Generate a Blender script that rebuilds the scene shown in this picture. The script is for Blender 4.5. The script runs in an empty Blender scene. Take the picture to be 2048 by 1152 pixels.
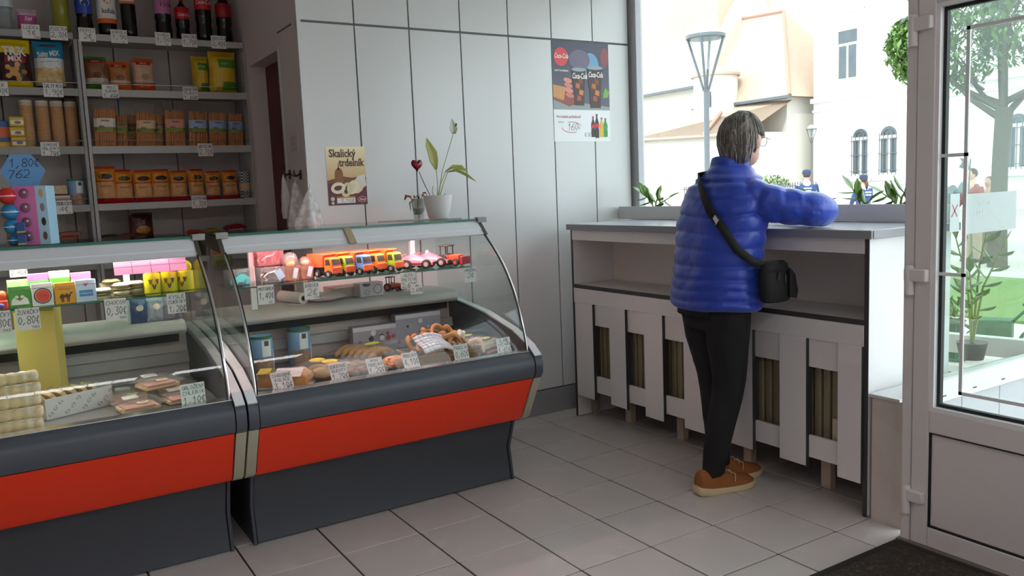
import bpy, math, random
from mathutils import Vector, Matrix, noise as mnoise
random.seed(7)
SC = bpy.context.scene
COL = SC.collection
PI = math.pi

# ------------------------------------------------------------------ camera
cam_d = bpy.data.cameras.new('camera')
cam = bpy.data.objects.new('camera', cam_d); COL.objects.link(cam)
cam_d.sensor_width = 36.0; cam_d.lens = 28.764; cam_d.clip_start = 0.05; cam_d.clip_end = 400
def cam_matrix(loc, yaw, pitch, roll):
    cy, sy, cp, sp = math.cos(yaw), math.sin(yaw), math.cos(pitch), math.sin(pitch)
    f = Vector((sy*cp, cy*cp, -sp)); r = Vector((cy, -sy, 0)); u = r.cross(f)
    r2 = math.cos(roll)*r + math.sin(roll)*u; u2 = -math.sin(roll)*r + math.cos(roll)*u
    return Matrix(((r2.x, u2.x, -f.x, loc[0]), (r2.y, u2.y, -f.y, loc[1]), (r2.z, u2.z, -f.z, loc[2]), (0, 0, 0, 1)))
cam.matrix_world = cam_matrix((-2.69847, -3.67839, 1.40012), 0.552826, 0.118144, -0.041708)
SC.camera = cam
SC.cycles.transparent_max_bounces = 64; SC.cycles.max_bounces = 12; SC.cycles.diffuse_bounces = 6

# ------------------------------------------------------------------ world, sun, exposure
world = bpy.data.worlds.new('hazy_sky'); SC.world = world; world.use_nodes = True
bg = world.node_tree.nodes['Background']
bg.inputs[0].default_value = (0.84, 0.93, 1.0, 1); bg.inputs[1].default_value = 1.4
sun_d = bpy.data.lights.new('sun', 'SUN'); sun = bpy.data.objects.new('sun', sun_d); COL.objects.link(sun)
sun_d.energy = 0.9; sun_d.angle = 0.03; sun_d.color = (1.0, 0.96, 0.9)
sun.rotation_euler = Vector((0.62, 0.42, -0.66)).to_track_quat('-Z', 'Y').to_euler()   # high, from behind the shop
SC.view_settings.view_transform = 'Standard'; SC.view_settings.look = 'None'
SC.view_settings.exposure = 1.9; SC.view_settings.gamma = 1.0; SC.view_settings.use_curve_mapping = False
def portal(name, loc, direction, sx, sy):
    d = bpy.data.lights.new(name, 'AREA'); d.shape = 'RECTANGLE'; d.size = sx; d.size_y = sy
    o = bpy.data.objects.new(name, d); COL.objects.link(o); o.location = loc
    o.rotation_euler = Vector(direction).to_track_quat('-Z', 'Z').to_euler(); d.cycles.is_portal = True
portal('window_portal', (1.2, -0.65, 2.0), (-1, 0, 0), 2.5, 1.7)
portal('door_portal', (0.30, -3.6, 1.6), (-1, 0, 0), 3.6, 2.2)

# ------------------------------------------------------------------ materials
def lin(c):
    if isinstance(c, str):
        c = tuple(int(c[i:i+2], 16)/255 for i in (0, 2, 4))
    return tuple((x/12.92 if x <= 0.04045 else ((x+0.055)/1.055)**2.4) for x in c)
MATS = {}
def mat(name, col, rough=0.5, metal=0.0, var=0.06, scale=14.0, bump=0.0, bscale=60.0, emit=None, estr=0.0, spec=0.5, sheen=0.0, stretch=None, wcol=None, wscale=3.0, wamt=0.0):
    if name in MATS: return MATS[name]
    m = bpy.data.materials.new(name); MATS[name] = m; m.use_nodes = True
    nt = m.node_tree; b = nt.nodes['Principled BSDF']
    c = lin(col)
    tc = nt.nodes.new('ShaderNodeTexCoord'); src = tc.outputs['Object']
    if stretch:
        mp = nt.nodes.new('ShaderNodeMapping'); mp.inputs['Scale'].default_value = stretch
        nt.links.new(src, mp.inputs['Vector']); src = mp.outputs['Vector']
    nz = nt.nodes.new('ShaderNodeTexNoise'); nz.inputs['Scale'].default_value = scale; nz.inputs['Detail'].default_value = 4
    nt.links.new(src, nz.inputs['Vector'])
    mx = nt.nodes.new('ShaderNodeMix'); mx.data_type = 'RGBA'
    mx.inputs[6].default_value = (*[x*(1-var) for x in c], 1); mx.inputs[7].default_value = (*[min(1, x*(1+var)) for x in c], 1)
    nt.links.new(nz.outputs['Fac'], mx.inputs[0])
    out = mx.outputs[2]
    if wcol:
        n2 = nt.nodes.new('ShaderNodeTexNoise'); n2.inputs['Scale'].default_value = wscale; n2.inputs['Detail'].default_value = 6
        n2.inputs['Distortion'].default_value = 1.2
        nt.links.new(src, n2.inputs['Vector'])
        rp = nt.nodes.new('ShaderNodeValToRGB'); rp.color_ramp.elements[0].position = 0.52; rp.color_ramp.elements[1].position = 0.72
        rp.color_ramp.elements[1].color = (wamt, wamt, wamt, 1)
        nt.links.new(n2.outputs['Fac'], rp.inputs['Fac'])
        m2 = nt.nodes.new('ShaderNodeMix'); m2.data_type = 'RGBA'; m2.inputs[7].default_value = (*lin(wcol), 1)
        nt.links.new(rp.outputs['Color'], m2.inputs[0]); nt.links.new(out, m2.inputs[6]); out = m2.outputs[2]
    nt.links.new(out, b.inputs['Base Color'])
    b.inputs['Roughness'].default_value = rough; b.inputs['Metallic'].default_value = metal
    b.inputs['Specular IOR Level'].default_value = spec
    if sheen: b.inputs['Sheen Weight'].default_value = sheen
    if bump:
        bz = nt.nodes.new('ShaderNodeTexNoise'); bz.inputs['Scale'].default_value = bscale; bz.inputs['Detail'].default_value = 3
        nt.links.new(src, bz.inputs['Vector'])
        bp = nt.nodes.new('ShaderNodeBump'); bp.inputs['Strength'].default_value = bump; bp.inputs['Distance'].default_value = 0.004
        nt.links.new(bz.outputs['Fac'], bp.inputs['Height']); nt.links.new(bp.outputs['Normal'], b.inputs['Normal'])
    if emit:
        b.inputs['Emission Color'].default_value = (*lin(emit), 1); b.inputs['Emission Strength'].default_value = estr
    return m
def glass(name, tint='ffffff', ior=1.45, haze=0.0, rough=0.0, hazecol='ffffff', gain=1.0):
    if name in MATS: return MATS[name]
    m = bpy.data.materials.new(name); MATS[name] = m; m.use_nodes = True
    nt = m.node_tree; nt.nodes.remove(nt.nodes['Principled BSDF']); out = nt.nodes['Material Output']
    tr = nt.nodes.new('ShaderNodeBsdfTransparent'); tr.inputs[0].default_value = (*lin(tint), 1)
    gl = nt.nodes.new('ShaderNodeBsdfGlossy'); gl.inputs['Roughness'].default_value = rough
    fr = nt.nodes.new('ShaderNodeFresnel')
    ge = nt.nodes.new('ShaderNodeNewGeometry'); mi = nt.nodes.new('ShaderNodeMix')   # thin pane: the same reflectance on both faces
    mi.inputs[2].default_value = ior; mi.inputs[3].default_value = 1/ior
    nt.links.new(ge.outputs['Backfacing'], mi.inputs[0]); nt.links.new(mi.outputs[0], fr.inputs[0])
    base = tr.outputs[0]
    if haze:
        df = nt.nodes.new('ShaderNodeBsdfDiffuse'); df.inputs[0].default_value = (*lin(hazecol), 1)
        nz = nt.nodes.new('ShaderNodeTexNoise'); nz.inputs['Scale'].default_value = 35
        tc = nt.nodes.new('ShaderNodeTexCoord'); nt.links.new(tc.outputs['Object'], nz.inputs['Vector'])
        mu = nt.nodes.new('ShaderNodeMath'); mu.operation = 'MULTIPLY'; mu.inputs[1].default_value = haze*2
        nt.links.new(nz.outputs['Fac'], mu.inputs[0])
        mh = nt.nodes.new('ShaderNodeMixShader'); nt.links.new(mu.outputs[0], mh.inputs[0])
        nt.links.new(base, mh.inputs[1]); nt.links.new(df.outputs[0], mh.inputs[2]); base = mh.outputs[0]
    mx = nt.nodes.new('ShaderNodeMixShader')
    nt.links.new(fr.outputs[0], mx.inputs[0]); nt.links.new(base, mx.inputs[1]); nt.links.new(gl.outputs[0], mx.inputs[2])
    nt.links.new(mx.outputs[0], out.inputs[0])
    return m

# ------------------------------------------------------------------ mesh helpers
class MB:
    def __init__(s): s.v = []; s.f = []; s.m = []; s.mi = 0
    def mat(s, i): s.mi = i; return s
    def add(s, vs, fs):
        o = len(s.v); s.v += [tuple(p) for p in vs]
        for f in fs: s.f.append(tuple(i+o for i in f)); s.m.append(s.mi)
        return s
    def box(s, x0, x1, y0, y1, z0, z1):
        if x0 > x1: x0, x1 = x1, x0
        if y0 > y1: y0, y1 = y1, y0
        if z0 > z1: z0, z1 = z1, z0
        return s.add([(x0,y0,z0),(x1,y0,z0),(x1,y1,z0),(x0,y1,z0),(x0,y0,z1),(x1,y0,z1),(x1,y1,z1),(x0,y1,z1)],
                     [(0,3,2,1),(4,5,6,7),(0,1,5,4),(1,2,6,5),(2,3,7,6),(3,0,4,7)])
    def cbox(s, cx, cy, cz, sx, sy, sz, M=None):
        a, b, c = sx/2, sy/2, sz/2
        vs = [Vector(p) for p in [(-a,-b,-c),(a,-b,-c),(a,b,-c),(-a,b,-c),(-a,-b,c),(a,-b,c),(a,b,c),(-a,b,c)]]
        if M: vs = [M @ p for p in vs]
        return s.add([(p.x+cx, p.y+cy, p.z+cz) for p in vs], [(0,3,2,1),(4,5,6,7),(0,1,5,4),(1,2,6,5),(2,3,7,6),(3,0,4,7)])
    def rings(s, rings, cap=True, closed=True):
        n = len(rings[0]); o = len(s.v)
        for r in rings: s.v += [tuple(p) for p in r]
        for i in range(len(rings)-1):
            for j in range(n if closed else n-1):
                k = (j+1) % n
                s.f.append((o+i*n+j, o+i*n+k, o+(i+1)*n+k, o+(i+1)*n+j)); s.m.append(s.mi)
        if cap and closed:
            s.f.append(tuple(o+j for j in reversed(range(n)))); s.m.append(s.mi)
            s.f.append(tuple(o+(len(rings)-1)*n+j for j in range(n))); s.m.append(s.mi)
        return s
    def lathe(s, prof, c=(0,0,0), n=20, sx=1.0, sy=1.0, cap=True, axis='z'):
        R = []
        for r, z in prof:
            ring = []
            for j in range(n):
                a = 2*PI*j/n; p = (r*math.cos(a)*sx, r*math.sin(a)*sy, z)
                if axis == 'y': p = (p[0], -p[2], p[1])
                if axis == 'x': p = (p[2], p[0], p[1])
                ring.append((c[0]+p[0], c[1]+p[1], c[2]+p[2]))
            R.append(ring)
        return s.rings(R, cap)
    def tube(s, pts, rad, n=8, cap=True, flat=1.0, up=None):
        pts = [Vector(p) for p in pts]; R = []; prev = None
        for i, p in enumerate(pts):
            t = (pts[min(i+1, len(pts)-1)] - pts[max(i-1, 0)]).normalized()
            if prev is None:
                a = Vector(up) if up else (Vector((0,0,1)) if abs(t.z) < 0.9 else Vector((1,0,0)))
            else: a = prev
            b = t.cross(a).normalized(); a = b.cross(t).normalized(); prev = a
            r = rad[i] if isinstance(rad, (list, tuple)) else rad
            ra, rb = (r if isinstance(r, (tuple, list)) else (r*flat, r))
            R.append([p + a*ra*math.cos(2*PI*j/n) + b*rb*math.sin(2*PI*j/n) for j in range(n)])
        return s.rings(R, cap)
    def ell(s, c, r, nu=14, nv=8, M=None):
        R = []
        for i in range(nv+1):
            th = PI*i/nv*0.998+0.003
            ring = []
            for j in range(nu):
                p = Vector((r[0]*math.sin(th)*math.cos(2*PI*j/nu), r[1]*math.sin(th)*math.sin(2*PI*j/nu), -r[2]*math.cos(th)))
                if M: p = M @ p
                ring.append((c[0]+p.x, c[1]+p.y, c[2]+p.z))
            R.append(ring)
        return s.rings(R)
    def prism(s, poly, axis, a, b):
        n = len(poly)
        def P(p, t):
            return (t, p[0], p[1]) if axis == 'x' else ((p[0], t, p[1]) if axis == 'y' else (p[0], p[1], t))
        vs = [P(p, a) for p in poly] + [P(p, b) for p in poly]
        fs = [tuple(reversed(range(n))), tuple(range(n, 2*n))] + [(i, (i+1) % n, n+(i+1) % n, n+i) for i in range(n)]
        return s.add(vs, fs)
    def sheet(s, line, axis, a, b, th, nrm=None):
        """a profile line (2D) swept along an axis with a thickness"""
        n = len(line); off = []
        for i in range(n):
            d = (line[min(i+1, n-1)][0]-line[max(i-1, 0)][0], line[min(i+1, n-1)][1]-line[max(i-1, 0)][1])
            L = math.hypot(*d) or 1; off.append((line[i][0]-d[1]/L*th, line[i][1]+d[0]/L*th))
        def P(p, t): return (t, p[0], p[1]) if axis == 'x' else ((p[0], t, p[1]) if axis == 'y' else (p[0], p[1], t))
        return s.rings([[P(p, a), P(p, b), P(q, b), P(q, a)] for p, q in zip(line, off)])
    def xf(s, M):
        s.v = [tuple(M @ Vector(p)) for p in s.v]; return s
    def build(s, name, mats, parent=None, smooth=None, kind=None, bevel=0, world=False, solid=0, sub=0):
        me = bpy.data.meshes.new(name)
        vs = s.v
        if world and parent is not None:
            q = parent
            l = Vector((0,0,0))
            while q is not None: l = l + q.location; q = q.parent
            vs = [(p[0]-l.x, p[1]-l.y, p[2]-l.z) for p in vs]
        me.from_pydata(vs, [], s.f)
        if not isinstance(mats, (list, tuple)): mats = [mats]
        for m in mats: me.materials.append(m)
        if len(mats) > 1: me.polygons.foreach_set('material_index', s.m)
        if smooth is not None:
            me.polygons.foreach_set('use_smooth', [True]*len(me.polygons))
            if smooth < 180: me.set_sharp_from_angle(angle=math.radians(smooth))
        me.update()
        o = bpy.data.objects.new(name, me); COL.objects.link(o)
        if parent is not None: o.parent = parent
        if bevel:
            bm = o.modifiers.new('bevel', 'BEVEL'); bm.width = bevel; bm.segments = 2; bm.limit_method = 'ANGLE'; bm.angle_limit = 0.7
            if smooth is None:
                me.polygons.foreach_set('use_smooth', [True]*len(me.polygons)); me.set_sharp_from_angle(angle=math.radians(50))
        if solid:
            sm = o.modifiers.new('thickness', 'SOLIDIFY'); sm.thickness = solid
        if sub:
            sm = o.modifiers.new('smooth', 'SUBSURF'); sm.levels = sub; sm.render_levels = sub
        if kind: o['kind'] = kind
        return o
def tag(o, label, cat, group=None, kind=None):
    o['label'] = label; o['category'] = cat
    if group: o['group'] = group
    if kind: o['kind'] = kind
    return o
def thing(name, label, cat, loc=(0,0,0), rz=0, group=None, kind=None, rx=0, ry=0):
    o = bpy.data.objects.new(name, None); COL.objects.link(o); o.empty_display_size = 0.05
    o.location = loc; o.rotation_euler = (rx, ry, rz)
    return tag(o, label, cat, group, kind)
def struct(o, label=None):
    o['kind'] = 'structure'
    if label: o['label'] = label
    return o
def sroot(name, loc=(0,0,0), label=None):
    o = bpy.data.objects.new(name, None); COL.objects.link(o); o.location = loc; o.empty_display_size = 0.05
    return struct(o, label)
def dup(root, loc, rz=None, label=None):
    r = root.copy(); COL.objects.link(r); r.location = loc
    if rz is not None: r.rotation_euler = (root.rotation_euler[0], root.rotation_euler[1], rz)
    if label: r['label'] = label
    for ch in list(root.children):
        c = ch.copy(); COL.objects.link(c); c.parent = r
        for g in list(ch.children):
            d = g.copy(); COL.objects.link(d); d.parent = c
    return r
def share(src, name, loc, parent, rot=(0,0,0), scale=(1,1,1), kind=None):
    o = bpy.data.objects.new(name, src.data); COL.objects.link(o); o.location = loc; o.rotation_euler = rot; o.scale = scale
    if parent is not None: o.parent = parent
    for m in src.modifiers:
        n = o.modifiers.new(m.name, m.type)
        if m.type == 'BEVEL': n.width = m.width; n.segments = m.segments; n.limit_method = m.limit_method; n.angle_limit = m.angle_limit
    if kind: o['kind'] = kind
    return o

# ------------------------------------------------------------------ writing: pen strokes and printed type
_G = {  # pen strokes on a 4 x 6 grid, polylines split by spaces
 '0':'20 11 04 15 26 35 44 43 31 20','1':'04 26 20','2':'05 16 36 44 43 00 40','3':'06 46 23 33 42 41 30 10 01','4':'30 36 02 42','5':'46 06 04 24 43 41 30 10 01',
 '6':'46 25 03 01 10 30 41 42 33 13 02','7':'06 46 10','8':'23 04 05 16 36 45 44 23 02 01 10 30 41 42 23','9':'43 23 04 05 16 36 45 42 30 10',
 'A':'00 26 40|12 32','B':'00 06 26 35 34 23 03|23 42 41 30 00','C':'45 36 16 05 01 10 30 41','D':'00 06 26 44 42 20 00','E':'46 06 00 40|03 33','F':'46 06 00|03 33',
 'G':'45 36 16 05 01 10 30 42 22','H':'00 06|40 46|03 43','I':'20 26','J':'46 42 30 10 01','K':'00 06|46 03 40','L':'06 00 40','M':'00 06 23 46 40','N':'00 06 40 46',
 'O':'20 02 04 26 44 42 20','P':'00 06 36 45 44 33 03','R':'00 06 36 45 44 33 03|13 40','S':'45 36 16 05 04 42 41 30 10 01','T':'06 46|26 20','U':'06 01 10 30 41 46',
 'V':'06 20 46','X':'00 46|06 40','Y':'06 23 46|23 20','Z':'06 46 00 40','Q':'20 02 04 26 44 42 20|22 40',',':'21 0a','.':'20 21',
 '-':'13 33','€':'04 34|02 32|45 26 14 12 20 41',':':'21 22|24 25','l':'02 36 26 11 20 30','*':'20 03 05 15 24 35 45 43 20'}
_ACC = {'Č':'C','Š':'S','Ž':'Z','É':'E','Í':'I','Á':'A','Ý':'Y','Ď':'D','Ĺ':'L'}
def _pt(t): return (int(t[0]), -1 if t[1] == 'a' else int(t[1]))
def stroke_text(mb, text, x, z, h, w=None, pen=0.0016, y=-0.0006, slant=0.06, center=False, rnd=None):
    """ribbon lettering in the xz plane facing -y"""
    rnd = rnd or random; u = h/6; w = w or u*0.85; adv = w*5.4
    if center: x -= (adv*len(text)-w*1.4)/2
    for ch in text:
        if ch == ' ': x += adv*0.7; continue
        base = _ACC.get(ch, ch)
        pol = [[_pt(t) for t in g.split()] for g in _G.get(base, _G.get(base.upper(), '00 06')).split('|')]
        if ch in 'ČŠŽ': pol.append([(1,8),(2,7),(3,8)])
        elif ch in _ACC: pol.append([(2,7),(3,8)])
        dz = rnd.uniform(-0.04, 0.04)*h
        for pl in pol:
            q = [(x+a*w+b*u*slant+rnd.uniform(-.12,.12)*w, z+b*u+dz+rnd.uniform(-.12,.12)*u) for a, b in pl]
            for (x0, z0), (x1, z1) in zip(q, q[1:]):
                L = math.hypot(x1-x0, z1-z0) or 1e-6; nx, nz = -(z1-z0)/L*pen/2, (x1-x0)/L*pen/2
                ex, ez = (x1-x0)/L*pen*.35, (z1-z0)/L*pen*.35
                mb.add([(x0+nx-ex, y, z0+nz-ez), (x0-nx-ex, y, z0-nz-ez), (x1-nx+ex, y, z1-nz+ez), (x1+nx+ex, y, z1+nz+ez)], [(0,1,2,3)])
        x += adv
    return x
def type_mesh(text, size, shear=0.0, bold=0.0, sx=1.0, align='CENTER'):
    """printed type: list of verts (x, z) and faces, origin at the middle of the base line"""
    cu = bpy.data.curves.new('type', 'FONT'); cu.body = text; cu.size = size; cu.shear = shear; cu.offset = bold; cu.align_x = align
    cu.resolution_u = 2; ob = bpy.data.objects.new('type', cu)
    me = bpy.data.meshes.new_from_object(ob)
    vs = [(v.co.x*sx, v.co.y) for v in me.vertices]; fs = [tuple(p.vertices) for p in me.polygons]
    bpy.data.objects.remove(ob); bpy.data.curves.remove(cu); bpy.data.meshes.remove(me)
    return vs, fs
def printed(mb, text, size, x, z, y=-0.0006, shear=0.0, bold=0.0, sx=1.0, align='CENTER', rot=0.0, fn=None):
    vs, fs = type_mesh(text, size, shear, bold, sx, align); c, s = math.cos(rot), math.sin(rot)
    pts = [(x+a*c-b*s, z+a*s+b*c) for a, b in vs]
    if fn: return mb.add([fn(a, b) for a, b in pts], fs)
    return mb.add([(a, y, b) for a, b in pts], fs)

INK = mat('pen_ink', '17171c', 0.6, var=0.02)
CARD = mat('card_white', 'e8e6e2', 0.7, var=0.02)
CARDP = mat('card_pink_white', 'efdcdc', 0.7, var=0.02)
def price_card(label, loc, w, h, lines, rx=0.0, rz=0.0, paper=None, small=None, pen=0.0019):
    """card standing on loc (bottom middle), facing -y before rotation"""
    c = thing('price_card', label, 'price card', loc, rz, 'handwritten price cards', rx=rx)
    MB().box(-w/2, w/2, 0, 0.0015, 0, h).build('card', paper or CARD, c)
    ink = MB(); rnd = random.Random(sum(map(ord, label)))
    n = len(lines); y = h*0.93
    for i, (t, k) in enumerate(lines):
        ch = h*k; y -= ch
        wd = min(ch/6*0.85, w*0.90/(max(1, len(t))*5.2))
        stroke_text(ink, t, w*0.02, y, ch*0.86, wd, pen*(0.8 if k < .28 else 1.0), -0.0007, 0.07, True, rnd)
        y -= h*0.06
    if small:
        stroke_text(ink, small, w*0.14, h*0.05, h*0.11, h*0.11/6, pen*0.6, -0.0007, 0.07, False, rnd)
    ink.build('lettering', INK, c)
    return c
# ================================================================== THE ROOM
T = 0.336
M_TILE = mat('floor_tile', 'c6c0bc', 0.26, var=0.05, scale=5, wcol='d8d4d0', wscale=4.0, wamt=0.5, spec=0.45)
M_GROUT = mat('floor_grout', '2a2422', 0.9, var=0.2)
M_PANEL = mat('wall_panel_white', 'cfcfcf', 0.28, var=0.015, scale=2, spec=0.6)
M_JOINT = mat('wall_joint_grey', '6a6c6b', 0.6, var=0.05)
M_PLASTER = mat('plaster_pinkish', 'd2c4c2', 0.8, var=0.03, scale=3)
M_SHELFWALL = mat('shelf_wall_panel', 'b9b4b0', 0.5, var=0.03, scale=2)
M_CEIL = mat('ceiling_white', 'd9d8d4', 0.9, var=0.02)
M_BASE = mat('baseboard_grey', '8d8d8f', 0.4, var=0.04)
M_UPVC = mat('upvc_white', 'dad6d4', 0.32, var=0.02, scale=3, wcol='c3b3a3', wscale=5, wamt=0.12)
M_SEAL = mat('rubber_seal', '17181a', 0.6)
M_GLASS = glass('window_glass', 'f4f8f6', 1.45)
M_DOORGLASS = glass('door_glass', 'f1f7f4', 1.5, haze=0.004)
M_RED = mat('dark_red_door', '571418', 0.45, var=0.05)

floor = MB().box(-3.42, 1.3, -4.4, 0.68, -0.06, -0.004).mat(1)
floor.box(-6.2, -3.42, -6.2, 2.0, -0.06, -0.001).box(-3.42, 1.3, -6.2, -4.4, -0.06, -0.001).box(-3.42, -1.15, 0.68, 2.0, -0.06, -0.001)
floor = struct(floor.build('floor', [M_GROUT, M_TILE]), 'pale grey square tiled shop floor')
t0 = None
for i in range(-3, 11):
    for j in range(-2, 13):
        x1, y1 = -i*T, -j*T
        cx, cy = x1-T/2, y1-T/2
        if cx > 0.95 or cy > 0.6: continue
        dz = random.uniform(-0.0006, 0.0006)
        if t0 is None:
            g = T/2-0.0036
            t0 = MB().box(-g, g, -g, g, -0.008, 0).build('tile', M_TILE, floor, bevel=0.0015)
            t0.location = (cx, cy, dz)
        else:
            share(t0, 'tile', (cx, cy, dz), floor, rot=(0, 0, random.choice((0, PI/2, PI, -PI/2))))

# back wall with white panels in dark joints
WY = 0.495
wb = struct(MB().box(-1.32, 0.845, WY+0.012, WY+0.15, 0, 3.0).build('wall_back', M_JOINT), 'white panelled wall with dark joints behind the display case')
xs = [-1.331, -1.029, -0.714, -0.397, -0.078, 0.229, 0.541, 0.829]
for a, b in zip(xs, xs[1:]):
    MB().box(a+0.004, b-0.004, WY, WY+0.012, 0.16, 2.294).build('panel', M_PANEL, wb, bevel=0.001)
    MB().box(a+0.004, b-0.004, WY, WY+0.012, 2.306, 3.0).build('panel', M_PANEL, wb, bevel=0.001)
struct(MB().box(-1.33, 0.845, WY-0.006, WY+0.012, 0, 0.152).build('baseboard_back', M_BASE), 'grey baseboard below the white panels')
struct(MB().box(-1.338, -1.318, WY-0.008, WY+0.02, 0, 3.0).build('trim_1', M_PANEL), 'white corner strip at the end of the panelled wall')
# return wall with the dark red door
RX = -1.33
wr = MB().box(RX, RX+0.14, WY+0.013, 0.86, 0, 3.0).box(RX, RX+0.14, 1.485, 1.95, 0, 3.0).box(RX, RX+0.14, 0.86, 1.485, 2.215, 3.0)
wr = struct(wr.build('wall_return', M_PLASTER), 'pinkish side wall with a doorway beside the shelves')
MB().box(RX-0.0015, RX, 0.60, 0.853, 2.297, 2.306).build('joint_line', M_JOINT, wr)
MB().box(RX-0.004, RX+0.005, 0.845, 0.87, 0, 2.23).build('corner_strip', M_PANEL, wr)
struct(MB().box(RX+0.145, RX+0.20, 0.65, 1.84, 0, 3.0).build('wall_backroom', M_PLASTER))
d2 = sroot('door_2', (RX+0.10, 1.17, 0), 'dark red door in the doorway beside the shelves')
MB().box(RX+0.10, RX+0.135, 0.8605, 1.4845, 0.005, 2.2145).build('leaf', M_RED, d2, world=True, bevel=0.003)
MB().box(RX+0.096, RX+0.101, 0.95, 1.40, 0.2, 1.0).box(RX+0.096, RX+0.101, 0.95, 1.40, 1.12, 2.05).build('raised_panel', M_RED, d2, world=True, bevel=0.002)
MB().tube([(RX+0.10, 0.92, 1.05), (RX+0.06, 0.92, 1.05), (RX+0.06, 1.03, 1.05)], 0.008).build('handle', mat('door_handle_metal', '8c8c8c', 0.3, 1.0), d2, world=True, smooth=60)
# wall behind the shelves, with panel joints
ws = struct(MB().box(-6.2, RX, 1.862, 2.0, 0, 3.0).build('wall_shelf', M_JOINT), 'grey panelled wall behind the goods shelves')
xs2 = [-3.56, -3.25, -2.94, -2.63, -2.32, -2.03, -1.72, -1.335]
for a, b in zip(xs2, xs2[1:]):
    MB().box(a+0.004, b-0.004, 1.85, 1.862, 0.1, 3.0).build('panel', M_SHELFWALL, ws)
# shell out of the picture
struct(MB().box(-6.3, -6.2, -6.2, 2.0, 0, 3.0).build('wall_left', M_PLASTER))
struct(MB().box(-6.2, 0.25, -6.3, -6.2, 0, 3.0).build('wall_rear', M_PLASTER))
struct(MB().box(-6.3, 1.5, -6.3, 2.0, 3.0, 3.15).build('ceiling', M_CEIL))
# shop-front wall: piers, door opening, an unseen window added further right for daylight
wf = MB()
wf.box(0.10, 0.25, -2.93, -2.88, 0, 3.0).box(0.10, 0.25, -2.88, -1.87, 2.13, 3.0)
wf.box(0.10, 0.25, -5.6, -2.93, 0, 0.55).box(0.10, 0.25, -5.6, -2.93, 2.7, 3.0).box(0.10, 0.25, -6.3, -5.6, 0, 3.0)
struct(wf.build('wall_front', M_PLASTER))
w3 = sroot('window_added', (0.17, -4.2, 0.55))
MB().box(0.165, 0.172, -5.6, -2.93, 0.55, 2.7).build('pane', M_GLASS, w3, world=True)
MB().box(0.14, 0.2, -4.29, -4.23, 0.55, 2.7).box(0.14, 0.2, -5.6, -2.93, 0.55, 0.6).build('frame', M_UPVC, w3, world=True)
# low wall of the bay and its glazing
M_LOW = mat('low_wall_cream', 'cfc6bf', 0.6, var=0.04, wcol='a98f70', wscale=4, wamt=0.25)
M_OTILE = mat('outer_wall_tile', 'b9b6bd', 0.5, var=0.05, scale=20, bump=0.15, bscale=120)
lw = struct(MB().box(0.215, 1.38, -1.828, -1.69, 0, 0.515).box(0.85, 0.97, -1.69, 0.50, 0, 0.515).build('wall_low', M_LOW), 'cream low wall between the counter and the door')
MB().box(0.205, 1.38, -1.815, -1.682, 0.515, 0.528).build('ledge', M_PANEL, lw, bevel=0.002)
for k in range(5):
    x0 = 0.30+k*0.29
    MB().box(x0, min(x0+0.286, 1.40), -1.845, -1.828, 0.14, 0.485).build('tile', M_OTILE, lw, bevel=0.002)
    MB().box(x0, min(x0+0.286, 1.40), -1.845, -1.828, -0.20, 0.136).build('tile', M_OTILE, lw, bevel=0.002)
w2 = sroot('window_2', (0.8, -1.82, 0.49), 'white framed side window of the bay')
MB().box(0.27, 1.38, -1.86, -1.80, 0.488, 0.575).build('bottom_rail', M_UPVC, w2, world=True, bevel=0.004)
MB().box(1.32, 1.39, -1.86, -1.80, 0.575, 2.75).build('post', M_UPVC, w2, world=True, bevel=0.004)
MB().box(0.27, 1.38, -1.86, -1.80, 2.70, 2.80).build('top_rail', M_UPVC, w2, world=True)
MB().box(0.27, 1.33, -1.834, -1.828, 0.575, 2.71).build('pane', glass('bay_glass', 'f4f7f6', 1.2), w2, world=True)
for k in range(5):
    MB().box(0.42+k*0.22, 0.445+k*0.22, -1.8625, -1.8605, 0.512, 0.516).build('drain_slot', M_SEAL, w2, world=True)
# main shop window (its glass runs slightly skewed, out from the panelled wall)
w1 = sroot('window_1', (1.1, -0.65, 0.51), 'large shop window above the planter, with a grey post at the panelled wall')
M_POST = mat('window_post_grey', 'b4b5ba', 0.35, var=0.02)
MB().box(0.846, 0.895, 0.44, 0.505, 0.515, 2.9).build('post', M_POST, w1, world=True, bevel=0.003)
def skew(a, b, z0, z1, th):
    (x0, y0), (x1, y1) = a, b; L = math.hypot(x1-x0, y1-y0); nx, ny = -(y1-y0)/L*th/2, (x1-x0)/L*th/2
    return MB().prism([(x0+nx, y0+ny), (x1+nx, y1+ny), (x1-nx, y1-ny), (x0-nx, y0-ny)], 'z', z0, z1)
skew((0.885, 0.45), (1.345, -1.80), 0.60, 2.72, 0.008).build('pane', M_GLASS, w1, world=True)
skew((0.885, 0.45), (1.345, -1.80), 0.515, 0.605, 0.06).build('bottom_rail', M_UPVC, w1, world=True)
skew((0.885, 0.45), (1.345, -1.80), 2.70, 2.80, 0.06).build('top_rail', M_UPVC, w1, world=True)
struct(MB().prism([(0.84, 0.51), (0.9, 0.51), (1.42, -1.87), (0.1, -1.87), (0.1, -1.69), (0.84, -1.69)], 'z', 2.79, 3.0).build('wall_lintel', M_CEIL))
struct(MB().box(0.25, 1.45, -2.95, -1.88, 2.72, 3.0).build('wall_soffit_added', M_CEIL), 'unseen soffit added to shade the recessed shop entrance')  # overhang out of view, added to cut daylight on the counter side
struct(MB().box(0.846, 0.96, 0.506, 0.75, 0, 3.0).build('wall_pier', M_PLASTER))

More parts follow.
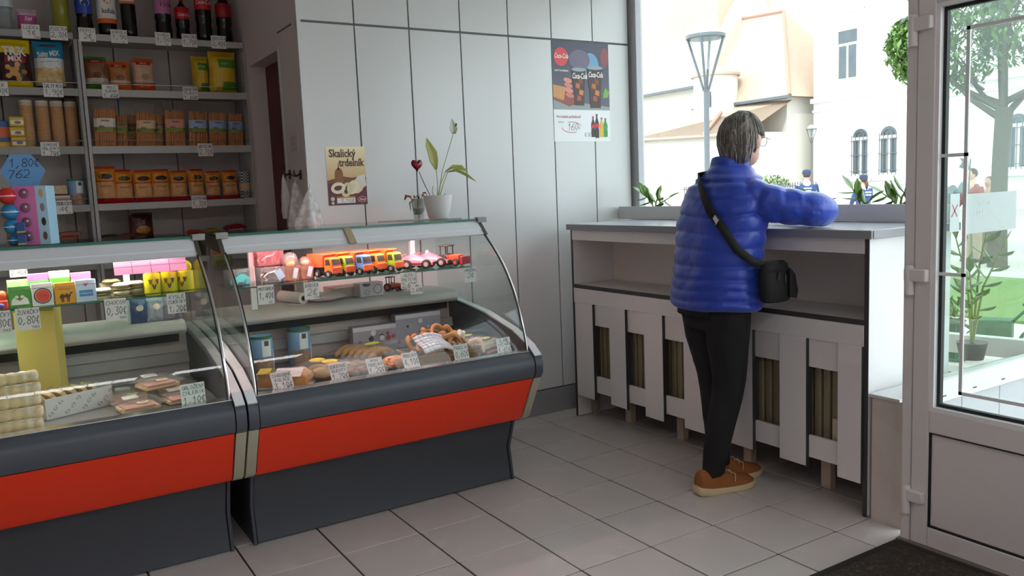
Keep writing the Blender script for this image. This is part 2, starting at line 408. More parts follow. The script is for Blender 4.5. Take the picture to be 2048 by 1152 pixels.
# ------------------------------------------------------------------ white glazed door
d1 = sroot('door_1', (0.15, -1.87, 0), 'white plastic door with a tall glass pane and a lower panel')
jb = MB().box(0.13, 0.20, -1.912, -1.872, 0, 2.13).box(0.13, 0.20, -2.86, -1.912, 2.085, 2.13).box(0.10, 0.20, -2.88, -2.83, 0, 2.13)
jb.build('frame', M_UPVC, d1, world=True, bevel=0.004)
LX0, LX1 = 0.125, 0.195
def leaf(y0, y1, z0, z1, n): MB().box(LX0, LX1, y0, y1, z0, z1).build(n, M_UPVC, d1, world=True, bevel=0.004)
leaf(-1.982, -1.916, 0.012, 2.08, 'stile'); leaf(-2.825, -2.72, 0.012, 2.08, 'stile')
leaf(-2.72, -1.982, 0.012, 0.088, 'rail'); leaf(-2.72, -1.982, 0.452, 0.535, 'rail'); leaf(-2.72, -1.982, 1.985, 2.08, 'rail')
# bevelled glazing beads and dark seals round the pane and the panel
M_BEAD = mat('glazing_bead', 'e6e6e8', 0.25, var=0.01)
def bead(y0, y1, z0, z1, w, n, m, x0, x1):
    b = MB().box(x0, x1, y0, y0+w, z0, z1).box(x0, x1, y1-w, y1, z0, z1).box(x0, x1, y0+w, y1-w, z0, z0+w).box(x0, x1, y0+w, y1-w, z1-w, z1)
    b.build(n, m, d1, world=True)
bead(-2.72, -1.982, 0.535, 1.985, 0.014, 'glazing_bead', M_BEAD, 0.128, 0.16)
bead(-2.706, -1.996, 0.549, 1.971, 0.012, 'seal', M_SEAL, 0.150, 0.17)
bead(-2.72, -1.982, 0.088, 0.452, 0.005, 'seal', M_SEAL, 0.129, 0.16)
MB().box(0.157, 0.163, -2.70, -2.0, 0.55, 1.97).build('pane', M_DOORGLASS, d1, world=True)
MB().box(0.137, 0.18, -2.715, -1.987, 0.093, 0.447).build('lower_panel', M_UPVC, d1, world=True, bevel=0.003)
M_BAR = mat('glazing_bar_grey', 'dcdcdc', 0.4)
def gbar(a, b):
    MB().box(0.147, 0.155, min(a[0], b[0])-0.006, max(a[0], b[0])+0.006, min(a[1], b[1])-0.006, max(a[1], b[1])+0.006).build('glazing_bar', M_BAR, d1, world=True)
gbar((-2.083, 0.615), (-2.083, 1.885)); gbar((-2.083, 1.885), (-2.62, 1.885)); gbar((-2.083, 0.615), (-2.62, 0.615)); gbar((-2.62, 0.615), (-2.62, 1.885))
gbar((-1.995, 1.46), (-2.083, 1.46)); gbar((-1.995, 1.04), (-2.083, 1.04)); gbar((-2.62, 1.46), (-2.70, 1.46)); gbar((-2.62, 1.04), (-2.70, 1.04))
for z in (1.925, 1.035, 0.20):
    h = MB().box(0.098, 0.126, -1.975, -1.890, z-0.024, z+0.022).build('hinge', M_UPVC, d1, world=True, bevel=0.005)
    MB().lathe([(0.017, z-0.075), (0.017, z+0.028), (0.012, z+0.034)], (0.112, -1.905, 0), 14).build('hinge_pin', M_UPVC, h, world=True, smooth=50)
MB().box(0.11, 0.20, -2.86, -1.868, 0, 0.012).build('threshold', mat('threshold_alu', '8e8880', 0.5, 0.6), d1, world=True)

# doormat
M_MAT = mat('doormat_brown', '332d27', 0.95, var=0.5, scale=150, bump=1.0, bscale=220, wcol='7a6a50', wscale=70, wamt=0.6)
dm = thing('doormat', 'dark brown ribbed doormat in front of the white door', 'doormat', (-0.4, -2.5, 0))
MB().box(-1.15, 0.085, -3.1, -1.89, 0.0, 0.008).build('pile', M_MAT, dm, world=True)
rim = MB().box(-1.17, 0.105, -1.90, -1.872, 0, 0.009).box(-1.17, 0.105, -3.13, -3.1, 0, 0.009).box(0.085, 0.105, -3.1, -1.9, 0, 0.009).box(-1.17, -1.15, -3.1, -1.9, 0, 0.009)
rim.build('rubber_border', mat('mat_rubber', '211f1e', 0.8), dm, world=True)

# ================================================================== STANDING COUNTER
M_LAM = mat('laminate_white', 'dddbda', 0.4, var=0.02, scale=4)
M_EDGE = mat('edge_band_dark', '3a3a3c', 0.5)
M_TOP = mat('worktop_speckled', 'c3c5cb', 0.2, var=0.12, scale=180)
M_TOPE = mat('worktop_edge', '8c8d92', 0.35, var=0.15, scale=200)
M_NICHE = mat('niche_laminate', 'd0cac4', 0.5, var=0.02)
M_LEG = mat('cabinet_leg_beige', 'c9b9a4', 0.6, var=0.08, wcol='6b5b48', wscale=8, wamt=0.3)
ct = thing('standing_counter', 'white laminate standing counter with cut-out front under the shop window', 'counter', (0.4, -0.66, 0))
def cb(n, m, *b, bevel=0.0015, parent=None): return MB().box(*b).build(n, m, parent or ct, world=True, bevel=bevel)
CY0, CY1 = -1.675, 0.335
w = cb('worktop', M_TOP, 0.192, 0.80, CY0-0.025, CY1+0.005, 1.155, 1.188, bevel=0.004)
MB().box(0.180, 0.192, CY0-0.027, CY1+0.006, 1.153, 1.1875).box(0.192, 0.80, CY0-0.030, CY0-0.025, 1.153, 1.1875).build('worktop_edge', M_TOPE, w, world=True, bevel=0.003)
cb('fascia', M_LAM, 0.205, 0.223, CY0+0.02, CY1-0.018, 1.092, 1.155)
sl = cb('side_panel', M_LAM, 0.21, 0.78, CY1-0.018, CY1, 0.004, 1.155)
cb('edge_strip', M_EDGE, 0.2085, 0.2105, CY1-0.018, CY1, 0.004, 1.155, parent=sl, bevel=0)
sr = cb('side_panel', M_LAM, 0.21, 0.78, CY0, CY0+0.02, 0.004, 1.155)
cb('edge_strip', M_EDGE, 0.2075, 0.2105, CY0, CY0+0.02, 0.004, 1.155, parent=sr, bevel=0)
cb('niche_back', M_NICHE, 0.52, 0.535, CY0+0.02, CY1-0.018, 0.78, 1.155)
cb('light_stop_panel', M_NICHE, 0.765, 0.78, CY0+0.02, CY1-0.018, 0.004, 1.155)  # unseen panel added to stop daylight leaking under the counter
sh = cb('niche_shelf', M_NICHE, 0.212, 0.52, CY0+0.02, CY1-0.018, 0.805, 0.824)
cb('edge_strip', M_EDGE, 0.204, 0.212, CY0+0.02, CY1-0.018, 0.803, 0.8245, parent=sh, bevel=0)
cb('middle_rail', M_LAM, 0.205, 0.223, CY0+0.02, CY1-0.018, 0.716, 0.803)
boards = [(0.300, 0.128), (-0.024, -0.168), (-0.325, -0.472), (-0.628, -0.778), (-0.930, -1.082), (-1.238, -1.382), (-1.540, -1.652)]
for k, (a, b) in enumerate(boards):
    o = cb('front_board', M_LAM, 0.198, 0.216, b, a, 0.142+0.004*(k % 2), 0.716)
    cb('edge_strip', M_EDGE, 0.1975, 0.2165, b-0.0015, b, 0.142, 0.716, parent=o, bevel=0)
    if k < 6:
        na = boards[k+1][0]
        cb('upper_block', M_LAM, 0.214, 0.228, na, b-0.002, 0.590, 0.716)
        cb('lower_block', M_LAM, 0.214, 0.228, na, b-0.002, 0.185, 0.285)
        MB().box(0.214, 0.235, b-0.004, b-0.0015, 0.285, 0.59).build('edge_strip', M_EDGE, ct, world=True)
for y in (0.02, -0.42, -0.90, -1.36):
    cb('leg', M_LEG, 0.36, 0.40, y-0.025, y+0.025, 0.0, 0.20, bevel=0.003)
cb('bottom_rail', M_EDGE, 0.345, 0.40, CY0+0.02, CY1-0.018, 0.20, 0.26)
# radiator seen through the cut-outs
M_RAD = mat('radiator_khaki', '8c8268', 0.45, var=0.08, scale=6)
rad = thing('radiator', 'khaki ribbed radiator seen through the cut-outs of the standing counter', 'radiator', (0.30, -0.65, 0.30))
f0 = MB().box(-0.035, 0.045, -0.018, 0.018, -0.07, 0.38).build('fin', M_RAD, rad, bevel=0.008)
f0.location = (0, 0.90, 0)
for k in range(1, 41): share(f0, 'fin', (0, 0.90-k*0.0455, 0), rad)
MB().box(0.015, 0.035, -1.0, 0.95, 0.38, 0.41).box(0.015, 0.035, -1.0, 0.95, -0.10, -0.07).build('header_pipe', M_RAD, rad)
for y in (-1.0, 0.9): MB().box(0.0, 0.03, y, y+0.04, -0.3, -0.1).build('foot', M_RAD, rad)
for y in (-0.615, -1.515): 
    MB().box(0.245, 0.262, y, y+0.035, 0.20, 0.375).build('valve_cover', M_LEG, rad, world=True, bevel=0.003)
# planter upstand behind the worktop
M_UPS = mat('upstand_grey', 'cbc9c9', 0.45, var=0.02)
pl = thing('planter_box', 'long grey planter box standing behind the counter worktop by the window', 'planter', (0.78, -0.6, 1.189))
MB().box(0.700, 0.718, -1.66, 0.474, 1.189, 1.270).box(0.78, 0.80, -1.66, 0.474, 1.189, 1.262).box(0.718, 0.78, 0.46, 0.474, 1.189, 1.265).box(0.718, 0.78, -1.66, -1.645, 1.189, 1.265).build('trough', M_UPS, pl, world=True, bevel=0.002)
MB().box(0.718, 0.78, -1.645, 0.46, 1.195, 1.245).build('soil', mat('soil', '3a2c22', 0.95, var=0.4, scale=60, bump=1.0), pl, world=True)

# ------------------------------------------------------------------ unseen ceiling lamps added behind the camera to fill the room
M_FILL = mat('fill_lamp_white', 'f4f4ff', 0.4, emit='fbf8ff', estr=4.8)
for i, (x, y, lab) in enumerate([(-2.4, -4.9, 'added fill lamp over the shop floor behind the viewer'), (-0.9, -4.9, 'added fill lamp above the floor near the door'), (-4.2, -4.4, 'added fill lamp over the far shop side')]):
    cl_ = thing('added_ceiling_lamp', lab, 'lamp', (x, y, 2.93), 0, 'added fill lamps')
    MB().box(-0.62, 0.62, -0.16, 0.16, 0.0, 0.069).build('housing', M_UPVC, cl_)
    MB().box(-0.60, 0.60, -0.14, 0.14, -0.004, 0.0).build('diffuser', M_FILL, cl_)
    for k in range(7): MB().box(-0.60+0.2*k-0.004, -0.60+0.2*k+0.004, -0.14, 0.14, -0.012, -0.004).build('grid_bar', M_UPVC, cl_)
# ================================================================== DISPLAY CASES
M_DARK = mat('case_dark_grey', '474b53', 0.42, var=0.03, scale=4)
M_KICK = mat('case_kick_grey', '3a3d43', 0.5, var=0.04, scale=3)
M_ORANGE = mat('case_orange', 'e6330a', 0.36, var=0.03, scale=3)
M_BEIGE = mat('case_end_beige', 'a9a48e', 0.45, var=0.03)
M_RAILW = mat('case_rail_white', 'd8dade', 0.35, var=0.02)
M_CHROME = mat('chrome_strip', 'd8d8d8', 0.18, 1.0)
M_STEEL = mat('deck_steel', '9a9a98', 0.35, 0.7, var=0.06)
M_LEDGE = mat('rear_ledge_grey', 'b5b0ac', 0.5, var=0.02)
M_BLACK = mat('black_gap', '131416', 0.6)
M_CGLASS = glass('case_glass', 'f8fbfa', 1.32)
M_GEDGE = mat('glass_edge_green', '2f6b5c', 0.15)
M_TGLASS = glass('top_glass', 'd5ebe3', 1.45)
M_SLATE = mat('deck_lining', 'c9c2bc', 0.5, var=0.03)
GP = [(-0.205, 1.198), (-0.285, 1.135), (-0.365, 1.060), (-0.430, 0.975), (-0.478, 0.890), (-0.515, 0.800), (-0.540, 0.715), (-0.548, 0.664)]
def smoothline(p, k=3):
    out = []
    for i in range(len(p)-1):
        a, b = Vector((0, *p[i])), Vector((0, *p[i+1]))
        m0 = (Vector((0, *p[min(i+1, len(p)-1)]))-Vector((0, *p[max(i-1, 0)])))/2; m1 = (Vector((0, *p[min(i+2, len(p)-1)]))-a)/2
        for t in [j/k for j in range(k)]:
            h = (2*t**3-3*t*t+1)*a+(t**3-2*t*t+t)*m0+(-2*t**3+3*t*t)*b+(t**3-t*t)*m1
            out.append((h.y, h.z))
    return out+[p[-1]]
GPS = smoothline(GP)
def display_case(label, x0, x1, lamp_tint, lining, tube_col):
    c = thing('display_case', label, 'display case', ((x0+x1)/2, 0, 0))
    def P(poly, a, b, n, m, **k):
        par = k.pop('parent', c); return MB().prism(poly, 'x', a, b).build(n, m, par, world=True, **k)
    # kick plate: two folded faces and side posts
    P([(-0.368, 0.006), (-0.338, 0.160), (-0.400, 0.318), (0.34, 0.318), (0.34, 0.006)], x0+0.012, x1-0.012, 'kick_plate', M_KICK, bevel=0.002)
    for a, b in ((x0-0.004, x0+0.010), (x1-0.010, x1+0.004)):
        P([(-0.372, 0.0), (-0.346, 0.158), (-0.404, 0.318), (0.35, 0.318), (0.35, 0.0)], a, b, 'kick_post', M_KICK, bevel=0.002)
    # orange front
    P([(-0.402, 0.316), (-0.455, 0.322), (-0.474, 0.340), (-0.580, 0.540), (-0.545, 0.540), (-0.42, 0.335)], x0+0.004, x1-0.004, 'front_panel', M_ORANGE, smooth=30)
    P([(-0.40, 0.330), (-0.43, 0.345), (-0.54, 0.545), (-0.54, 0.60), (0.36, 0.60), (0.36, 0.33)], x0, x1, 'tank', M_KICK)
    # bumper rail
    bump = [(-0.560, 0.538), (-0.592, 0.546), (-0.604, 0.570), (-0.606, 0.615), (-0.596, 0.640), (-0.566, 0.664), (-0.535, 0.668), (-0.535, 0.545)]
    P(bump, x0+0.003, x1-0.003, 'bumper', M_DARK, smooth=35)
    P([(-0.567, 0.6645), (-0.535, 0.6685), (-0.535, 0.672), (-0.567, 0.668)], x0+0.002, x1-0.002, 'chrome_strip', M_CHROME)
    # end caps: dark above, beige below, with a shadow gap
    cd = [(-0.545, 0.535), (-0.592, 0.543), (-0.608, 0.570), (-0.610, 0.615), (-0.598, 0.645), (-0.548, 0.684), (-0.41, 0.742), (-0.15, 0.80), (0.14, 0.835), (0.36, 0.85), (0.36, 0.535)]
    cbg = [(-0.40, 0.312), (-0.45, 0.318), (-0.478, 0.338), (-0.588, 0.541), (-0.53, 0.541), (0.36, 0.541), (0.36, 0.312)]
    for a, b in ((x0-0.040, x0), (x1, x1+0.040)):
        e = P(cd, a+0.001, b-0.001, 'end_cap', M_DARK, smooth=35)
        P([(-0.598, 0.6455), (-0.548, 0.6845), (-0.41, 0.7425), (-0.15, 0.8005), (0.14, 0.8355), (0.36, 0.8505), (0.36, 0.856), (0.14, 0.842), (-0.15, 0.808), (-0.412, 0.749), (-0.55, 0.690), (-0.602, 0.650)], a+0.002, b-0.002, 'light_strip', M_RAILW, parent=e)
        P(cbg, a+0.001, b-0.001, 'end_cap', M_BEIGE, smooth=35)
    # front glass, end glass, chrome edge strips
    P2 = MB().sheet(GPS, 'x', x0+0.008, x1-0.008, 0.006); P2.build('front_glass', M_CGLASS, c, world=True, smooth=40)
    for a in (x0+0.004, x1-0.008):
        side = [(y+0.006, z) for y, z in GPS]+[(-0.41, 0.735), (-0.15, 0.795), (0.14, 0.83), (0.33, 0.845), (0.33, 1.255), (-0.12, 1.255)]
        P(side, a, a+0.004, 'end_glass', M_CGLASS)
        MB().tube([(a+0.002, y-0.003, z) for y, z in GPS], 0.0045, 6).build('edge_strip', M_CHROME, c, world=True, smooth=60)
        MB().tube([(a+0.002 + (0.007 if a < (x0+x1)/2 else -0.007), y-0.004, z) for y, z in GPS], 0.0028, 6).build('edge_seal', M_BLACK, c, world=True, smooth=60)
    # top: green-edged glass on a white lamp rail
    t = MB().box(x0-0.002, x1+0.002, -0.150, 0.34, 1.262, 1.270).build('top_glass', M_TGLASS, c, world=True)
    MB().box(x0-0.002, x1+0.002, -0.1525, -0.150, 1.261, 1.271).build('glass_edge', M_GEDGE, t, world=True)
    P([(-0.146, 1.261), (-0.190, 1.222), (-0.192, 1.216), (-0.214, 1.198), (-0.208, 1.190), (-0.12, 1.192), (-0.085, 1.261)], x0+0.012, x1-0.012, 'lamp_rail', M_RAILW, smooth=30)
    for a in (x0-0.006, x1-0.012):
        P([(-0.152, 1.261), (-0.222, 1.194), (-0.05, 1.205), (0.33, 1.250), (0.33, 1.261)], a, a+0.016, 'rail_end', mat('rail_end_brown', '4b443f', 0.5))
        MB().box(a-0.004, a+0.045, -0.162, -0.13, 1.2715, 1.2785).box(a-0.004, a+0.045, -0.165, -0.158, 1.252, 1.2785).build('glass_clamp', mat('clamp_grey', '9b9a96', 0.4), c, world=True, bevel=0.002)
    # lamp tube below the rail
    MB().tube([(x0+0.10, -0.085, 1.214), (x1-0.10, -0.085, 1.214)], 0.011, 10).build('lamp_tube', mat('tube_'+tube_col, tube_col, 0.4, emit=tube_col, estr=lamp_tint), c, world=True, smooth=60)
    MB().box(x0+0.04, x1-0.04, -0.135, 0.03, 1.230, 1.256).box(x0+0.04, x1-0.04, 0.02, 0.03, 1.196, 1.230).build('lamp_housing', M_RAILW, c, world=True)
    # inside: deck, lined rear, ledge, glass shelf
    P([(-0.535, 0.668), (-0.48, 0.640), (-0.47, 0.632), (0.22, 0.632), (0.22, 0.60), (-0.535, 0.60)], x0+0.01, x1-0.01, 'deck', M_STEEL)
    P([(-0.534, 0.671), (-0.478, 0.643), (-0.470, 0.632), (-0.476, 0.630), (-0.534, 0.660)], x0+0.012, x1-0.012, 'front_ledge', lining)
    P([(0.195, 0.632), (0.215, 0.86), (0.25, 0.86), (0.25, 0.632)], x0+0.01, x1-0.01, 'rear_lining', lining)
    P([(0.165, 0.70), (0.175, 0.745), (0.24, 0.745), (0.24, 0.70)], x0+0.012, x1-0.012, 'air_grille', M_LEDGE)
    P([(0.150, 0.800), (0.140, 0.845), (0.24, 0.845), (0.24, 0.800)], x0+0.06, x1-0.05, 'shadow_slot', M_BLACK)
    P([(0.052, 0.862), (0.060, 0.888), (0.085, 0.902), (0.36, 0.904), (0.36, 0.845), (0.07, 0.845)], x0+0.012, x1-0.03, 'rear_ledge', M_LEDGE, bevel=0.006)
    g = MB().box(x0+0.03, x1-0.05, -0.125, 0.125, 1.032, 1.038).build('glass_shelf', M_TGLASS, c, world=True)
    MB().box(x0+0.03, x1-0.05, -0.1265, -0.125, 1.032, 1.038).build('glass_edge', M_GEDGE, g, world=True)
    for x in (x0+0.20, x1-0.24):
        MB().box(x-0.012, x+0.012, 0.128, 0.150, 0.905, 1.262).box(x-0.008, x+0.008, 0.02, 0.13, 1.022, 1.0315).build('shelf_bracket', M_RAILW, c, world=True)
    return c
CASE_L = display_case('dark grey and orange curved-glass display case at the picture edge, holding gum and sandwiches', -3.32, -2.030, 14.0, M_SLATE, 'fff2e6')
CASE_R = display_case('dark grey and orange curved-glass display case with toy trucks and pretzels', -1.944, -0.694, 14.0, mat('deck_lining_pink', 'd2bfba', 0.5, var=0.03), 'ffcfca')
MB().prism([(-0.15, 1.268), (-0.226, 1.2), (-0.216, 1.194), (-0.14, 1.262)], 'x', -1.40, -1.365).build('rail_clip', mat('clip_ochre', 'a89a7c', 0.5), CASE_R, world=True, bevel=0.002)
# ================================================================== SHELVING AND ITS GOODS
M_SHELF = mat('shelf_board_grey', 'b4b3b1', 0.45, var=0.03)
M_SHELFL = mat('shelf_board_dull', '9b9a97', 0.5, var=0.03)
M_WIRE = mat('wire_steel', '9a9a9a', 0.3, 1.0)
FILM = glass('clear_film', 'fbf9f6', 1.16, haze=0.03, rough=0.2)
FILMH = glass('cloudy_film', 'f8f6f3', 1.2, haze=0.08, rough=0.2)
SY0 = 1.55
LEV = [(2.333, 2.370), (2.025, 2.067), (1.705, 1.749), (1.383, 1.423), (1.05, 1.085)]
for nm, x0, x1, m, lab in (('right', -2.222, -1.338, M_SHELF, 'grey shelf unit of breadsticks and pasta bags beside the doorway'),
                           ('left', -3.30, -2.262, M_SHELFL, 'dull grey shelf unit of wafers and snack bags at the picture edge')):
    su = thing('shelf_unit', lab, 'shelf unit', ((x0+x1)/2, 1.7, 0))
    for z0, z1 in LEV:
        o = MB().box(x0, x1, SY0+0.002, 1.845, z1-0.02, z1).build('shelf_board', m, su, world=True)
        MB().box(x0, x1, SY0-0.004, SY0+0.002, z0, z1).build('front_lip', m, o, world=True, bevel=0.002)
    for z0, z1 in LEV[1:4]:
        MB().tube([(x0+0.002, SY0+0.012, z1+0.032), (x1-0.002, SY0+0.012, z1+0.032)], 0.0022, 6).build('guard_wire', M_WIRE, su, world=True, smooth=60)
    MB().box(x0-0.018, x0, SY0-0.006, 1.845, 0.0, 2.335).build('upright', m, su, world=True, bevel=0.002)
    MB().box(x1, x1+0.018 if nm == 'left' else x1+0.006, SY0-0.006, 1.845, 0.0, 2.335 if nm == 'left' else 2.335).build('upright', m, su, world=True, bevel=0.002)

# ---- bags as sewn pillows
class Bag:
    def __init__(s, w, h, d, nu=10, nv=14, crimp=0.06, seed=0, wob=0.006, taper=0.0, pu=2.4):
        s.w, s.h, s.d, s.nu, s.nv, s.cr, s.seed, s.wob, s.tp, s.pu = w, h, d, nu, nv, crimp, seed, wob, taper, pu
    def pos(s, u, v, side=-1, off=0.0):
        cr = s.cr
        vv = 0 if v < cr*0.4 else (1 if v > 1-cr else (v-cr*0.4)/(1-cr*1.4))
        t = s.d/2*(max(0, 1-abs(2*u-1)**s.pu)**0.6)*(max(0, 1-abs(2*vv-1)**3.5)**0.6)
        n = mnoise.noise(Vector((u*4+s.seed*7.1, v*5, s.seed)))*s.wob
        wx = s.w*(1-s.tp*v)*(1-0.05*math.sin(PI*v))
        x = (u-0.5)*wx + mnoise.noise(Vector((v*3, s.seed*3.3, 0)))*s.wob*(0.5 if 0.05 < v < 0.95 else 1)
        y = side*(t + off) + n*(1 if t > 0.004 else 0.5)
        return (x, y, v*s.h)
    def mesh(s, zones, zmats):
        b = MB()
        for side in (-1, 1):
            for j in range(s.nv):
                vc = (j+0.5)/s.nv; b.mat(0)
                for k, (a, c) in enumerate(zones):
                    if a <= vc < c: b.mat(k)
                for i in range(s.nu):
                    q = [s.pos(a/s.nu, c/s.nv, side) for a, c in ((i, j), (i+1, j), (i+1, j+1), (i, j+1))]
                    b.add(q, [(0, 1, 2, 3) if side < 0 else (3, 2, 1, 0)])
        return b
    def patch(s, u0, u1, v0, v1, shape='rect', n=8, off=0.0012):
        b = MB()
        if shape == 'rect':
            for i in range(n):
                for j in range(n):
                    f = lambda a, c: s.pos(u0+(u1-u0)*a/n, v0+(v1-v0)*c/n, -1, off)
                    b.add([f(i, j), f(i+1, j), f(i+1, j+1), f(i, j+1)], [(0,1,2,3)])
        else:
            cu, cv, ru, rv = (u0+u1)/2, (v0+v1)/2, (u1-u0)/2, (v1-v0)/2; m = 18
            for r0, r1 in ((0.0, 0.5), (0.5, 1.0)):
                for k in range(m):
                    a0, a1 = 2*PI*k/m, 2*PI*(k+1)/m
                    f = lambda r, a: s.pos(cu+ru*r*math.cos(a), cv+rv*r*math.sin(a), -1, off)
                    b.add([f(r0, a0), f(r1, a0), f(r1, a1), f(r0, a1)], [(0,1,2,3)])
        return b
    def text(s, mb, t, size, u, v, shear=0.0, bold=0.0, sx=1.0, rot=0.0, off=0.002):
        return printed(mb, t, size, 0, 0, shear=shear, bold=bold, sx=sx, rot=rot, fn=lambda a, b: s.pos(min(1, max(0, u+a/s.w)), min(1, max(0, v+b/s.h)), -1, off))
def on_shelf(name, label, cat, x, lev, y=1.62, rz=0.0, group=None, rx=0.0):
    return thing(name, label, cat, (x, y, LEV[lev][1]+0.0005), rz, group, rx=rx)

C = {}
def cm(hexc, rough=0.35, **k):
    if (hexc, rough) not in C: C[(hexc, rough)] = mat('paint_%s_%d' % (hexc, int(rough*100)), hexc, rough, **k)
    return C[(hexc, rough)]

# ---- bottles on the top shelf
def bottle(label, x, r, h, liquid, parts, waist=True, cap='b3222a', y=1.64, rz=0.0, clear=False):
    o = on_shelf('drink_bottle', label, 'bottle', x, 0, y, rz, 'drink bottles on the top shelf')
    base = [(r*0.70, 0.0), (r*0.95, 0.012), (r, 0.03), (r, h*0.18), (r*0.965, h*0.24), (r*0.90 if waist else r, h*0.31), (r, h*0.37), (r, h*0.66), (r*0.93, h*0.72), (r*0.62, h*0.84), (r*0.30, h*0.92), (r*0.28, h*0.955)]
    MB().lathe(base, n=24).build('body', liquid, o, smooth=60)
    MB().lathe([(r*0.32, h*0.955), (r*0.32, h), (r*0.30, h*1.004)], n=16).build('cap', cm(cap, 0.4), o, smooth=40)
    for (z0, z1, colr, marks) in parts:
        lb = MB().lathe([(r+0.0006, h*z0), (r+0.0012, h*z0+0.001), (r+0.0012, h*z1-0.001), (r+0.0006, h*z1)], n=28, cap=False).build('label', colr, o, smooth=60)
        for (t, size, du, zz, colt, sh, bo, sx) in marks:
            mb = MB()
            if t == 'disc':
                n = 20
                pts = [(du+size*math.cos(2*PI*k/n), h*zz+size*sh*math.sin(2*PI*k/n)) for k in range(n)]
                if bo: pts = [p for p in pts if (p[1]-h*zz)*bo >= -1e-6]
                mb.add([(rr*math.sin(a/r), -rr*math.cos(a/r), b) for a, b in pts for rr in (r+0.0016+sx*0.0004,)], [tuple(range(len(pts)))])
            else:
                rr = r+0.0026
                printed(mb, t, size, du, h*zz, shear=sh, bold=bo, sx=sx, fn=lambda a, b: (rr*math.sin(a/r), -rr*math.cos(a/r), b))
            mb.build('lettering' if t != 'disc' else 'emblem', colt, lb)
    return o
COLA = mat('cola_liquid', '120c0b', 0.12, var=0.02)
W_ = cm('e9e7e4', 0.5); RD = cm('c3161c', 0.35); BLK = cm('141416', 0.4)
water = glass('pet_clear', 'dfe6ea', 1.4, haze=0.12)
bottle('clear plastic water bottle at the picture edge of the top shelf', -2.575, 0.042, 0.30, water, [(0.42, 0.6, cm('c9d3da', 0.4), [])], cap='4b7fb0')
b = on_shelf('snack_bag', 'pink sweet bag between water bottle and green soda on the top shelf', 'bag', -2.470, 0, 1.63, 0.1)
bg_ = Bag(0.095, 0.125, 0.05, seed=3)
bg_.mesh([(0, .12), (.12, .75), (.75, 1)], None).build('bag', [cm('d8cfd2'), cm('b84a86'), cm('c9a9bf')], b, smooth=180)
k = MB(); bg_.text(k, 'Sisi', 0.030, 0.5, 0.50, shear=0.3, bold=0.0006); k.build('lettering', W_, b)
bottle('yellow-green soda bottle beside the pink sweet bag on the top shelf', -2.305, 0.043, 0.33, mat('green_tea', '8d8a1e', 0.15, var=0.05), [(0.66, 0.80, cm('bcd6c4', 0.4), [])], cap='d9c21c')
bottle('cola bottle with blue label and red-white-blue roundel on the top shelf', -2.187, 0.043, 0.33, COLA,
       [(0.36, 0.72, cm('1546a8', 0.35), [('disc', 0.024, 0, 0.545, W_, 1.0, 0, 0), ('disc', 0.021, 0, 0.55, RD, 1.0, 1, 1), ('disc', 0.021, 0, 0.535, cm('123a8c', 0.35), 1.0, -1, 1), ('PEPSI', 0.0135, 0, 0.527, cm('10213f', 0.4), 0, 0.0006, 1.15)])], cap='1546a8', rz=0.12)
KO = cm('e2671c', 0.4)
bottle('cola bottle with white label and orange heart emblem, lettered black', -2.070, 0.049, 0.33, COLA,
       [(0.22, 0.30, KO, []), (0.30, 0.74, W_, [('disc', 0.020, -0.004, 0.60, KO, 0.95, 0, 0), ('disc', 0.009, -0.004, 0.60, W_, 1.0, 0, 1), ('kofola', 0.040, 0.0, 0.385, BLK, 0, 0.0004, 0.72)]), (0.74, 0.78, KO, [])], rz=0.15, cap='141416')
bottle('dark cola bottle with white and orange label beside the heart-emblem bottle', -1.955, 0.041, 0.34, COLA,
       [(0.56, 0.60, KO, []), (0.60, 0.86, W_, [('kofola', 0.030, 0.0, 0.63, BLK, 0, 0.0004, 0.72)])], rz=0.1, waist=False, cap='141416')
bottle('dark grape soda bottle with pink label on the top shelf', -1.768, 0.046, 0.34, mat('grape_liquid', '170d10', 0.12), [(0.44, 0.86, cm('c377a4', 0.45), [('Vinea', 0.050, 0.012, 0.55, cm('5b1e3c', 0.5), 0.45, 0.0, 0.8)])], rz=0.1, cap='6b3b56')
CC = [('Coca-Cola', 0.028, 0, 0.585, W_, 0.35, 0.0003, 0.62)]
bottle('short cola bottle with red label between pink-labelled bottle and tall one', -1.660, 0.040, 0.245, COLA, [(0.52, 0.80, RD, CC)], rz=0.1)
bottle('tall cola bottle with red label and white script on the top shelf', -1.538, 0.047, 0.345, COLA, [(0.55, 0.78, RD, [('Coca-Cola', 0.036, -0.004, 0.64, W_, 0.35, 0.0003, 0.62)])], rz=0.05)
bottle('dark cola bottle with plain red label, last on the top shelf', -1.418, 0.046, 0.31, COLA, [(0.50, 0.76, cm('9c1216', 0.4), [])], rz=-0.4)

# ---- second shelf: snack bags
b = on_shelf('snack_bag', 'yellow and brown snack mix bag, cut by the picture edge', 'bag', -2.555, 1, 1.63, 0.05)
B = Bag(0.165, 0.262, 0.085, seed=1)
B.mesh([(0, .16), (.16, .70), (.70, 1)], None).build('bag', [cm('e8c516'), cm('3a1716'), cm('e8c516')], b, smooth=180)
k = MB(); B.text(k, 'TRIK', 0.062, 0.52, 0.67, bold=0.003, sx=0.85); B.text(k, 'MIX', 0.040, 0.52, 0.545, bold=0.001); k.build('lettering', W_, b)
B.patch(0.22, 0.85, 0.52, 0.64).build('red_banner', cm('a3181c'), b)
rr = random.Random(5)
for i in range(11):
    a = i*2*PI/8; r_ = 0.0 if i == 0 else (0.11 if i < 5 else 0.24)
    u, v = 0.5+r_*math.cos(a*1.6)*1.1, 0.33+r_*math.sin(a*1.6)*0.62
    B.patch(u-0.085, u+0.085, v-0.05, v+0.05, 'ell', off=0.002).build('printed_cracker', cm('d69a4e'), b)
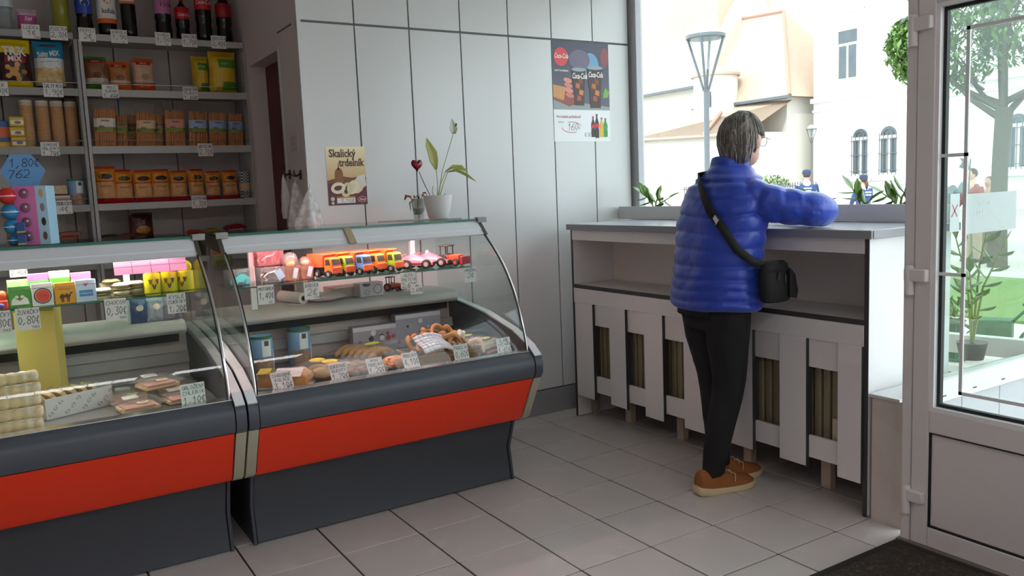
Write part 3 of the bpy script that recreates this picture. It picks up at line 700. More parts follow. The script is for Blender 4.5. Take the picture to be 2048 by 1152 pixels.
b = on_shelf('snack_bag', 'blue and white snack bag with printed crackers beside the yellow one', 'bag', -2.385, 1, 1.64, -0.03)
B = Bag(0.150, 0.262, 0.08, seed=2)
B.mesh([(0, .09), (.09, .45), (.45, .62), (.62, 1)], None).build('bag', [cm('3b2a6b'), cm('d9b87c'), cm('dfe3e6'), cm('2b8fb8')], b, smooth=180)
k = MB(); B.text(k, 'Salty MIX', 0.040, 0.5, 0.68, bold=0.0012, sx=0.72, rot=0.12); k.build('lettering', W_, b)
k = MB(); B.text(k, 'crackers  pretzels  sticks', 0.010, 0.5, 0.56, rot=0.1); k.build('small_print', cm('30343c', 0.5), b)
B.patch(0.25, 0.78, 0.89, 0.955).build('brand_tab', cm('9b2735'), b)
for i in range(16):
    u, v = rr.uniform(.12, .88), rr.uniform(.12, .43)
    B.patch(u-0.09, u+0.09, v-0.045, v+0.045, 'ell', off=0.001+i*0.0003).build('printed_cracker', cm(('e3c184', 'cfa765', 'ecd3a0')[i % 3]), b)
for i, (x, h, c1, c2, c3, lab) in enumerate([(-2.155, 0.190, '3f6e1f', '8e5a3c', '4a7a24', 'green biscuit bag beside the shelf upright'), (-2.035, 0.170, 'd2611a', 'b47438', 'e2661a', 'orange biscuit bag with brown picture between green and pale ones'), (-1.900, 0.198, 'd8601a', 'd3a98e', 'd2560f', 'orange biscuit bag with pale picture, furthest from the upright')]):
    b = on_shelf('biscuit_bag', lab, 'bag', x, 1, 1.63+0.02*i, (-0.12, -0.08, 0.05)[i], 'biscuit bags')
    B = Bag(0.125, h, 0.06, seed=10+i, taper=0.05)
    B.mesh([(0, .26 if i else .2), (.26 if i else .2, .36), (.36, .86), (.86, 1)], None).build('bag', [cm(c3), cm('c9bcae'), cm(c2), cm(c1)], b, smooth=180)
    B.patch(0.16, 0.84, 0.80, 0.885).build('brand_tab', cm('a31a2a'), b)
    k = MB(); B.text(k, ('SEDITA', 'SEDITA', 'SEDITA')[i], 0.013, 0.5, 0.825, bold=0.0003, off=0.003); k.build('lettering', cm('e7b7a8'), b)
    B.patch(0.35, 0.75, 0.36, 0.55, 'ell').build('printed_biscuit', cm(('6b3520', '8a4a24', 'b98c66')[i]), b)
YEL = mat('corn_puff_yellow', 'dcb52e', 0.35, var=0.15, scale=30)
for i, (x, w_, h) in enumerate([(-1.580, 0.10, 0.225), (-1.452, 0.165, 0.255)]):
    b = on_shelf('puff_bag', ('narrow yellow puff bag with green label, half hidden behind its neighbour', 'large yellow puff bag with green label at the shelf end')[i], 'bag', x, 1, 1.66-0.02*i, 0.05, 'yellow puff bags')
    B = Bag(w_, h, 0.11, seed=20+i)
    B.mesh([(0, .1), (.1, 1)], None).build('bag', [cm('6a9a22') if i == 0 else cm('e3ae12'), YEL], b, smooth=180)
    B.patch(0.28, 0.98, 0.60, 0.80).build('green_label', cm('4c8a1e'), b)
    B.patch(0.42, 0.98, 0.08, 0.27).build('green_label', cm('4f8a24'), b)
    k = MB(); B.text(k, 'chips', 0.022, 0.5, 0.68, shear=0.2, off=0.003); k.build('lettering', cm('d8e3b8'), b)

# ---- third shelf: wafers and breadsticks
WAF = mat('wafer_gold', 'd39a4e', 0.6, var=0.12, scale=30)
for i, x in enumerate([-2.524, -2.446, -2.374, -2.302]):
    b = on_shelf('wafer_roll', ('tall roll of wafers in clear wrap beside the small yellow boxes', 'tall wafer roll in clear wrap, second beside the yellow boxes', 'tall wafer roll in creased wrap, second from the upright', 'tall dim wafer roll next to the shelf upright')[i], 'wafers', x, 2, 1.63+0.012*i, 0, 'wrapped wafer rolls')
    n = 30; hh = 0.225
    wm = MB()
    for j in range(n): wm.lathe([(0.030, hh*j/n), (0.0325, hh*j/n+0.001), (0.0325, hh*(j+1)/n-0.001), (0.030, hh*(j+1)/n)], n=16)
    wm.build('wafers', WAF, b, smooth=50, kind='stuff')
    MB().lathe([(0.034, 0.001), (0.0355, 0.06), (0.0345, 0.15), (0.0355, 0.23), (0.030, 0.262)], n=18, sy=0.97, cap=False).build('wrap', FILMH, b, smooth=60)
    MB().lathe([(0.0325, hh+0.001), (0.0325, hh+0.03), (0.030, hh+0.031)], n=16).build('paper_top', cm('d8cbb2', 0.7), b, smooth=50)
for i, z in enumerate([0, 0.055, 0.110]):
    b = thing('wafer_pack', ('yellow wafer pack at the bottom of the little stack', 'yellow wafer pack in the middle of the little stack', 'yellow wafer pack on top of the little stack')[i], 'pack', (-2.575, 1.615, LEV[2][1]+0.0005+z), (0.05, -0.04, 0.06)[i], 'small yellow wafer packs')
    MB().box(-0.036, 0.036, -0.03, 0.03, 0, 0.054).build('box', cm('d9b43a', 0.35), b, bevel=0.006)
    MB().box(-0.030, 0.030, -0.0308, -0.0300, 0.012, 0.034).build('picture', cm('efe3c8', 0.4), b)
    MB().ell((0.004, -0.0308, 0.022), (0.016, 0.0015, 0.008)).build('printed_wafer', cm('8f6b8a', 0.4), b)
b = on_shelf('sweet_pack', 'blue and red sweet pack at the picture edge behind yellow packs', 'pack', -2.645, 2, 1.64, 0.1)
MB().box(-0.04, 0.04, -0.02, 0.02, 0, 0.145).build('box', cm('2258a0', 0.35), b, bevel=0.004)
MB().box(-0.039, 0.039, -0.0212, -0.02, 0.055, 0.11).build('picture', cm('d9642e', 0.4), b)
MB().box(-0.039, 0.039, -0.0214, -0.02, 0.0, 0.03).build('yellow_band', cm('e0b21c', 0.4), b)
STICK = mat('breadstick', 'c98345', 0.6, var=0.15, scale=20)
def sticks_bag(label, x, w_, h, dim, lean, lcol, y=1.63):
    b = on_shelf('breadstick_bag', label, 'breadsticks', x, 2, y, 0, 'breadstick bags')
    rnd = random.Random(int(-x*1000)); n = max(5, int(w_/0.0125)); m = MB()
    for row in range(2):
        for j in range(n):
            xx = -w_/2+0.008+(w_-0.016)*j/(n-1)+rnd.uniform(-.002, .002)
            hh = h*0.80+rnd.uniform(-0.012, 0.006); yy = -0.012+row*0.022
            m.tube([(xx, yy, 0.003), (xx+lean*0.5, yy+rnd.uniform(-.003, .003), hh*0.5), (xx+lean, yy+0.01, hh)], [0.0058, 0.0066, 0.0055], 6)
    m.build('breadsticks', STICK, b, smooth=60, kind='stuff')
    B = Bag(w_+0.012, h, 0.065, seed=int(-x*100), crimp=0.05, wob=0.004, pu=4)
    fm = B.mesh([(0, 1)], None); fm.v = [(p[0]+lean*p[2]/h*1.1, p[1], p[2]) for p in fm.v]; fm.build('film', FILM, b, smooth=180)
    def sh(mb, n_, mm):
        mb.v = [(p[0]+lean*p[2]/h*1.1, p[1]-0.001, p[2]) for p in mb.v]; return mb.build(n_, mm, b)
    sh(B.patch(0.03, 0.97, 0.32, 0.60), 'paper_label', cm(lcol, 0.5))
    sh(B.patch(0.04, 0.96, 0.325, 0.41, off=0.002), 'green_print', cm('7d8a2c', 0.5))
    t = MB(); B.text(t, 'GRISSINI', 0.013, 0.5, 0.53, bold=0.0003, sx=0.95, off=0.003); sh(t, 'lettering', cm('5a1f1c', 0.5))
    t = MB(); B.text(t, 'Iakuz', 0.014, 0.35, 0.41, bold=0.0003, off=0.003); sh(t, 'lettering', BLK)
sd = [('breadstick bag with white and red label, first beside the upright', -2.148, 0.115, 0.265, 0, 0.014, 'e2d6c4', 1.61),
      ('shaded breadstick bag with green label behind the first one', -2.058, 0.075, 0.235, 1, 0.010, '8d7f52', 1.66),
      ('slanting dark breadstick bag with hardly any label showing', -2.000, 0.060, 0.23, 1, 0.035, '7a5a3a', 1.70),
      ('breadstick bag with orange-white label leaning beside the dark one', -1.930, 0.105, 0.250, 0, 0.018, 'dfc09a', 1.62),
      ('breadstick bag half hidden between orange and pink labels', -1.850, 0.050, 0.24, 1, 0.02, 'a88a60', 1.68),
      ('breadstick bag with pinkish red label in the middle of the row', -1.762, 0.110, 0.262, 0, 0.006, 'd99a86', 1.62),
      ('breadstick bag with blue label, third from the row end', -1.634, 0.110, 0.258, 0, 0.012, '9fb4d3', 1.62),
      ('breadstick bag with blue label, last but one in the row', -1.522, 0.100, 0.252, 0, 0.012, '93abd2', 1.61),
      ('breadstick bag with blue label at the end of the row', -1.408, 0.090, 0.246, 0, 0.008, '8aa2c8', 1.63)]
for a in sd: sticks_bag(*a)

# ---- fourth shelf: pasta bags, tins
PAS = mat('pasta_tan', 'd8a065', 0.5, var=0.22, scale=90)
pl_ = [(-2.165, 0.112, 0.215, 'bag of long golden pasta with red foot, first beside the upright'), (-2.068, 0.100, 0.195, 'red and orange pasta bag with green oval, second from the upright'),
       (-1.962, 0.108, 0.190, 'red and orange pasta bag with slanting dark oval, third from the upright'), (-1.868, 0.100, 0.192, 'red and orange pasta bag with round dark oval, fourth from the upright'),
       (-1.768, 0.098, 0.182, 'red and orange pasta bag above the shelf middle, fifth from the upright'), (-1.664, 0.092, 0.190, 'tall pasta bag with crimped orange top above the 1,30€ card'),
       (-1.568, 0.090, 0.175, 'pasta bag with pale scripted window, last but one in the row'), (-1.464, 0.095, 0.178, 'pasta bag with pale scripted window, last in the row')]
for i, (x, w_, h, lab) in enumerate(pl_):
    b = on_shelf('pasta_bag', lab, 'pasta', x, 3, 1.62+0.006*(i % 3), rr.uniform(-.12, .12), 'orange pasta bags')
    B = Bag(w_, h, 0.062, seed=40+i, wob=0.008)
    B.mesh([(0, .17), (.17, .60), (.60, .90), (.90, 1)], None).build('bag', [cm('b3171c'), PAS, cm('dd8a1e'), cm('b8341a')], b, smooth=180)
    B.patch(0.18, 0.86, 0.655, 0.80, 'ell').build('printed_oval', cm(('26301f', '3c4a22', '262a2c', '22262a')[i % 4]), b)
    B.patch(0.04, 0.96, 0.585, 0.615).build('red_line', cm('a83218'), b)
    t = MB(); B.text(t, ('Niťovky', 'Kolienka', 'Rezance', 'Vretená', 'Fliačky', 'Rezance', 'Slovenská', 'Slovenská')[i], 0.018, 0.5, 0.44, shear=0.35, rot=0.08); t.build('lettering', cm('7a3a2a', 0.5), b)
b = on_shelf('flour_tin', 'grey chequered can at the end of the pasta shelf', 'can', -1.372, 3, 1.64)
CHK = mat('chequer_grey', '8a8a90', 0.5)
nt = CHK.node_tree; ck = nt.nodes.new('ShaderNodeTexChecker'); ck.inputs['Scale'].default_value = 110; ck.inputs['Color1'].default_value = (.5, .5, .52, 1); ck.inputs['Color2'].default_value = (.08, .08, .1, 1)
tcn = nt.nodes.new('ShaderNodeTexCoord'); nt.links.new(tcn.outputs['Object'], ck.inputs['Vector']); nt.links.new(ck.outputs['Color'], nt.nodes['Principled BSDF'].inputs['Base Color'])
MB().lathe([(0.032, 0), (0.033, 0.004), (0.033, 0.166), (0.030, 0.17)], n=20).build('body', CHK, b, smooth=50)
MB().lathe([(0.0335, 0.05), (0.0335, 0.095)], n=20, cap=False).build('label', cm('d5ad86', 0.5), b, smooth=60)
def tin(o, sc=1.0):
    r, h = 0.046*sc, 0.145*sc
    MB().lathe([(r*.96, 0), (r, 0.003), (r, h-0.003), (r*.97, h)], n=26).build('body', mat('tin_blue', '7fa7cf', 0.35, var=0.1), o, smooth=50)
    MB().lathe([(r*1.03, h*0.93), (r*1.04, h), (r*0.98, h*1.012), (r*0.9, h*0.995)], n=26).build('lid', cm('3f6e4c', 0.4), o, smooth=40)
    def cyl(a0, a1, z0, z1, n_, m_, e=0.0008):
        mb = MB(); k_ = 8
        for j in range(k_):
            q = [((r+e)*math.sin(a0+(a1-a0)*t_/k_), -(r+e)*math.cos(a0+(a1-a0)*t_/k_)) for t_ in (j, j+1)]
            mb.add([(*q[0], z0), (*q[1], z0), (*q[1], z1), (*q[0], z1)], [(0,1,2,3)])
        mb.build(n_, m_, o)
    cyl(-0.35, 0.45, h*0.45, h*0.90, 'white_panel', cm('dfe3e0', 0.4)); cyl(-0.15, 0.25, h*0.74, h*0.88, 'dark_emblem', cm('4b4436', 0.5), 0.0014)
    cyl(-1.1, 1.0, h*0.02, h*0.42, 'printed_wafers', mat('tin_print', '9c7a66', 0.4, var=0.5, scale=45), 0.0011)
    cyl(0.75, 1.1, h*0.02, h*0.6, 'blue_wave', cm('bcd7ee', 0.4), 0.0013)
b = on_shelf('wafer_tin', 'blue wafer tin beside the shelf upright', 'tin', -2.315, 3, 1.64, 0.3); tin(b, 1.0)
b = on_shelf('wafer_box', 'upper brown and white wafer box in the stack beside the blue tin', 'box', -2.405, 3, 1.63, 0.05); b.location.z += 0.057
MB().box(-0.045, 0.04, -0.03, 0.03, 0, 0.055).build('box', mat('box_wafer_print', 'c9a98a', 0.4, var=0.4, scale=40), b, bevel=0.003)
MB().box(-0.046, 0.041, -0.0312, -0.030, 0.001, 0.008).build('dark_line', cm('4c3628', 0.5), b)
b = on_shelf('wafer_box', 'lower brown and white wafer box in the stack beside the blue tin', 'box', -2.400, 3, 1.63, 0.03)
MB().box(-0.045, 0.045, -0.03, 0.03, 0, 0.055).build('box', MATS['box_wafer_print'], b, bevel=0.003)
MB().box(-0.046, 0.046, -0.0312, -0.030, 0.046, 0.052).build('white_band', cm('e0ddd6', 0.5), b)

# ---- lowest visible shelf, just above the display cases
for i, z in enumerate((0, 0.028)):
    b = thing('sandwich_pack', ('lower flat brown wafer pack on the low shelf', 'upper flat brown wafer pack on the low shelf')[i], 'pack', (-2.395+0.02*i, 1.60, LEV[4][1]+0.135+z), 0.1*i, 'flat wafer packs')
    Bg = Bag(0.13, 0.05, 0.026, seed=60+i); mb = Bg.mesh([(0, .5), (.5, 1)], None)
    mb.v = [(p[0], p[2]-0.02, p[1]+0.014) for p in mb.v]; mb.build('pack', [cm('9a5a34'), cm('c99a6a')], b, smooth=180)
    MB().box(-0.05, 0.05, -0.022, -0.02, 0.005, 0.02).build('red_stripe', cm('8e3a22'), b)
box = thing('carton', 'plain cardboard carton under the flat wafer packs', 'box', (-2.39, 1.65, LEV[4][1]+0.0005))
MB().box(-0.12, 0.12, -0.08, 0.08, 0, 0.134).build('box', cm('5b4a3a', 0.8), box, bevel=0.002)
MB().box(-0.12, 0.12, -0.012, 0.012, 0.134, 0.1345).build('tape', cm('8d7450', 0.4), box)
b = thing('crisp_bag', 'dark brown crisp bag leaning on the lowest shelf', 'bag', (-1.995, 1.62, LEV[4][1]+0.126), 0.15)
B = Bag(0.135, 0.150, 0.06, seed=70); B.mesh([(0, .75), (.75, 1)], None).build('bag', [cm('4a2018'), cm('351412')], b, smooth=180)
B.patch(0.2, 0.85, 0.18, 0.5, 'ell').build('printed_crisps', cm('a86d20'), b)
box = thing('carton', 'long low carton under the dark brown crisp bag', 'box', (-1.85, 1.68, LEV[4][1]+0.0005))
MB().box(-0.33, 0.40, -0.10, 0.10, 0, 0.125).build('box', cm('54483e', 0.8), box, bevel=0.002)
MB().box(-0.33, 0.40, -0.012, 0.012, 0.125, 0.1255).build('tape', cm('8d7450', 0.4), box)
for i, (x, col, col2, lab) in enumerate([(-2.17, '2c4a24', 'a8241f', 'green and red flat sweet bag lying near the shelf upright'), (-2.08, '8a3a1c', '3a5a22', 'orange-brown flat sweet bag lying by the dark crisp bag'), (-1.70, 'c2451a', 'd8962a', 'orange flat snack bag lying above the gap between the cases'), (-1.60, 'b88a1c', '5a7a1c', 'yellow flat snack bag lying above the gap between the cases')]):
    b = thing('sweet_bag', lab, 'bag', (x, 1.61, LEV[4][1]+0.127), rr.uniform(-.3, .3), 'flat bags on the lowest shelf')
    Bg = Bag(0.11, 0.12, 0.03, seed=80+i); mb = Bg.mesh([(0, .6), (.6, 1)], None); mb.v = [(p[0], p[2]-0.06, p[1]+0.018) for p in mb.v]
    mb.build('bag', [cm(col), cm(col2)], b, smooth=180)
    MB().ell((0, -0.02, 0.034), (0.03, 0.02, 0.002)).build('printed_oval', cm(col2), b)
b = thing('snack_bag', 'yellow and orange snack bag hanging in the gap between the two cases', 'bag', (-1.60, 1.40, 1.02), 0.1)
B = Bag(0.13, 0.19, 0.05, seed=90); B.mesh([(0, .35), (.35, .7), (.7, 1)], None).build('bag', [cm('7a8a1c'), cm('d07a1a'), cm('c2a01c')], b, smooth=180)
t = MB(); B.text(t, 'BARBECUE', 0.016, 0.5, 0.8, bold=0.0004); t.build('lettering', cm('efe2b0'), b)
MB().box(-0.002, 0.002, -0.03, 0.15, 0.188, 0.192).build('hook', M_WIRE, b)
b = thing('snack_bag', 'dark red snack bag with white checks lying by the doorway', 'bag', (-1.46, 1.60, LEV[4][1]+0.127), 0.1)
Bg = Bag(0.13, 0.11, 0.05, seed=91); mb = Bg.mesh([(0, 1)], None); mb.v = [(p[0], p[2]-0.05, p[1]+0.03) for p in mb.v]; mb.build('bag', cm('8e1a2a'), b, smooth=180)
t = MB(); stroke_text(t, 'BARDSTER', -0.055, 0.012, 0.012, 0.0021, 0.0025, -0.052); t.build('lettering', W_, b)

# ---- price cards on the shelf lips (bottom hangs over the lip)
def shelf_card(label, x, lev, lines, w=0.085, h=0.075, small='12', dz=0.0, rx=-0.16):
    price_card(label, (x, SY0-0.0065, LEV[lev][0]-0.008+dz), w, h, lines, rx=rx*0, small=small, pen=0.0022)
shelf_card('price card reading LUCKA 1€ on the top shelf', -2.462, 0, [('LUCKA', .26), ('1€', .36)], small='1526')
shelf_card('price card reading FUZE TEA 2,30€ on the top shelf', -2.330, 0, [('FUZETEA', .26), ('2,30€', .40)])
shelf_card('price card reading 2€ under the blue-labelled cola bottle', -2.190, 0, [('PEPSI', .26), ('2€', .38)], small='323')
shelf_card('faded price card under the white-labelled cola bottle', -2.028, 0, [('KOFOLA', .22), ('1,90', .34)])
shelf_card('faded price card reading 1,50 under the pink-labelled bottle', -1.795, 0, [('VINEA', .22), ('1,50', .34)])
shelf_card('price card reading 1,70€ under the short red-labelled cola bottle', -1.648, 0, [('COCA-COLA', .24), ('1,70€', .42)])
shelf_card('price card reading 2,40€ under the tall red-labelled cola bottle', -1.482, 0, [('COCA-COLA', .24), ('2,40€', .42)])
shelf_card('price card reading MIX, cut by the picture edge', -2.640, 1, [('MIX', .28), ('1,40€', .38)])
shelf_card('price card reading SALTY MIX 1,90€ under the blue snack bag', -2.385, 1, [('SALTY MIX', .28), ('1,90€', .42)], w=0.095)
shelf_card('price card reading 1,40€ under the orange biscuit bags', -2.100, 1, [('MOJ', .22), ('SUNAR', .22), ('1,40€', .34)])
shelf_card('price card reading KUKURIČNÉ PLACKY 1,60€ near the puff bags', -1.668, 1, [('KUKURIČNÉ', .22), ('PLACKY', .22), ('1,60€', .34)])
shelf_card('price card reading SYROVÉ OBLÁTKY 1,70€ under the wafer rolls', -2.430, 2, [('SYROVÉ', .22), ('OBLÁTKY', .22), ('1,70€', .36)], w=0.09)
shelf_card('price card reading GRISSINI 2,70€ under the blue-labelled breadsticks', -1.610, 2, [('GRISSINI', .28), ('2,70€', .44)], dz=-0.012)
shelf_card('price card reading TRUBIČKY 4€ under the wafer boxes', -2.395, 3, [('TRUBIČKY', .28), ('4€', .38)], small='613')
shelf_card('price card reading CESTOVINA 1,30€ under the pasta bags', -1.672, 3, [('CESTOVINA', .26), ('1,30€', .46)])
# ================================================================== ON THE WALLS AND ON TOP OF THE CASES
def flat(mb, pts, y): return mb.add([(a, y, b) for a, b in pts], [tuple(range(len(pts)))])
def disc(cx, cz, rx, rz=None, n=24, a0=0, a1=2*PI): return [(cx+rx*math.cos(a0+(a1-a0)*k/n), cz+(rz or rx)*math.sin(a0+(a1-a0)*k/n)) for k in range(n)]
def ring(mb, cx, cz, rx, rz, th, y, n=24, rot=0.0, a0=0.0, a1=2*PI):
    c, s = math.cos(rot), math.sin(rot)
    def q(r1, r2, a):
        x, z = r1*math.cos(a), r2*math.sin(a); return (cx+x*c-z*s, y, cz+x*s+z*c)
    for k in range(n):
        a, b = a0+(a1-a0)*k/n, a0+(a1-a0)*(k+1)/n
        mb.add([q(rx, rz, a), q(rx, rz, b), q(rx-th, rz-th, b), q(rx-th, rz-th, a)], [(0,3,2,1)])
    return mb
def grad(name, c0, c1, axis=2, lo=0.0, hi=1.0, noise_amt=0.0):
    """flat print that fades between two inks"""
    m = mat(name, c0, 0.35); nt = m.node_tree; b = nt.nodes['Principled BSDF']
    tc = nt.nodes.new('ShaderNodeTexCoord'); sp = nt.nodes.new('ShaderNodeSeparateXYZ'); nt.links.new(tc.outputs['Object'], sp.inputs[0])
    mr = nt.nodes.new('ShaderNodeMapRange'); mr.inputs[1].default_value = lo; mr.inputs[2].default_value = hi
    nt.links.new(sp.outputs[axis], mr.inputs[0])
    cr = nt.nodes.new('ShaderNodeValToRGB'); cr.color_ramp.elements[0].color = (*lin(c0), 1); cr.color_ramp.elements[1].color = (*lin(c1), 1)
    if noise_amt:
        nz = nt.nodes.new('ShaderNodeTexNoise'); nz.inputs['Scale'].default_value = 9; nt.links.new(tc.outputs['Object'], nz.inputs['Vector'])
        ma = nt.nodes.new('ShaderNodeMath'); ma.operation = 'MULTIPLY_ADD'; ma.inputs[1].default_value = noise_amt; nt.links.new(nz.outputs['Fac'], ma.inputs[0]); nt.links.new(mr.outputs[0], ma.inputs[2])
        nt.links.new(ma.outputs[0], cr.inputs[0])
    else: nt.links.new(mr.outputs[0], cr.inputs[0])
    nt.links.new(cr.outputs[0], b.inputs['Base Color'])
    return m
# ---- pastry poster
po = thing('pastry_poster', 'small cream and brown pastry poster lettered Skalický trdelník on the panelled wall', 'poster', (-1.123, 0.4935, 1.362))
w_, h_ = 0.216, 0.306
MB().box(-w_/2, w_/2, 0, 0.001, 0, h_).build('sheet', grad('poster_sky', 'c79a5a', 'efe3bc', 2, 0.10, 0.30), po)
k = MB(); flat(k, [(-w_/2, 0), (w_/2, 0), (w_/2, 0.125), (0.02, 0.14), (-w_/2, 0.118)], -0.0004); k.build('dark_ground', cm('5a2432', 0.4), po)
k = MB(); flat(k, [(-w_/2, 0.115), (w_/2, 0.12), (w_/2, 0.145), (0.07, 0.15), (0.03, 0.142), (-0.02, 0.15), (-w_/2, 0.13)], -0.0005); k.build('town', cm('7a4a34', 0.5), po)
k = MB(); flat(k, [(-0.066, 0.118), (-0.020, 0.118), (-0.020, 0.158)]+disc(-0.043, 0.16, 0.023, 0.035, 10, 0, PI)+[(-0.066, 0.158)], -0.0007)
flat(k, [(-0.047, 0.185), (-0.039, 0.185), (-0.041, 0.222), (-0.045, 0.222)], -0.0007); k.build('church_print', cm('8a5a30', 0.5), po)
k = MB(); flat(k, [(0.02, 0.10), (0.06, 0.15), (0.10, 0.16), (0.107, 0.10), (0.06, 0.07)], -0.0008); k.build('white_napkin', cm('dad8d8', 0.5), po)
for i, (cx, cz, rot) in enumerate([(0.058, 0.095, 0.9), (0.030, 0.092, 1.0), (-0.005, 0.080, 1.15), (-0.052, 0.090, 0.15)]):
    k = MB(); ring(k, cx, cz, 0.040, 0.030, 0.017, -0.0010-0.0004*i, rot=rot); k.build('pastry_ring', cm(('dcd3b0', 'e6deba', 'd8cda4', 'eae2c2')[i], 0.5), po)
k = MB(); printed(k, 'Skalický', 0.058, -0.018, 0.252, -0.0012, bold=0.0012, sx=0.80); printed(k, 'trdelník', 0.056, 0.030, 0.204, -0.0012, bold=0.0012, sx=0.78); k.build('lettering', cm('4b3020', 0.5), po)
k = MB(); flat(k, [(-0.062, 0.010), (0.040, 0.010), (0.040, 0.043), (-0.062, 0.043)], -0.0009); k.build('price_patch', W_, po)
k = MB(); stroke_text(k, '3,10€', -0.04, 0.014, 0.018, 0.0028, 0.0016, -0.0016); k.build('pen_price', INK, po)
k = MB(); flat(k, [(-0.062, 0.036), (0.040, 0.036), (0.040, 0.044), (-0.062, 0.044)], -0.0012); k.build('orange_band', cm('c9862e', 0.5), po)
k = MB(); flat(k, disc(0.078, 0.027, 0.027, 0.018), -0.0009); k.build('red_seal', cm('8f1f2c', 0.4), po)
k = MB(); printed(k, 'Zlatý', 0.018, 0.078, 0.021, -0.0015, shear=0.3); ring(k, 0.078, 0.027, 0.025, 0.016, 0.0012, -0.0014); k.build('seal_lettering', W_, po)
k = MB(); flat(k, disc(-0.085, 0.034, 0.011), -0.0009); flat(k, disc(-0.085, 0.012, 0.008), -0.0009); k.build('quality_mark', cm('d0c9c0', 0.5), po)
# ---- drinks poster
po = thing('drinks_poster', 'tall cola poster with red roundel and two glasses near the window', 'poster', (0.445, 0.4935, 1.688))
w_, h_ = 0.436, 0.606
MB().box(-w_/2, w_/2, 0, 0.001, 0, h_).build('sheet', mat('poster_white', 'e4e4e6', 0.3, var=0.01), po)
k = MB(); flat(k, [(-w_/2, 0.195), (w_/2, 0.195), (w_/2, h_), (-w_/2, h_)], -0.0004); k.build('photo_ground', grad('poster_dusk', '5e5a66', '3a3850', 2, 0.2, 0.6, 0.5), po)
def blob(pts, col, y, n='photo_shape', r=0.4):
    k = MB(); flat(k, pts, y); k.build(n, cm(col, r), po)
blob(disc(0.075, 0.46, 0.065, 0.085), '6b9cc4', -0.0006); blob(disc(-0.01, 0.50, 0.08, 0.06), '6a6078', -0.0007); blob(disc(0.185, 0.52, 0.032, 0.06), '8a3f44', -0.0006)
blob([(-w_/2, 0.195), (w_/2, 0.195), (w_/2, 0.215), (-w_/2, 0.26)], '8f9698', -0.0006)
blob([(-w_/2, 0.255), (-0.10, 0.215), (-0.02, 0.235), (-0.02, 0.275), (-w_/2, 0.345)], '8a4034', -0.0008)
blob([(-w_/2, 0.27), (-0.14, 0.25), (-0.12, 0.33), (-w_/2, 0.345)], 'c98a52', -0.0010)
for i in range(4):
    cx, cz = -0.108+0.004*i, 0.372-0.030*i
    pts = [(cx+0.030*math.cos(t)*(1 if math.cos(t) < 0 else 1.15), cz+0.015*math.sin(t)-0.20*(0.030*math.cos(t))) for t in [2*PI*q/18 for q in range(18)]]
    blob(pts, ('d98a7c', 'cf7c6e', 'd58678', 'c9705f')[i], -0.0014-0.0002*i, 'printed_finger')
for i, (cx, top, w1, w2, zb) in enumerate([(-0.020, 0.44, 0.055, 0.036, 0.222), (0.105, 0.455, 0.064, 0.040, 0.208)]):
    blob([(cx-w1, top), (cx+w1, top), (cx+w2+0.004, 0.31), (cx+w2, zb), (cx-w2, zb), (cx-w2-0.004, 0.31)], '3c1c1a', -0.0020-0.0003*i, 'printed_glass')
    blob(disc(cx, top, w1, 0.012), '8fa0a8', -0.0024-0.0003*i, 'printed_rim')
    for j, (dx, z, c_) in enumerate([(-.012, .33, 'b8622c'), (.014, .29, 'd07a3a'), (-.004, .255, 'a24a26'), (.01, .36, '7c3a26')]):
        blob([(cx+dx-.018, z), (cx+dx+.014, z-.008), (cx+dx+.018, z+.022), (cx+dx-.012, z+.03)], c_, -0.0028-0.0003*i, 'printed_ice')
    k = MB(); printed(k, 'Coca-Cola', 0.048, cx+0.004, 0.385+0.012*i, -0.0034, shear=0.35, bold=0.0012, sx=0.55); k.build('glass_lettering', W_, po)
blob(disc(-0.152, 0.512, 0.053, 0.056), 'd5373c', -0.0012, 'red_roundel')
k = MB(); printed(k, 'Coca-Cola', 0.042, -0.150, 0.503, -0.0018, shear=0.35, bold=0.0005, sx=0.58); printed(k, 'TASTE THE FEELING', 0.0125, -0.152, 0.425, -0.0018, bold=0.0005, sx=0.95); k.build('lettering', W_, po)
blob([(0.165, 0.27), (0.205, 0.275), (0.215, 0.31), (0.185, 0.335), (0.168, 0.30)], '6ea83a', -0.0016, 'printed_mint')
k = MB(); printed(k, 'Pre každú príležitosť', 0.022, -0.105, 0.145, -0.001, bold=0.0002); k.build('lettering', cm('a3222e', 0.4), po)
k = MB(); printed(k, 'len za', 0.016, -0.165, 0.115, -0.001); k.build('small_print', cm('55555c', 0.5), po)
k = MB(); ring(k, -0.085, 0.088, 0.075, 0.034, 0.003, -0.001, a0=0.2, a1=2.0); ring(k, -0.085, 0.088, 0.075, 0.034, 0.003, -0.001, a0=3.2, a1=5.2); k.build('red_swash', cm('c22a36', 0.4), po)
k = MB(); stroke_text(k, '160', -0.115, 0.070, 0.042, 0.0050, 0.0020, -0.0012, 0.15); stroke_text(k, '€', -0.032, 0.078, 0.014, 0.002, 0.0014, -0.0012); stroke_text(k, '0,5l', 0.012, 0.032, 0.022, 0.0024, 0.0014, -0.0012, 0.15); k.build('pen_price', INK, po)
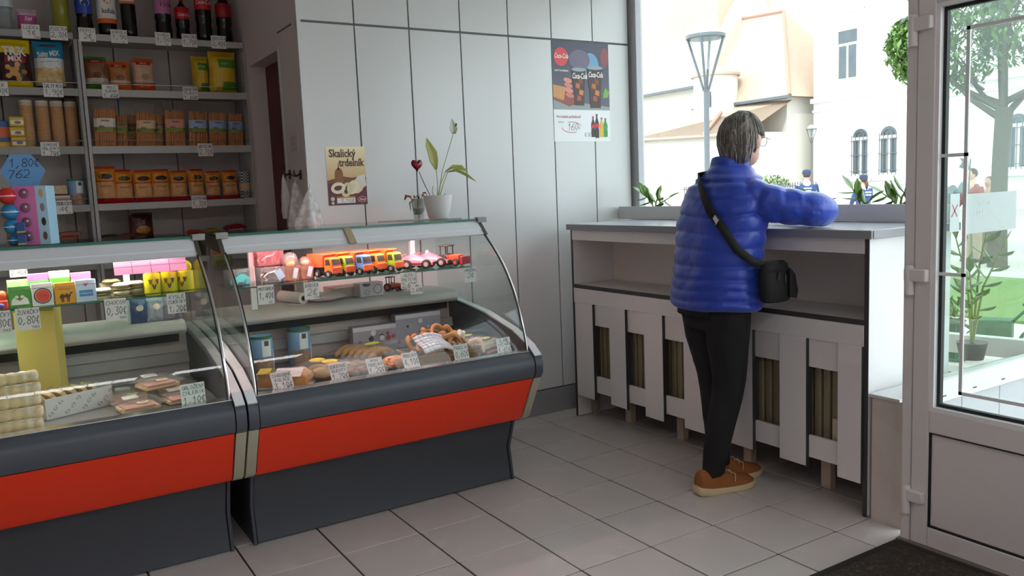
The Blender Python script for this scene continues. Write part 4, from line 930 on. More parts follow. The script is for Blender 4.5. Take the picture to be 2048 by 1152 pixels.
for i, (x, c_, cap, h) in enumerate([(0.082, '2a1210', 'c3161c', 0.125), (0.112, '1c0e0e', '2a2a2c', 0.145), (0.150, 'e0b21c', 'c3161c', 0.118), (0.180, '2e8a4a', '2e8a4a', 0.115)]):
    z0 = 0.028 if i != 1 else 0.022
    blob([(x-.015, z0), (x+.015, z0), (x+.016, z0+h*.30), (x+.013, z0+h*.42), (x+.016, z0+h*.62), (x+.005, z0+h*.86), (x+.005, z0+h), (x-.005, z0+h), (x-.005, z0+h*.86), (x-.016, z0+h*.62), (x-.013, z0+h*.42), (x-.016, z0+h*.30)], c_, -0.0010-0.0003*i, 'printed_bottle')
    blob([(x-.006, z0+h*.94), (x+.006, z0+h*.94), (x+.006, z0+h*1.03), (x-.006, z0+h*1.03)], cap, -0.0016-0.0003*i, 'printed_cap')
    blob([(x-.015, z0+h*.44), (x+.015, z0+h*.44), (x+.016, z0+h*.62), (x-.016, z0+h*.62)], ('c3161c', 'c3161c', 'e8a01c', '3c9a5a')[i], -0.0018-0.0003*i, 'printed_label')
# ---- wall note, hooks, hanging bags
nt_ = thing('wall_note', 'faint handwritten note taped to the pinkish side wall above the hooks', 'note', (-1.3305, 0.695, 1.655), -PI/2)
MB().box(-0.065, 0.065, 0, 0.0006, 0, 0.09).build('paper', mat('note_paper', 'cdbfbd', 0.8, var=0.02), nt_)
k = MB()
for i, t in enumerate(('UVÁDZA', 'VŠETKO', 'NAJSKÔR'.replace('Ô', 'O'))): stroke_text(k, t, -0.05, 0.062-0.028*i, 0.017, 0.0026, 0.0013, -0.0004)
k.build('lettering', cm('4a4248', 0.7), nt_)
M_HOOK = mat('hook_bronze', '5a4b40', 0.4, 0.8)
for i, (y, z) in enumerate([(0.80, 1.545), (0.615, 1.535)]):
    hk = thing('wall_hook', ('bronze double hook nearer the red door', 'bronze double hook nearer the panelled wall')[i], 'hook', (-1.3305, y, z), 0, 'hooks beside the doorway')
    MB().box(-0.006, 0.0, -0.012, 0.012, -0.03, 0.02).build('plate', M_HOOK, hk, bevel=0.002)
    for d in (-1, 1):
        MB().tube([(-0.004, 0, 0), (-0.03, d*0.015, -0.012), (-0.045, d*0.03, 0.0), (-0.046, d*0.034, 0.02)], [0.005, 0.004, 0.004, 0.003], 8).build('prong', M_HOOK, hk, smooth=60)
PBAG = glass('white_bag_film', 'f2f0f0', 1.25, haze=0.42, rough=0.2, hazecol='f2f0f2')
def hanging(label, loc, w_, h_, seed, mt):
    o = thing('plastic_bag', label, 'bag', loc, 0, 'bags hanging on the hooks')
    R = []; rnd = random.Random(seed)
    for j in range(15):
        v = j/14; ringv = []
        ww = (0.010+(w_-0.010)*min(1, v*1.25)**0.8)
        for i in range(22):
            a = 2*PI*i/22; f = 1+0.22*math.sin(5*a+seed)*min(1, 2*v)+0.10*mnoise.noise(Vector((math.cos(a)*2, math.sin(a)*2, v*4+seed)))
            ringv.append((0.03*v*math.sin(seed)+ww/2*f*math.cos(a), ww*0.28*f*math.sin(a), -h_*v))
        R.append(ringv)
    MB().rings(R, cap=False).build('film', mt, o, smooth=180)
    MB().tube([(0, 0, 0), (0.008, 0, 0.02), (0, 0, 0.035), (-0.008, 0, 0.02), (0, 0, 0)], 0.004, 6).build('handle_loop', mt, o, smooth=60)
hanging('white plastic bag hanging from the hook nearer the red door', (-1.374, 0.79, 1.53), 0.075, 0.23, 1, mat('white_plastic', 'dcd8d8', 0.45, var=0.05))
hanging('clear plastic bag bundle hanging from the hook nearer the panelled wall', (-1.372, 0.60, 1.49), 0.15, 0.27, 2.2, PBAG)
hanging('clear plastic bag spreading in front of the panelled wall corner', (-1.352, 0.43, 1.45), 0.14, 0.22, 3.7, PBAG)

# ---- tray, pot plant, vase on the case with the trucks
tr = tag(MB().prism([(-1.06, 0.26), (-0.70, 0.02), (-0.68, 0.05), (-0.70, 0.30), (-1.04, 0.31)], 'z', 1.2705, 1.2745).build('paper_sheet', mat('sheet_white', 'dcdcde', 0.5), None), 'flat white sheet under the flower pot on the display case', 'sheet')
M_POT = mat('pot_white', 'dfdad9', 0.35, var=0.02)
pp = thing('potted_plant', 'white pot with pale green arrow leaves and one white bloom on the display case', 'plant', (-0.812, 0.06, 1.2755))
MB().lathe([(0.046, 0), (0.050, 0.003), (0.062, 0.05), (0.073, 0.113), (0.074, 0.118), (0.069, 0.118), (0.066, 0.10)], n=32).build('pot', M_POT, pp, smooth=50)
MB().lathe([(0.066, 0.095), (0.060, 0.102), (0.01, 0.106)], n=24).build('soil', MATS['soil'], pp, smooth=60)
M_LEAF = mat('leaf_yellow_green', 'c0c878', 0.45, var=0.15, scale=20)
M_STEM = mat('stem_green', '98a05a', 0.5, var=0.1)
def leaf_mesh(path, widths, fold=0.25, n=4, up=(0, 0, 1), side=None):
    """leaf blade along a path; widths per path point; side = lateral direction"""
    mb = MB(); pts = [Vector(p) for p in path]; rows = []
    for i, p in enumerate(pts):
        t = (pts[min(i+1, len(pts)-1)]-pts[max(i-1, 0)]).normalized()
        sd_ = Vector(side) if side else t.cross(Vector(up)); sd_ = (sd_-t*sd_.dot(t)).normalized(); nn = sd_.cross(t).normalized()
        rows.append([p+sd_*widths[i]*u+nn*abs(u)*widths[i]*fold for u in [(-1+2*j/(2*n)) for j in range(2*n+1)]])
    return mb.rings(rows, cap=False, closed=False)
def solid_leaf(mb, name, m, parent, **k): return mb.build(name, m, parent, smooth=180, solid=0.0015, **k)
solid_leaf(leaf_mesh([(0.0, 0, 0.247), (-0.012, -.005, 0.29), (-0.018, -.005, 0.33), (-0.035, 0, 0.37), (-0.045, 0, 0.405)], [0.006, 0.022, 0.024, 0.016, 0.001], 0.3, side=(1, -0.4, 0.2)), 'leaf', M_LEAF, pp)
solid_leaf(leaf_mesh([(0.05, 0, 0.235), (0.09, -.01, 0.252), (0.13, -.02, 0.250), (0.165, -.03, 0.232)], [0.004, 0.022, 0.020, 0.002], 0.4, side=(0.1, -1, 0.5)), 'leaf', M_LEAF, pp)
solid_leaf(leaf_mesh([(0.06, 0, 0.232), (0.10, -.03, 0.236), (0.15, -.04, 0.212), (0.20, -.05, 0.180)], [0.004, 0.020, 0.014, 0.001], 0.4, side=(0.1, -1, 0.3)), 'leaf', M_LEAF, pp)
for pth in ([(0.0, 0, 0.10), (0.004, 0, 0.18), (0.0, 0, 0.25)], [(0.004, 0, 0.10), (0.02, 0, 0.17), (0.055, 0, 0.236)], [(0.008, 0, 0.10), (0.035, 0, 0.17), (0.065, 0, 0.233)], [(0.002, 0, 0.10), (0.035, 0, 0.24), (0.080, 0, 0.355), (0.110, 0, 0.43)], [(-0.02, 0, 0.10), (-0.028, 0, 0.14), (-0.022, 0, 0.165)], [(0.02, 0.0, 0.10), (0.045, 0, 0.125)], [(-0.01, 0.0, 0.10), (-0.035, 0, 0.118)]):
    MB().tube(pth, [0.0032]+[0.0020]*(len(pth)-1), 6).build('stem', M_STEM, pp, smooth=60)
solid_leaf(leaf_mesh([(0.110, 0, 0.425), (0.108, -.004, 0.45), (0.104, -.004, 0.475), (0.104, 0, 0.50)], [0.010, 0.021, 0.012, 0.001], 0.5, side=(1, -0.3, 0)), 'bloom', mat('bloom_white', 'dcdfc8', 0.5), pp)
MB().tube([(0.116, -.012, 0.46), (0.122, -.012, 0.475)], 0.005, 8).build('spadix', cm('5a5a3a', 0.6), pp, smooth=60)
hs = thing('heart_pick', 'glossy dark red heart on a stick in the white flower pot', 'decoration', (-0.845, 0.055, 1.372))
hp = []
for k_ in range(28):
    t_ = 2*PI*k_/28; hp.append((0.0032*16*math.sin(t_)**3*0.62, 0.0032*(13*math.cos(t_)-5*math.cos(2*t_)-2*math.cos(3*t_)-math.cos(4*t_))*0.68))
Rg = []
for s_, d_ in ((0.2, -0.013), (0.7, -0.010), (1.0, 0.0), (0.7, 0.010), (0.2, 0.013)): Rg.append([(a*s_-0.075, d_, b*s_+0.175) for a, b in hp])
MB().rings(Rg).build('heart', mat('heart_red', '7e0f18', 0.2), hs, smooth=180)
MB().tube([(0, 0, 0), (-0.035, 0, 0.07), (-0.066, 0, 0.142)], 0.0022, 6).build('stick', cm('6a5548', 0.6), hs, smooth=60)
vs_ = thing('flower_vase', 'faceted glass tumbler with wilting red and orange flowers on the display case', 'vase', (-0.855, 0.20, 1.2755))
MB().lathe([(0.026, 0), (0.028, 0.01), (0.030, 0.035), (0.036, 0.075), (0.039, 0.103), (0.036, 0.103), (0.033, 0.07), (0.027, 0.03)], n=10).build('tumbler', glass('tumbler_glass', 'e3e6e4', 1.5, haze=0.15), vs_)
MB().lathe([(0.024, 0.022), (0.026, 0.035), (0.029, 0.05), (0.027, 0.055)], n=14).build('pebbles', mat('pebble_ochre', '8a6a30', 0.6, var=0.4, scale=80, bump=1.0, bscale=160), vs_, smooth=60)
rv = random.Random(4)
for i in range(7):
    a = rv.uniform(0, 2*PI); ex = 0.055*math.cos(a)+(-0.01); ez = 0.118+rv.uniform(-0.01, 0.022)
    MB().tube([(0, 0, 0.05), (ex*0.4, 0.01*math.sin(a), 0.10), (ex*0.8, 0.02*math.sin(a), ez)], 0.0016, 5).build('stem', cm('6b5a3a', 0.6), vs_, smooth=60)
    solid_leaf(leaf_mesh([(ex*0.6, 0.02*math.sin(a), ez), (ex, 0.03*math.sin(a), ez+0.004), (ex*1.25, 0.03*math.sin(a), ez-0.014)], [0.006, 0.017, 0.003], 0.35, side=(0.2, 1, 0.2)), 'petal', cm(('a31c2a', 'b5432a', 'a8762e', '8c1622')[i % 4], 0.5), vs_)
MB().tube([(-0.02, 0, 0.10), (-0.048, 0, 0.085), (-0.045, 0, 0.045)], [0.004, 0.005, 0.002], 6).build('drooping_leaf', cm('9a937c', 0.6), vs_, smooth=60)

# ---- things on top of the left case: ball display box with sign
db = thing('ball_box', 'pink and blue display box with grey ball prints on the display case top', 'display box', (-2.585, -0.05, 1.2715), -0.42)
PINK = cm('d979b4', 0.45); LB = cm('a9cde2', 0.45)
MB().box(-0.058, 0.058, -0.03, 0.05, 0, 0.222).build('box', LB, db, bevel=0.001)
k = MB(); flat(k, [(-0.058, 0), (0.020, 0), (0.020, 0.222), (-0.058, 0.222)], -0.0306); k.build('pink_face', PINK, db)
BALL = mat('ball_print_grey', '8a5a72', 0.25, var=0.3, scale=30)
for i in range(4):
    z = 0.195-0.054*i
    MB().ell((-0.020, -0.031, z), (0.019, 0.006, 0.019)).build('ball_print', BALL, db, smooth=180)
    MB().ell((-0.016, -0.036, z+0.004), (0.005, 0.003, 0.005)).build('highlight_print', cm('d9c6cf', 0.3), db, smooth=180)
    MB().ell((0.040, -0.0302, z), (0.008, 0.001, 0.016)).build('oval_print', cm(('c2a060', '7c8088', '30302c', '6a5040')[i], 0.5), db, smooth=180)
sg = thing('hexagon_sign', 'blue hexagonal price sign reading 1,80€ 762 above the ball box', 'sign', (-2.606, 0.04, 1.4945), -0.05)
hexp = [(-0.078, 0.060), (-0.046, 0.0), (0.042, 0.0), (0.076, 0.060), (0.030, 0.124), (-0.040, 0.124)]
MB().prism(hexp, 'y', 0, 0.003).build('board', mat('sign_blue', '5d92c4', 0.45, var=0.02), sg)
k = MB(); stroke_text(k, '1,80€', -0.044, 0.076, 0.030, 0.0038, 0.0024, -0.001, 0.15); stroke_text(k, '762', -0.052, 0.034, 0.030, 0.0046, 0.0024, -0.001, 0.15); k.build('lettering', cm('14284a', 0.5), sg)
k = MB(); ring(k, 0.032, 0.008, 0.018, 0.007, 0.0012, -0.001, 4, PI/4); k.build('logo_box', cm('3c5c88', 0.5), sg)
MB().box(-0.004, 0.004, 0.003, 0.006, -0.222, 0.06).build('stake', cm('7aa8d0', 0.5), sg)
yb = thing('orange_card', 'orange card behind the coloured balls at the picture edge', 'card', (-2.645, 0.02, 1.2715), -0.42)
MB().box(-0.045, 0.03, 0, 0.004, 0, 0.222).build('card', cm('c8891c', 0.5), yb); MB().box(-0.045, 0.03, -0.001, 0.0, 0.20, 0.215).build('white_rim', cm('e0c88a', 0.5), yb)
for i, (x, z, col, r, lab) in enumerate([(-2.672, 0.187, 'c92a2a', 0.030, 'shiny red capsule ball on top of the heap at the picture edge'), (-2.668, 0.128, '2d7fae', 0.029, 'shiny blue capsule ball below the red one'), (-2.666, 0.072, '2d86b8', 0.027, 'shiny light blue capsule ball, third in the heap'), (-2.664, 0.022, '2a6fa8', 0.022, 'small blue capsule ball at the foot of the heap')]):
    o = thing('capsule_ball', lab, 'ball', (x, -0.075, 1.2715+z), 0.3*i, 'capsule balls')
    MB().ell((0, 0, 0), (r, r, r), 20, 12).build('shell', mat('capsule_'+col, col, 0.15), o, smooth=180)
    MB().lathe([(r*1.01, -0.0015), (r*1.02, 0), (r*1.01, 0.0015)], n=24, cap=False).build('seam', cm('dfe3e6', 0.3), o, smooth=60)
for i in range(2):
    o = thing('sweet_stick', ('upper small blue sweet packet beside the pink box', 'lower small blue sweet packet beside the pink box')[i], 'packet', (-2.638, -0.105, 1.2718+0.045*(1-i)), -0.1, 'sweet packets')
    MB().box(-0.014, 0.014, -0.006, 0.006, 0, 0.042).build('wrapper', cm('2a4f8a', 0.3), o, bevel=0.002); MB().box(-0.014, 0.014, -0.0066, -0.006, 0.004, 0.010).build('stripe', cm('b8b02c', 0.4), o)
# ================================================================== GOODS IN THE CASE WITH THE TRUCKS
GS = 1.0388; LD = 0.9046; DK = 0.6325
CLEAR = glass('clear_box', 'f4f2f2', 1.4, haze=0.06)
PEACH = glass('peach_tub', 'f3d8cc', 1.4, haze=0.22, hazecol='f0c4ae')
TYRE = mat('toy_tyre', '1b1b1d', 0.7)
def wheel(p, x, y, r, w, hub='9a9a9c', nm='wheel'):
    o = MB().lathe([(r*.8, -w/2), (r, -w*.3), (r, w*.3), (r*.8, w/2)], (0, 0, 0), 14, axis='x').build(nm, TYRE, p, smooth=40); o.location = (x, y, r)
    h = MB().lathe([(r*.5, -w*.52), (r*.5, w*.52)], (0, 0, 0), 8, axis='x').build('hub', cm(hub, 0.4), o)
    return o
def toy_truck(label, loc, rz, cab, bed):
    t = thing('toy_truck', label, 'toy', loc, rz, 'orange toy dump trucks')
    # front is -y
    c = MB().prism([(-0.085, 0.026), (-0.088, 0.058), (-0.078, 0.094), (-0.035, 0.096), (-0.030, 0.026)], 'x', -0.032, 0.032).build('cab', cm(cab, 0.35), t, bevel=0.004)
    for s in (-1, 1): MB().prism([(-0.076, 0.060), (-0.070, 0.086), (-0.042, 0.086), (-0.042, 0.060)], 'x', s*0.0322, s*0.0335).build('side_window', cm('3a3024', 0.3), c)
    MB().prism([(-0.0895, 0.060), (-0.0815, 0.086), (-0.0800, 0.086), (-0.0880, 0.060)], 'x', -0.026, 0.026).build('windscreen', cm('35302c', 0.2), c)
    g = MB().box(-0.034, 0.034, -0.094, -0.086, 0.020, 0.050).build('grille', cm('f0713a', 0.4), t, bevel=0.002)
    for k_ in range(3): MB().box(-0.030, 0.030, -0.0955, -0.094, 0.024+0.009*k_, 0.028+0.009*k_).build('grille_bar', cm('c9481f', 0.4), g)
    MB().prism([(-0.026, 0.050), (-0.030, 0.100), (-0.05, 0.108), (-0.048, 0.112), (0.085, 0.112), (0.10, 0.060), (0.080, 0.046)], 'x', -0.036, 0.036).build('dump_bed', cm(bed, 0.35), t, bevel=0.004)
    MB().box(-0.020, 0.020, -0.08, 0.085, 0.018, 0.048).build('chassis', TYRE, t)
    for s in (-1, 1):
        for y in (-0.062, 0.018, 0.062): wheel(t, s*0.030, y, 0.019, 0.016)
    t.scale = (0.90, 0.92, 0.98)
    return t
OR = 'f4672a'
for i, (x, y, cab, lab) in enumerate([(-1.452, -0.015, 'f47a2a', 'orange-cab toy dump truck, first in the row beside the doll tubs'), (-1.382, 0.0, '7fb52a', 'green-cab toy dump truck, second in the row'), (-1.300, -0.015, '4a86c4', 'blue-cab toy dump truck in the middle of the row'), (-1.225, 0.0, 'f48a2a', 'orange-cab toy dump truck between blue and green ones'), (-1.142, -0.01, '86c22e', 'green-cab toy dump truck, last in the row')]):
    toy_truck(lab, (x, y, GS), 0.42, cab, ('fa5a34', OR, 'f85f38', OR, 'f6652e')[i])
def race_car(label, loc, rz, col):
    t = thing('toy_race_car', label, 'toy', loc, rz, 'pink toy racing cars')
    c = cm(col, 0.3)
    b = [(-0.085, 0.022, 0.030), (-0.06, 0.038, 0.040), (-0.02, 0.044, 0.056), (0.02, 0.044, 0.074), (0.06, 0.042, 0.062), (0.085, 0.030, 0.046)]
    MB().rings([[(-w, y, 0.018), (w, y, 0.018), (w*1.0, y, h*0.65), (w*0.55, y, h), (-w*0.55, y, h), (-w, y, h*0.65)] for y, w, h in b]).build('body', c, t, smooth=60)
    MB().lathe([(0.008, 0.0), (0.008, 0.012), (0.004, 0.016)], (0, 0.03, 0.068), 10).build('beacon', W_, t, smooth=50)
    MB().box(-0.036, 0.036, -0.090, -0.082, 0.020, 0.034).build('bumper', TYRE, t, bevel=0.002)
    MB().box(-0.040, 0.040, 0.070, 0.082, 0.066, 0.070).build('spoiler', c, t)
    for s in (-1, 1):
        for y in (-0.052, 0.055): wheel(t, s*0.042, y, 0.024, 0.018, 'b9aca0')
        MB().box(s*0.0445, s*0.0455, -0.03, 0.03, 0.024, 0.030).build('side_stripe', cm('3a2a2a', 0.4), t)
for i, (x, y, lab) in enumerate([(-1.050, 0.045, 'pink toy racing car nearest the green-cab truck'), (-0.975, -0.015, 'pink toy racing car in the middle of the three'), (-0.885, 0.0, 'pink toy racing car nearest the toy tractor')]):
    race_car(lab, (x, y, GS), 0.85, ('e8788a', 'e66f82', 'ea6c7c')[i])
def toy_tractor(label, loc, rz, s=1.0):
    t = thing('toy_tractor', label, 'toy', loc, rz, 'toy tractors')
    MB().box(-0.022*s, 0.022*s, -0.06*s, 0.0, 0.025*s, 0.058*s).build('bonnet', cm('b5502e', 0.4), t, bevel=0.004)
    MB().box(-0.026*s, 0.026*s, 0.0, 0.05*s, 0.03*s, 0.055*s).build('body', cm('a8452a', 0.4), t, bevel=0.003)
    for a in (-1, 1):
        for y in (0.004, 0.046): MB().box((a*0.024-0.002)*s, (a*0.024+0.002)*s, y*s-0.002, y*s+0.002, 0.055*s, 0.098*s).build('cab_post', TYRE, t)
        wheel(t, a*0.034*s, 0.032*s, 0.030*s, 0.018*s, 'c23a2a'); wheel(t, a*0.028*s, -0.045*s, 0.019*s, 0.014*s, 'c23a2a')
    MB().box(-0.032*s, 0.032*s, -0.004*s, 0.054*s, 0.098*s, 0.106*s).build('cab_roof', cm('3a3634', 0.5), t, bevel=0.003)
    MB().box(-0.036*s, 0.036*s, -0.092*s, -0.074*s, 0.010*s, 0.050*s).build('front_loader', cm('a32232', 0.4), t, bevel=0.003)
    MB().tube([(0.03*s, 0.0, 0.045*s), (0.03*s, -0.075*s, 0.032*s)], 0.004*s, 6).build('loader_arm', cm('a8452a', 0.4), t)
toy_tractor('red toy tractor with dark cab and front loader beside the pink racing cars', (-0.800, -0.03, GS), 0.5)
toy_tractor('small red and black toy tractor standing on the grey ledge', (-0.985, 0.28, LD), 0.7, 0.72)
o = thing('toy_plane', 'flat pale green toy at the end of the glass shelf', 'toy', (-0.772, 0.06, GS), 0.2)
MB().prism([(-0.045, 0), (0.045, 0.002), (0.05, 0.012), (-0.04, 0.016)], 'x', -0.012, 0.012).build('body', cm('a8ac4a', 0.4), o, bevel=0.002)
MB().box(-0.05, 0.05, -0.010, 0.010, 0.010, 0.014).build('wing', cm('b9bd63', 0.4), o)
# motorbikes / car in clear boxes
def moto(p, col, z0=0.004):
    m = mat('toy_chrome_'+col, col, 0.2, 0.8)
    for x in (-0.032, 0.032):
        w = MB().lathe([(0.016, -0.005), (0.020, 0), (0.016, 0.005), (0.012, 0), (0.016, -0.005)], (0, 0, 0), 16, cap=False, axis='y').build('wheel', m, p, smooth=60); w.location = (x, 0, z0+0.020)
    MB().tube([(-0.032, 0, z0+0.020), (-0.012, 0, z0+0.036), (0.015, 0, z0+0.038), (0.026, 0, z0+0.050)], [0.006, 0.010, 0.009, 0.004], 8).build('frame', m, p, smooth=60)
    MB().tube([(0.026, 0, z0+0.050), (0.032, 0, z0+0.020)], 0.004, 6).build('fork', m, p, smooth=60)
    MB().tube([(0.022, -0.018, z0+0.054), (0.026, 0, z0+0.052), (0.022, 0.018, z0+0.054)], 0.003, 6).build('handlebar', m, p, smooth=60)
    MB().ell((-0.016, 0, z0+0.044), (0.020, 0.009, 0.006)).build('seat', cm('3a3438', 0.4), p, smooth=180)
def clear_box(p, w, d, h, m): return MB().box(-w/2, w/2, -d/2, d/2, 0, h).build('clear_box', m, p, bevel=0.003)
PKF = glass('pink_film', 'f6c6cc', 1.4, haze=0.12, hazecol='f0a0aa')
t = thing('toy_car_box', 'teal toy car in a clear box at the start of the glass shelf', 'toy', (-1.838, -0.01, GS), 0.12); clear_box(t, 0.115, 0.06, 0.072, CLEAR)
TEAL = mat('toy_teal', '2fa7a7', 0.2, 0.5)
MB().rings([[(x, -w, 0.014), (x, w, 0.014), (x, w*.8, h), (x, -w*.8, h)] for x, w, h in ((-0.045, .016, .026), (-0.02, .02, .034), (0.0, .018, .05), (0.02, .018, .048), (0.035, .02, .034), (0.046, .016, .026))]).build('car_body', TEAL, t, smooth=40)
for x in (-0.026, 0.028):
    for s in (-1, 1):
        w = MB().lathe([(0.012, -0.004), (0.012, 0.004)], (0, 0, 0), 12, axis='y').build('wheel', TEAL, t); w.location = (x, s*0.02, 0.0145)
MB().tube([(-0.01, -.01, 0.05), (0.0, -.01, 0.062), (0.03, -.01, 0.058)], 0.003, 6).build('roof_rail', TEAL, t, smooth=60)
t = thing('toy_motorbike_box', 'chrome toy motorbike in a clear box with blue tag, lower of the two', 'toy', (-1.702, -0.02, GS), 0.1, 'boxed toy motorbikes'); clear_box(t, 0.115, 0.055, 0.070, CLEAR); moto(t, 'b8a8a0')
MB().cbox(0.03, -0.030, 0.035, 0.034, 0.001, 0.044, Matrix.Rotation(-0.5, 3, 'Y')).build('tag', cm('8fb0c9', 0.5), t)
t = thing('toy_motorbike_box', 'chrome toy motorbike in a pink-lit clear box, upper of the two', 'toy', (-1.690, 0.04, GS+0.0715), 0.1, 'boxed toy motorbikes'); clear_box(t, 0.125, 0.055, 0.076, PKF); moto(t, 'c9a6a8')
for i, (x, y, hh, lab) in enumerate([(-1.608, -0.01, 0.128, 'peach doll tub with tall clear dome, beside the motorbikes'), (-1.535, 0.01, 0.098, 'peach doll tub with low clear dome, beside the trucks')]):
    t = thing('doll_tub', lab, 'toy', (x, y, GS), 0.1, 'peach doll tubs')
    MB().rings([[(a*s_, b*s_*0.8, z) for a, b in ((-1, -1), (1, -1), (1, 1), (-1, 1))] for s_, z in ((0.026, 0.001), (0.034, 0.062), (0.036, 0.066))]).build('tub', PEACH, t)
    MB().lathe([(0.034, 0.064), (0.034, hh-0.03), (0.028, hh-0.012), (0.016, hh-0.003), (0.002, hh)], n=20, cap=False).build('dome', CLEAR, t, smooth=60)
    MB().ell((0, 0, 0.078), (0.020, 0.020, 0.018), 16, 10).build('doll_head', cm('e09a5a', 0.5), t, smooth=180)
    MB().ell((0, 0.003, 0.084), (0.022, 0.021, 0.018), 16, 10).build('doll_hair', cm(('a0543a', '6a4a3a')[i], 0.6), t, smooth=180)
    MB().cbox(0.008, -0.0335, 0.034, 0.020, 0.001, 0.046, Matrix.Rotation(0.3, 3, 'Y')).build('tag', cm('a9bccb', 0.5), t)
# ledge: paper roll, parcel, cartons
t = thing('paper_roll', 'white paper roll with dark core lying on the grey ledge', 'paper roll', (-1.535, 0.24, LD+0.0275), 0.25)
MB().lathe([(0.012, 0.10), (0.027, 0.10), (0.027, -0.10), (0.012, -0.10), (0.012, 0.10)], n=24, cap=False, axis='y').build('roll', cm('d9d3d0', 0.8), t, smooth=40)
MB().lathe([(0.013, 0.098), (0.011, 0.098), (0.011, -0.09), (0.0125, -0.09)], n=18, cap=False, axis='y').build('core', cm('5a4a44', 0.8), t, smooth=40)
MB().box(-0.06, 0.06, -0.12, -0.02, -0.0272, -0.0262).build('loose_end', cm('d9d3d0', 0.8), t)
t = thing('paper_parcel', 'soft white paper parcel lying beside the paper roll', 'parcel', (-1.405, 0.17, LD), 0.08)
Bg = Bag(0.20, 0.15, 0.040, seed=101, wob=0.006); mb = Bg.mesh([(0, 1)], None); mb.v = [(p[0], p[2]-0.075, p[1]+0.024) for p in mb.v]; mb.build('wrapping', cm('dcc9c6', 0.7), t, smooth=180)
MB().box(-0.05, 0.0, -0.05, 0.0, 0.043, 0.0445).build('label', cm('efe7e6', 0.6), t)
t = thing('carton', 'open pinkish carton on the grey ledge behind the parcel', 'box', (-1.265, 0.27, LD), 0.05)
MB().box(-0.085, 0.085, -0.05, -0.047, 0, 0.055).box(-0.085, 0.085, 0.047, 0.05, 0, 0.055).box(-0.085, -0.082, -0.047, 0.047, 0, 0.055).box(0.082, 0.085, -0.047, 0.047, 0, 0.055).box(-0.085, 0.085, -0.05, 0.05, 0, 0.002).build('box', cm('d0b4ac', 0.7), t)
MB().box(-0.08, 0.08, -0.09, -0.05, 0.054, 0.0555).build('flap', cm('e0d6d4', 0.7), t)
t = thing('glove_box', 'white glove box with blue ring prints on the grey ledge', 'box', (-1.158, 0.20, LD), 0.12)
MB().box(-0.065, 0.065, -0.035, 0.035, 0, 0.068).build('box', cm('dccfd2', 0.6), t, bevel=0.001)
k = MB(); ring(k, 0.034, 0.034, 0.024, 0.024, 0.003, -0.0356); ring(k, -0.028, 0.020, 0.013, 0.013, 0.002, -0.0356); k.build('ring_print', cm('3f4aa0', 0.5), t)
k = MB(); flat(k, disc(-0.028, 0.066, 0.024, 0.016, 14, PI, 2*PI), -0.0358); printed(k, 'L', 0.014, -0.028, 0.015, -0.0358); k.build('blue_print', cm('4a55a8', 0.5), t)
# tins, pastries on the deck
for i, (x, y, rz, lab) in enumerate([(-1.758, 0.03, 0.2, 'blue wafer tin with green lid nearest the gap between the cases'), (-1.560, 0.10, 0.1, 'blue wafer tin with green lid behind the bun packs')]):
    t = thing('wafer_tin', lab, 'tin', (x, y, DK), rz, 'wafer tins in the case'); tin(t, 1.15)
LOAF = mat('loaf_golden', 'c98a3e', 0.5, var=0.25, scale=25)
BUN = mat('bun_pale', 'cdb389', 0.6, var=0.15, scale=25)
t = thing('cake_pack', 'golden layered cake slice pack with white label, in front of the tin', 'pastry', (-1.765, -0.33, DK+0.0015), -0.55)
MB().box(-0.115, 0.115, -0.055, 0.055, 0, 0.004).build('tray', cm('d8dcdc', 0.4), t)
MB().rings([[(x, -0.045*s_, 0.0045), (x, 0.045*s_, 0.0045), (x, 0.040*s_, 0.045*s_), (x, 0.0, 0.060*s_), (x, -0.040*s_, 0.045*s_)] for x, s_ in ((-0.10, .8), (-0.06, 1), (0.0, 1.05), (0.06, 1), (0.10, .75))]).build('cake', LOAF, t, smooth=60)
B = Bag(0.26, 0.13, 0.09, seed=111); mb = B.mesh([(0, 1)], None); mb.v = [(p[0], p[2]-0.065, p[1]*0.8+0.034) for p in mb.v]; mb.build('film', FILM, t, smooth=180)
MB().cbox(0.03, -0.03, 0.062, 0.11, 0.07, 0.001, Matrix.Rotation(0.35, 3, 'X')).build('label', cm('cfd3d6', 0.6), t)
MB().cbox(-0.075, -0.01, 0.066, 0.05, 0.06, 0.001, Matrix.Rotation(0.2, 3, 'X')).build('green_print', cm('b9a83a', 0.5), t)
def bun_pack(label, loc, rz, n, r, bm, lc, spread, seed):
    t = thing('bun_pack', label, 'pastry', loc, rz, 'packed buns in the case'); rn = random.Random(seed)
    for i in range(n):
        x = (i % spread-(spread-1)/2)*r*1.75; y = (i//spread-0.5)*r*1.7
        M = Matrix.Rotation(rn.uniform(-.4, .4), 3, 'Z')
        MB().ell((x+rn.uniform(-.004, .004), y, r*0.62), (r, r*0.86, r*0.62), 14, 8, M).build('bun', bm, t, smooth=180)
    B = Bag(r*1.9*spread+0.03, r*4.2, r*1.9, seed=seed, wob=0.01); mb = B.mesh([(0, 1)], None); mb.v = [(p[0], p[2]-r*2.1, p[1]*0.9+r*0.86) for p in mb.v]; mb.build('film', FILMH, t, smooth=180)
    for j, (lx, ly) in enumerate(lc):
        MB().ell((lx, ly, r*1.70), (0.036, 0.020, 0.002), 18, 6, Matrix.Rotation(0.3, 3, 'X')).build('yellow_label', cm('d9c83a', 0.5), t, smooth=180)
    return t
bun_pack('film pack of pale buns with two yellow labels', (-1.600, -0.29, DK+0.004), -0.1, 6, 0.042, BUN, [(0.0, 0.03), (0.04, -0.03)], 3, 121)
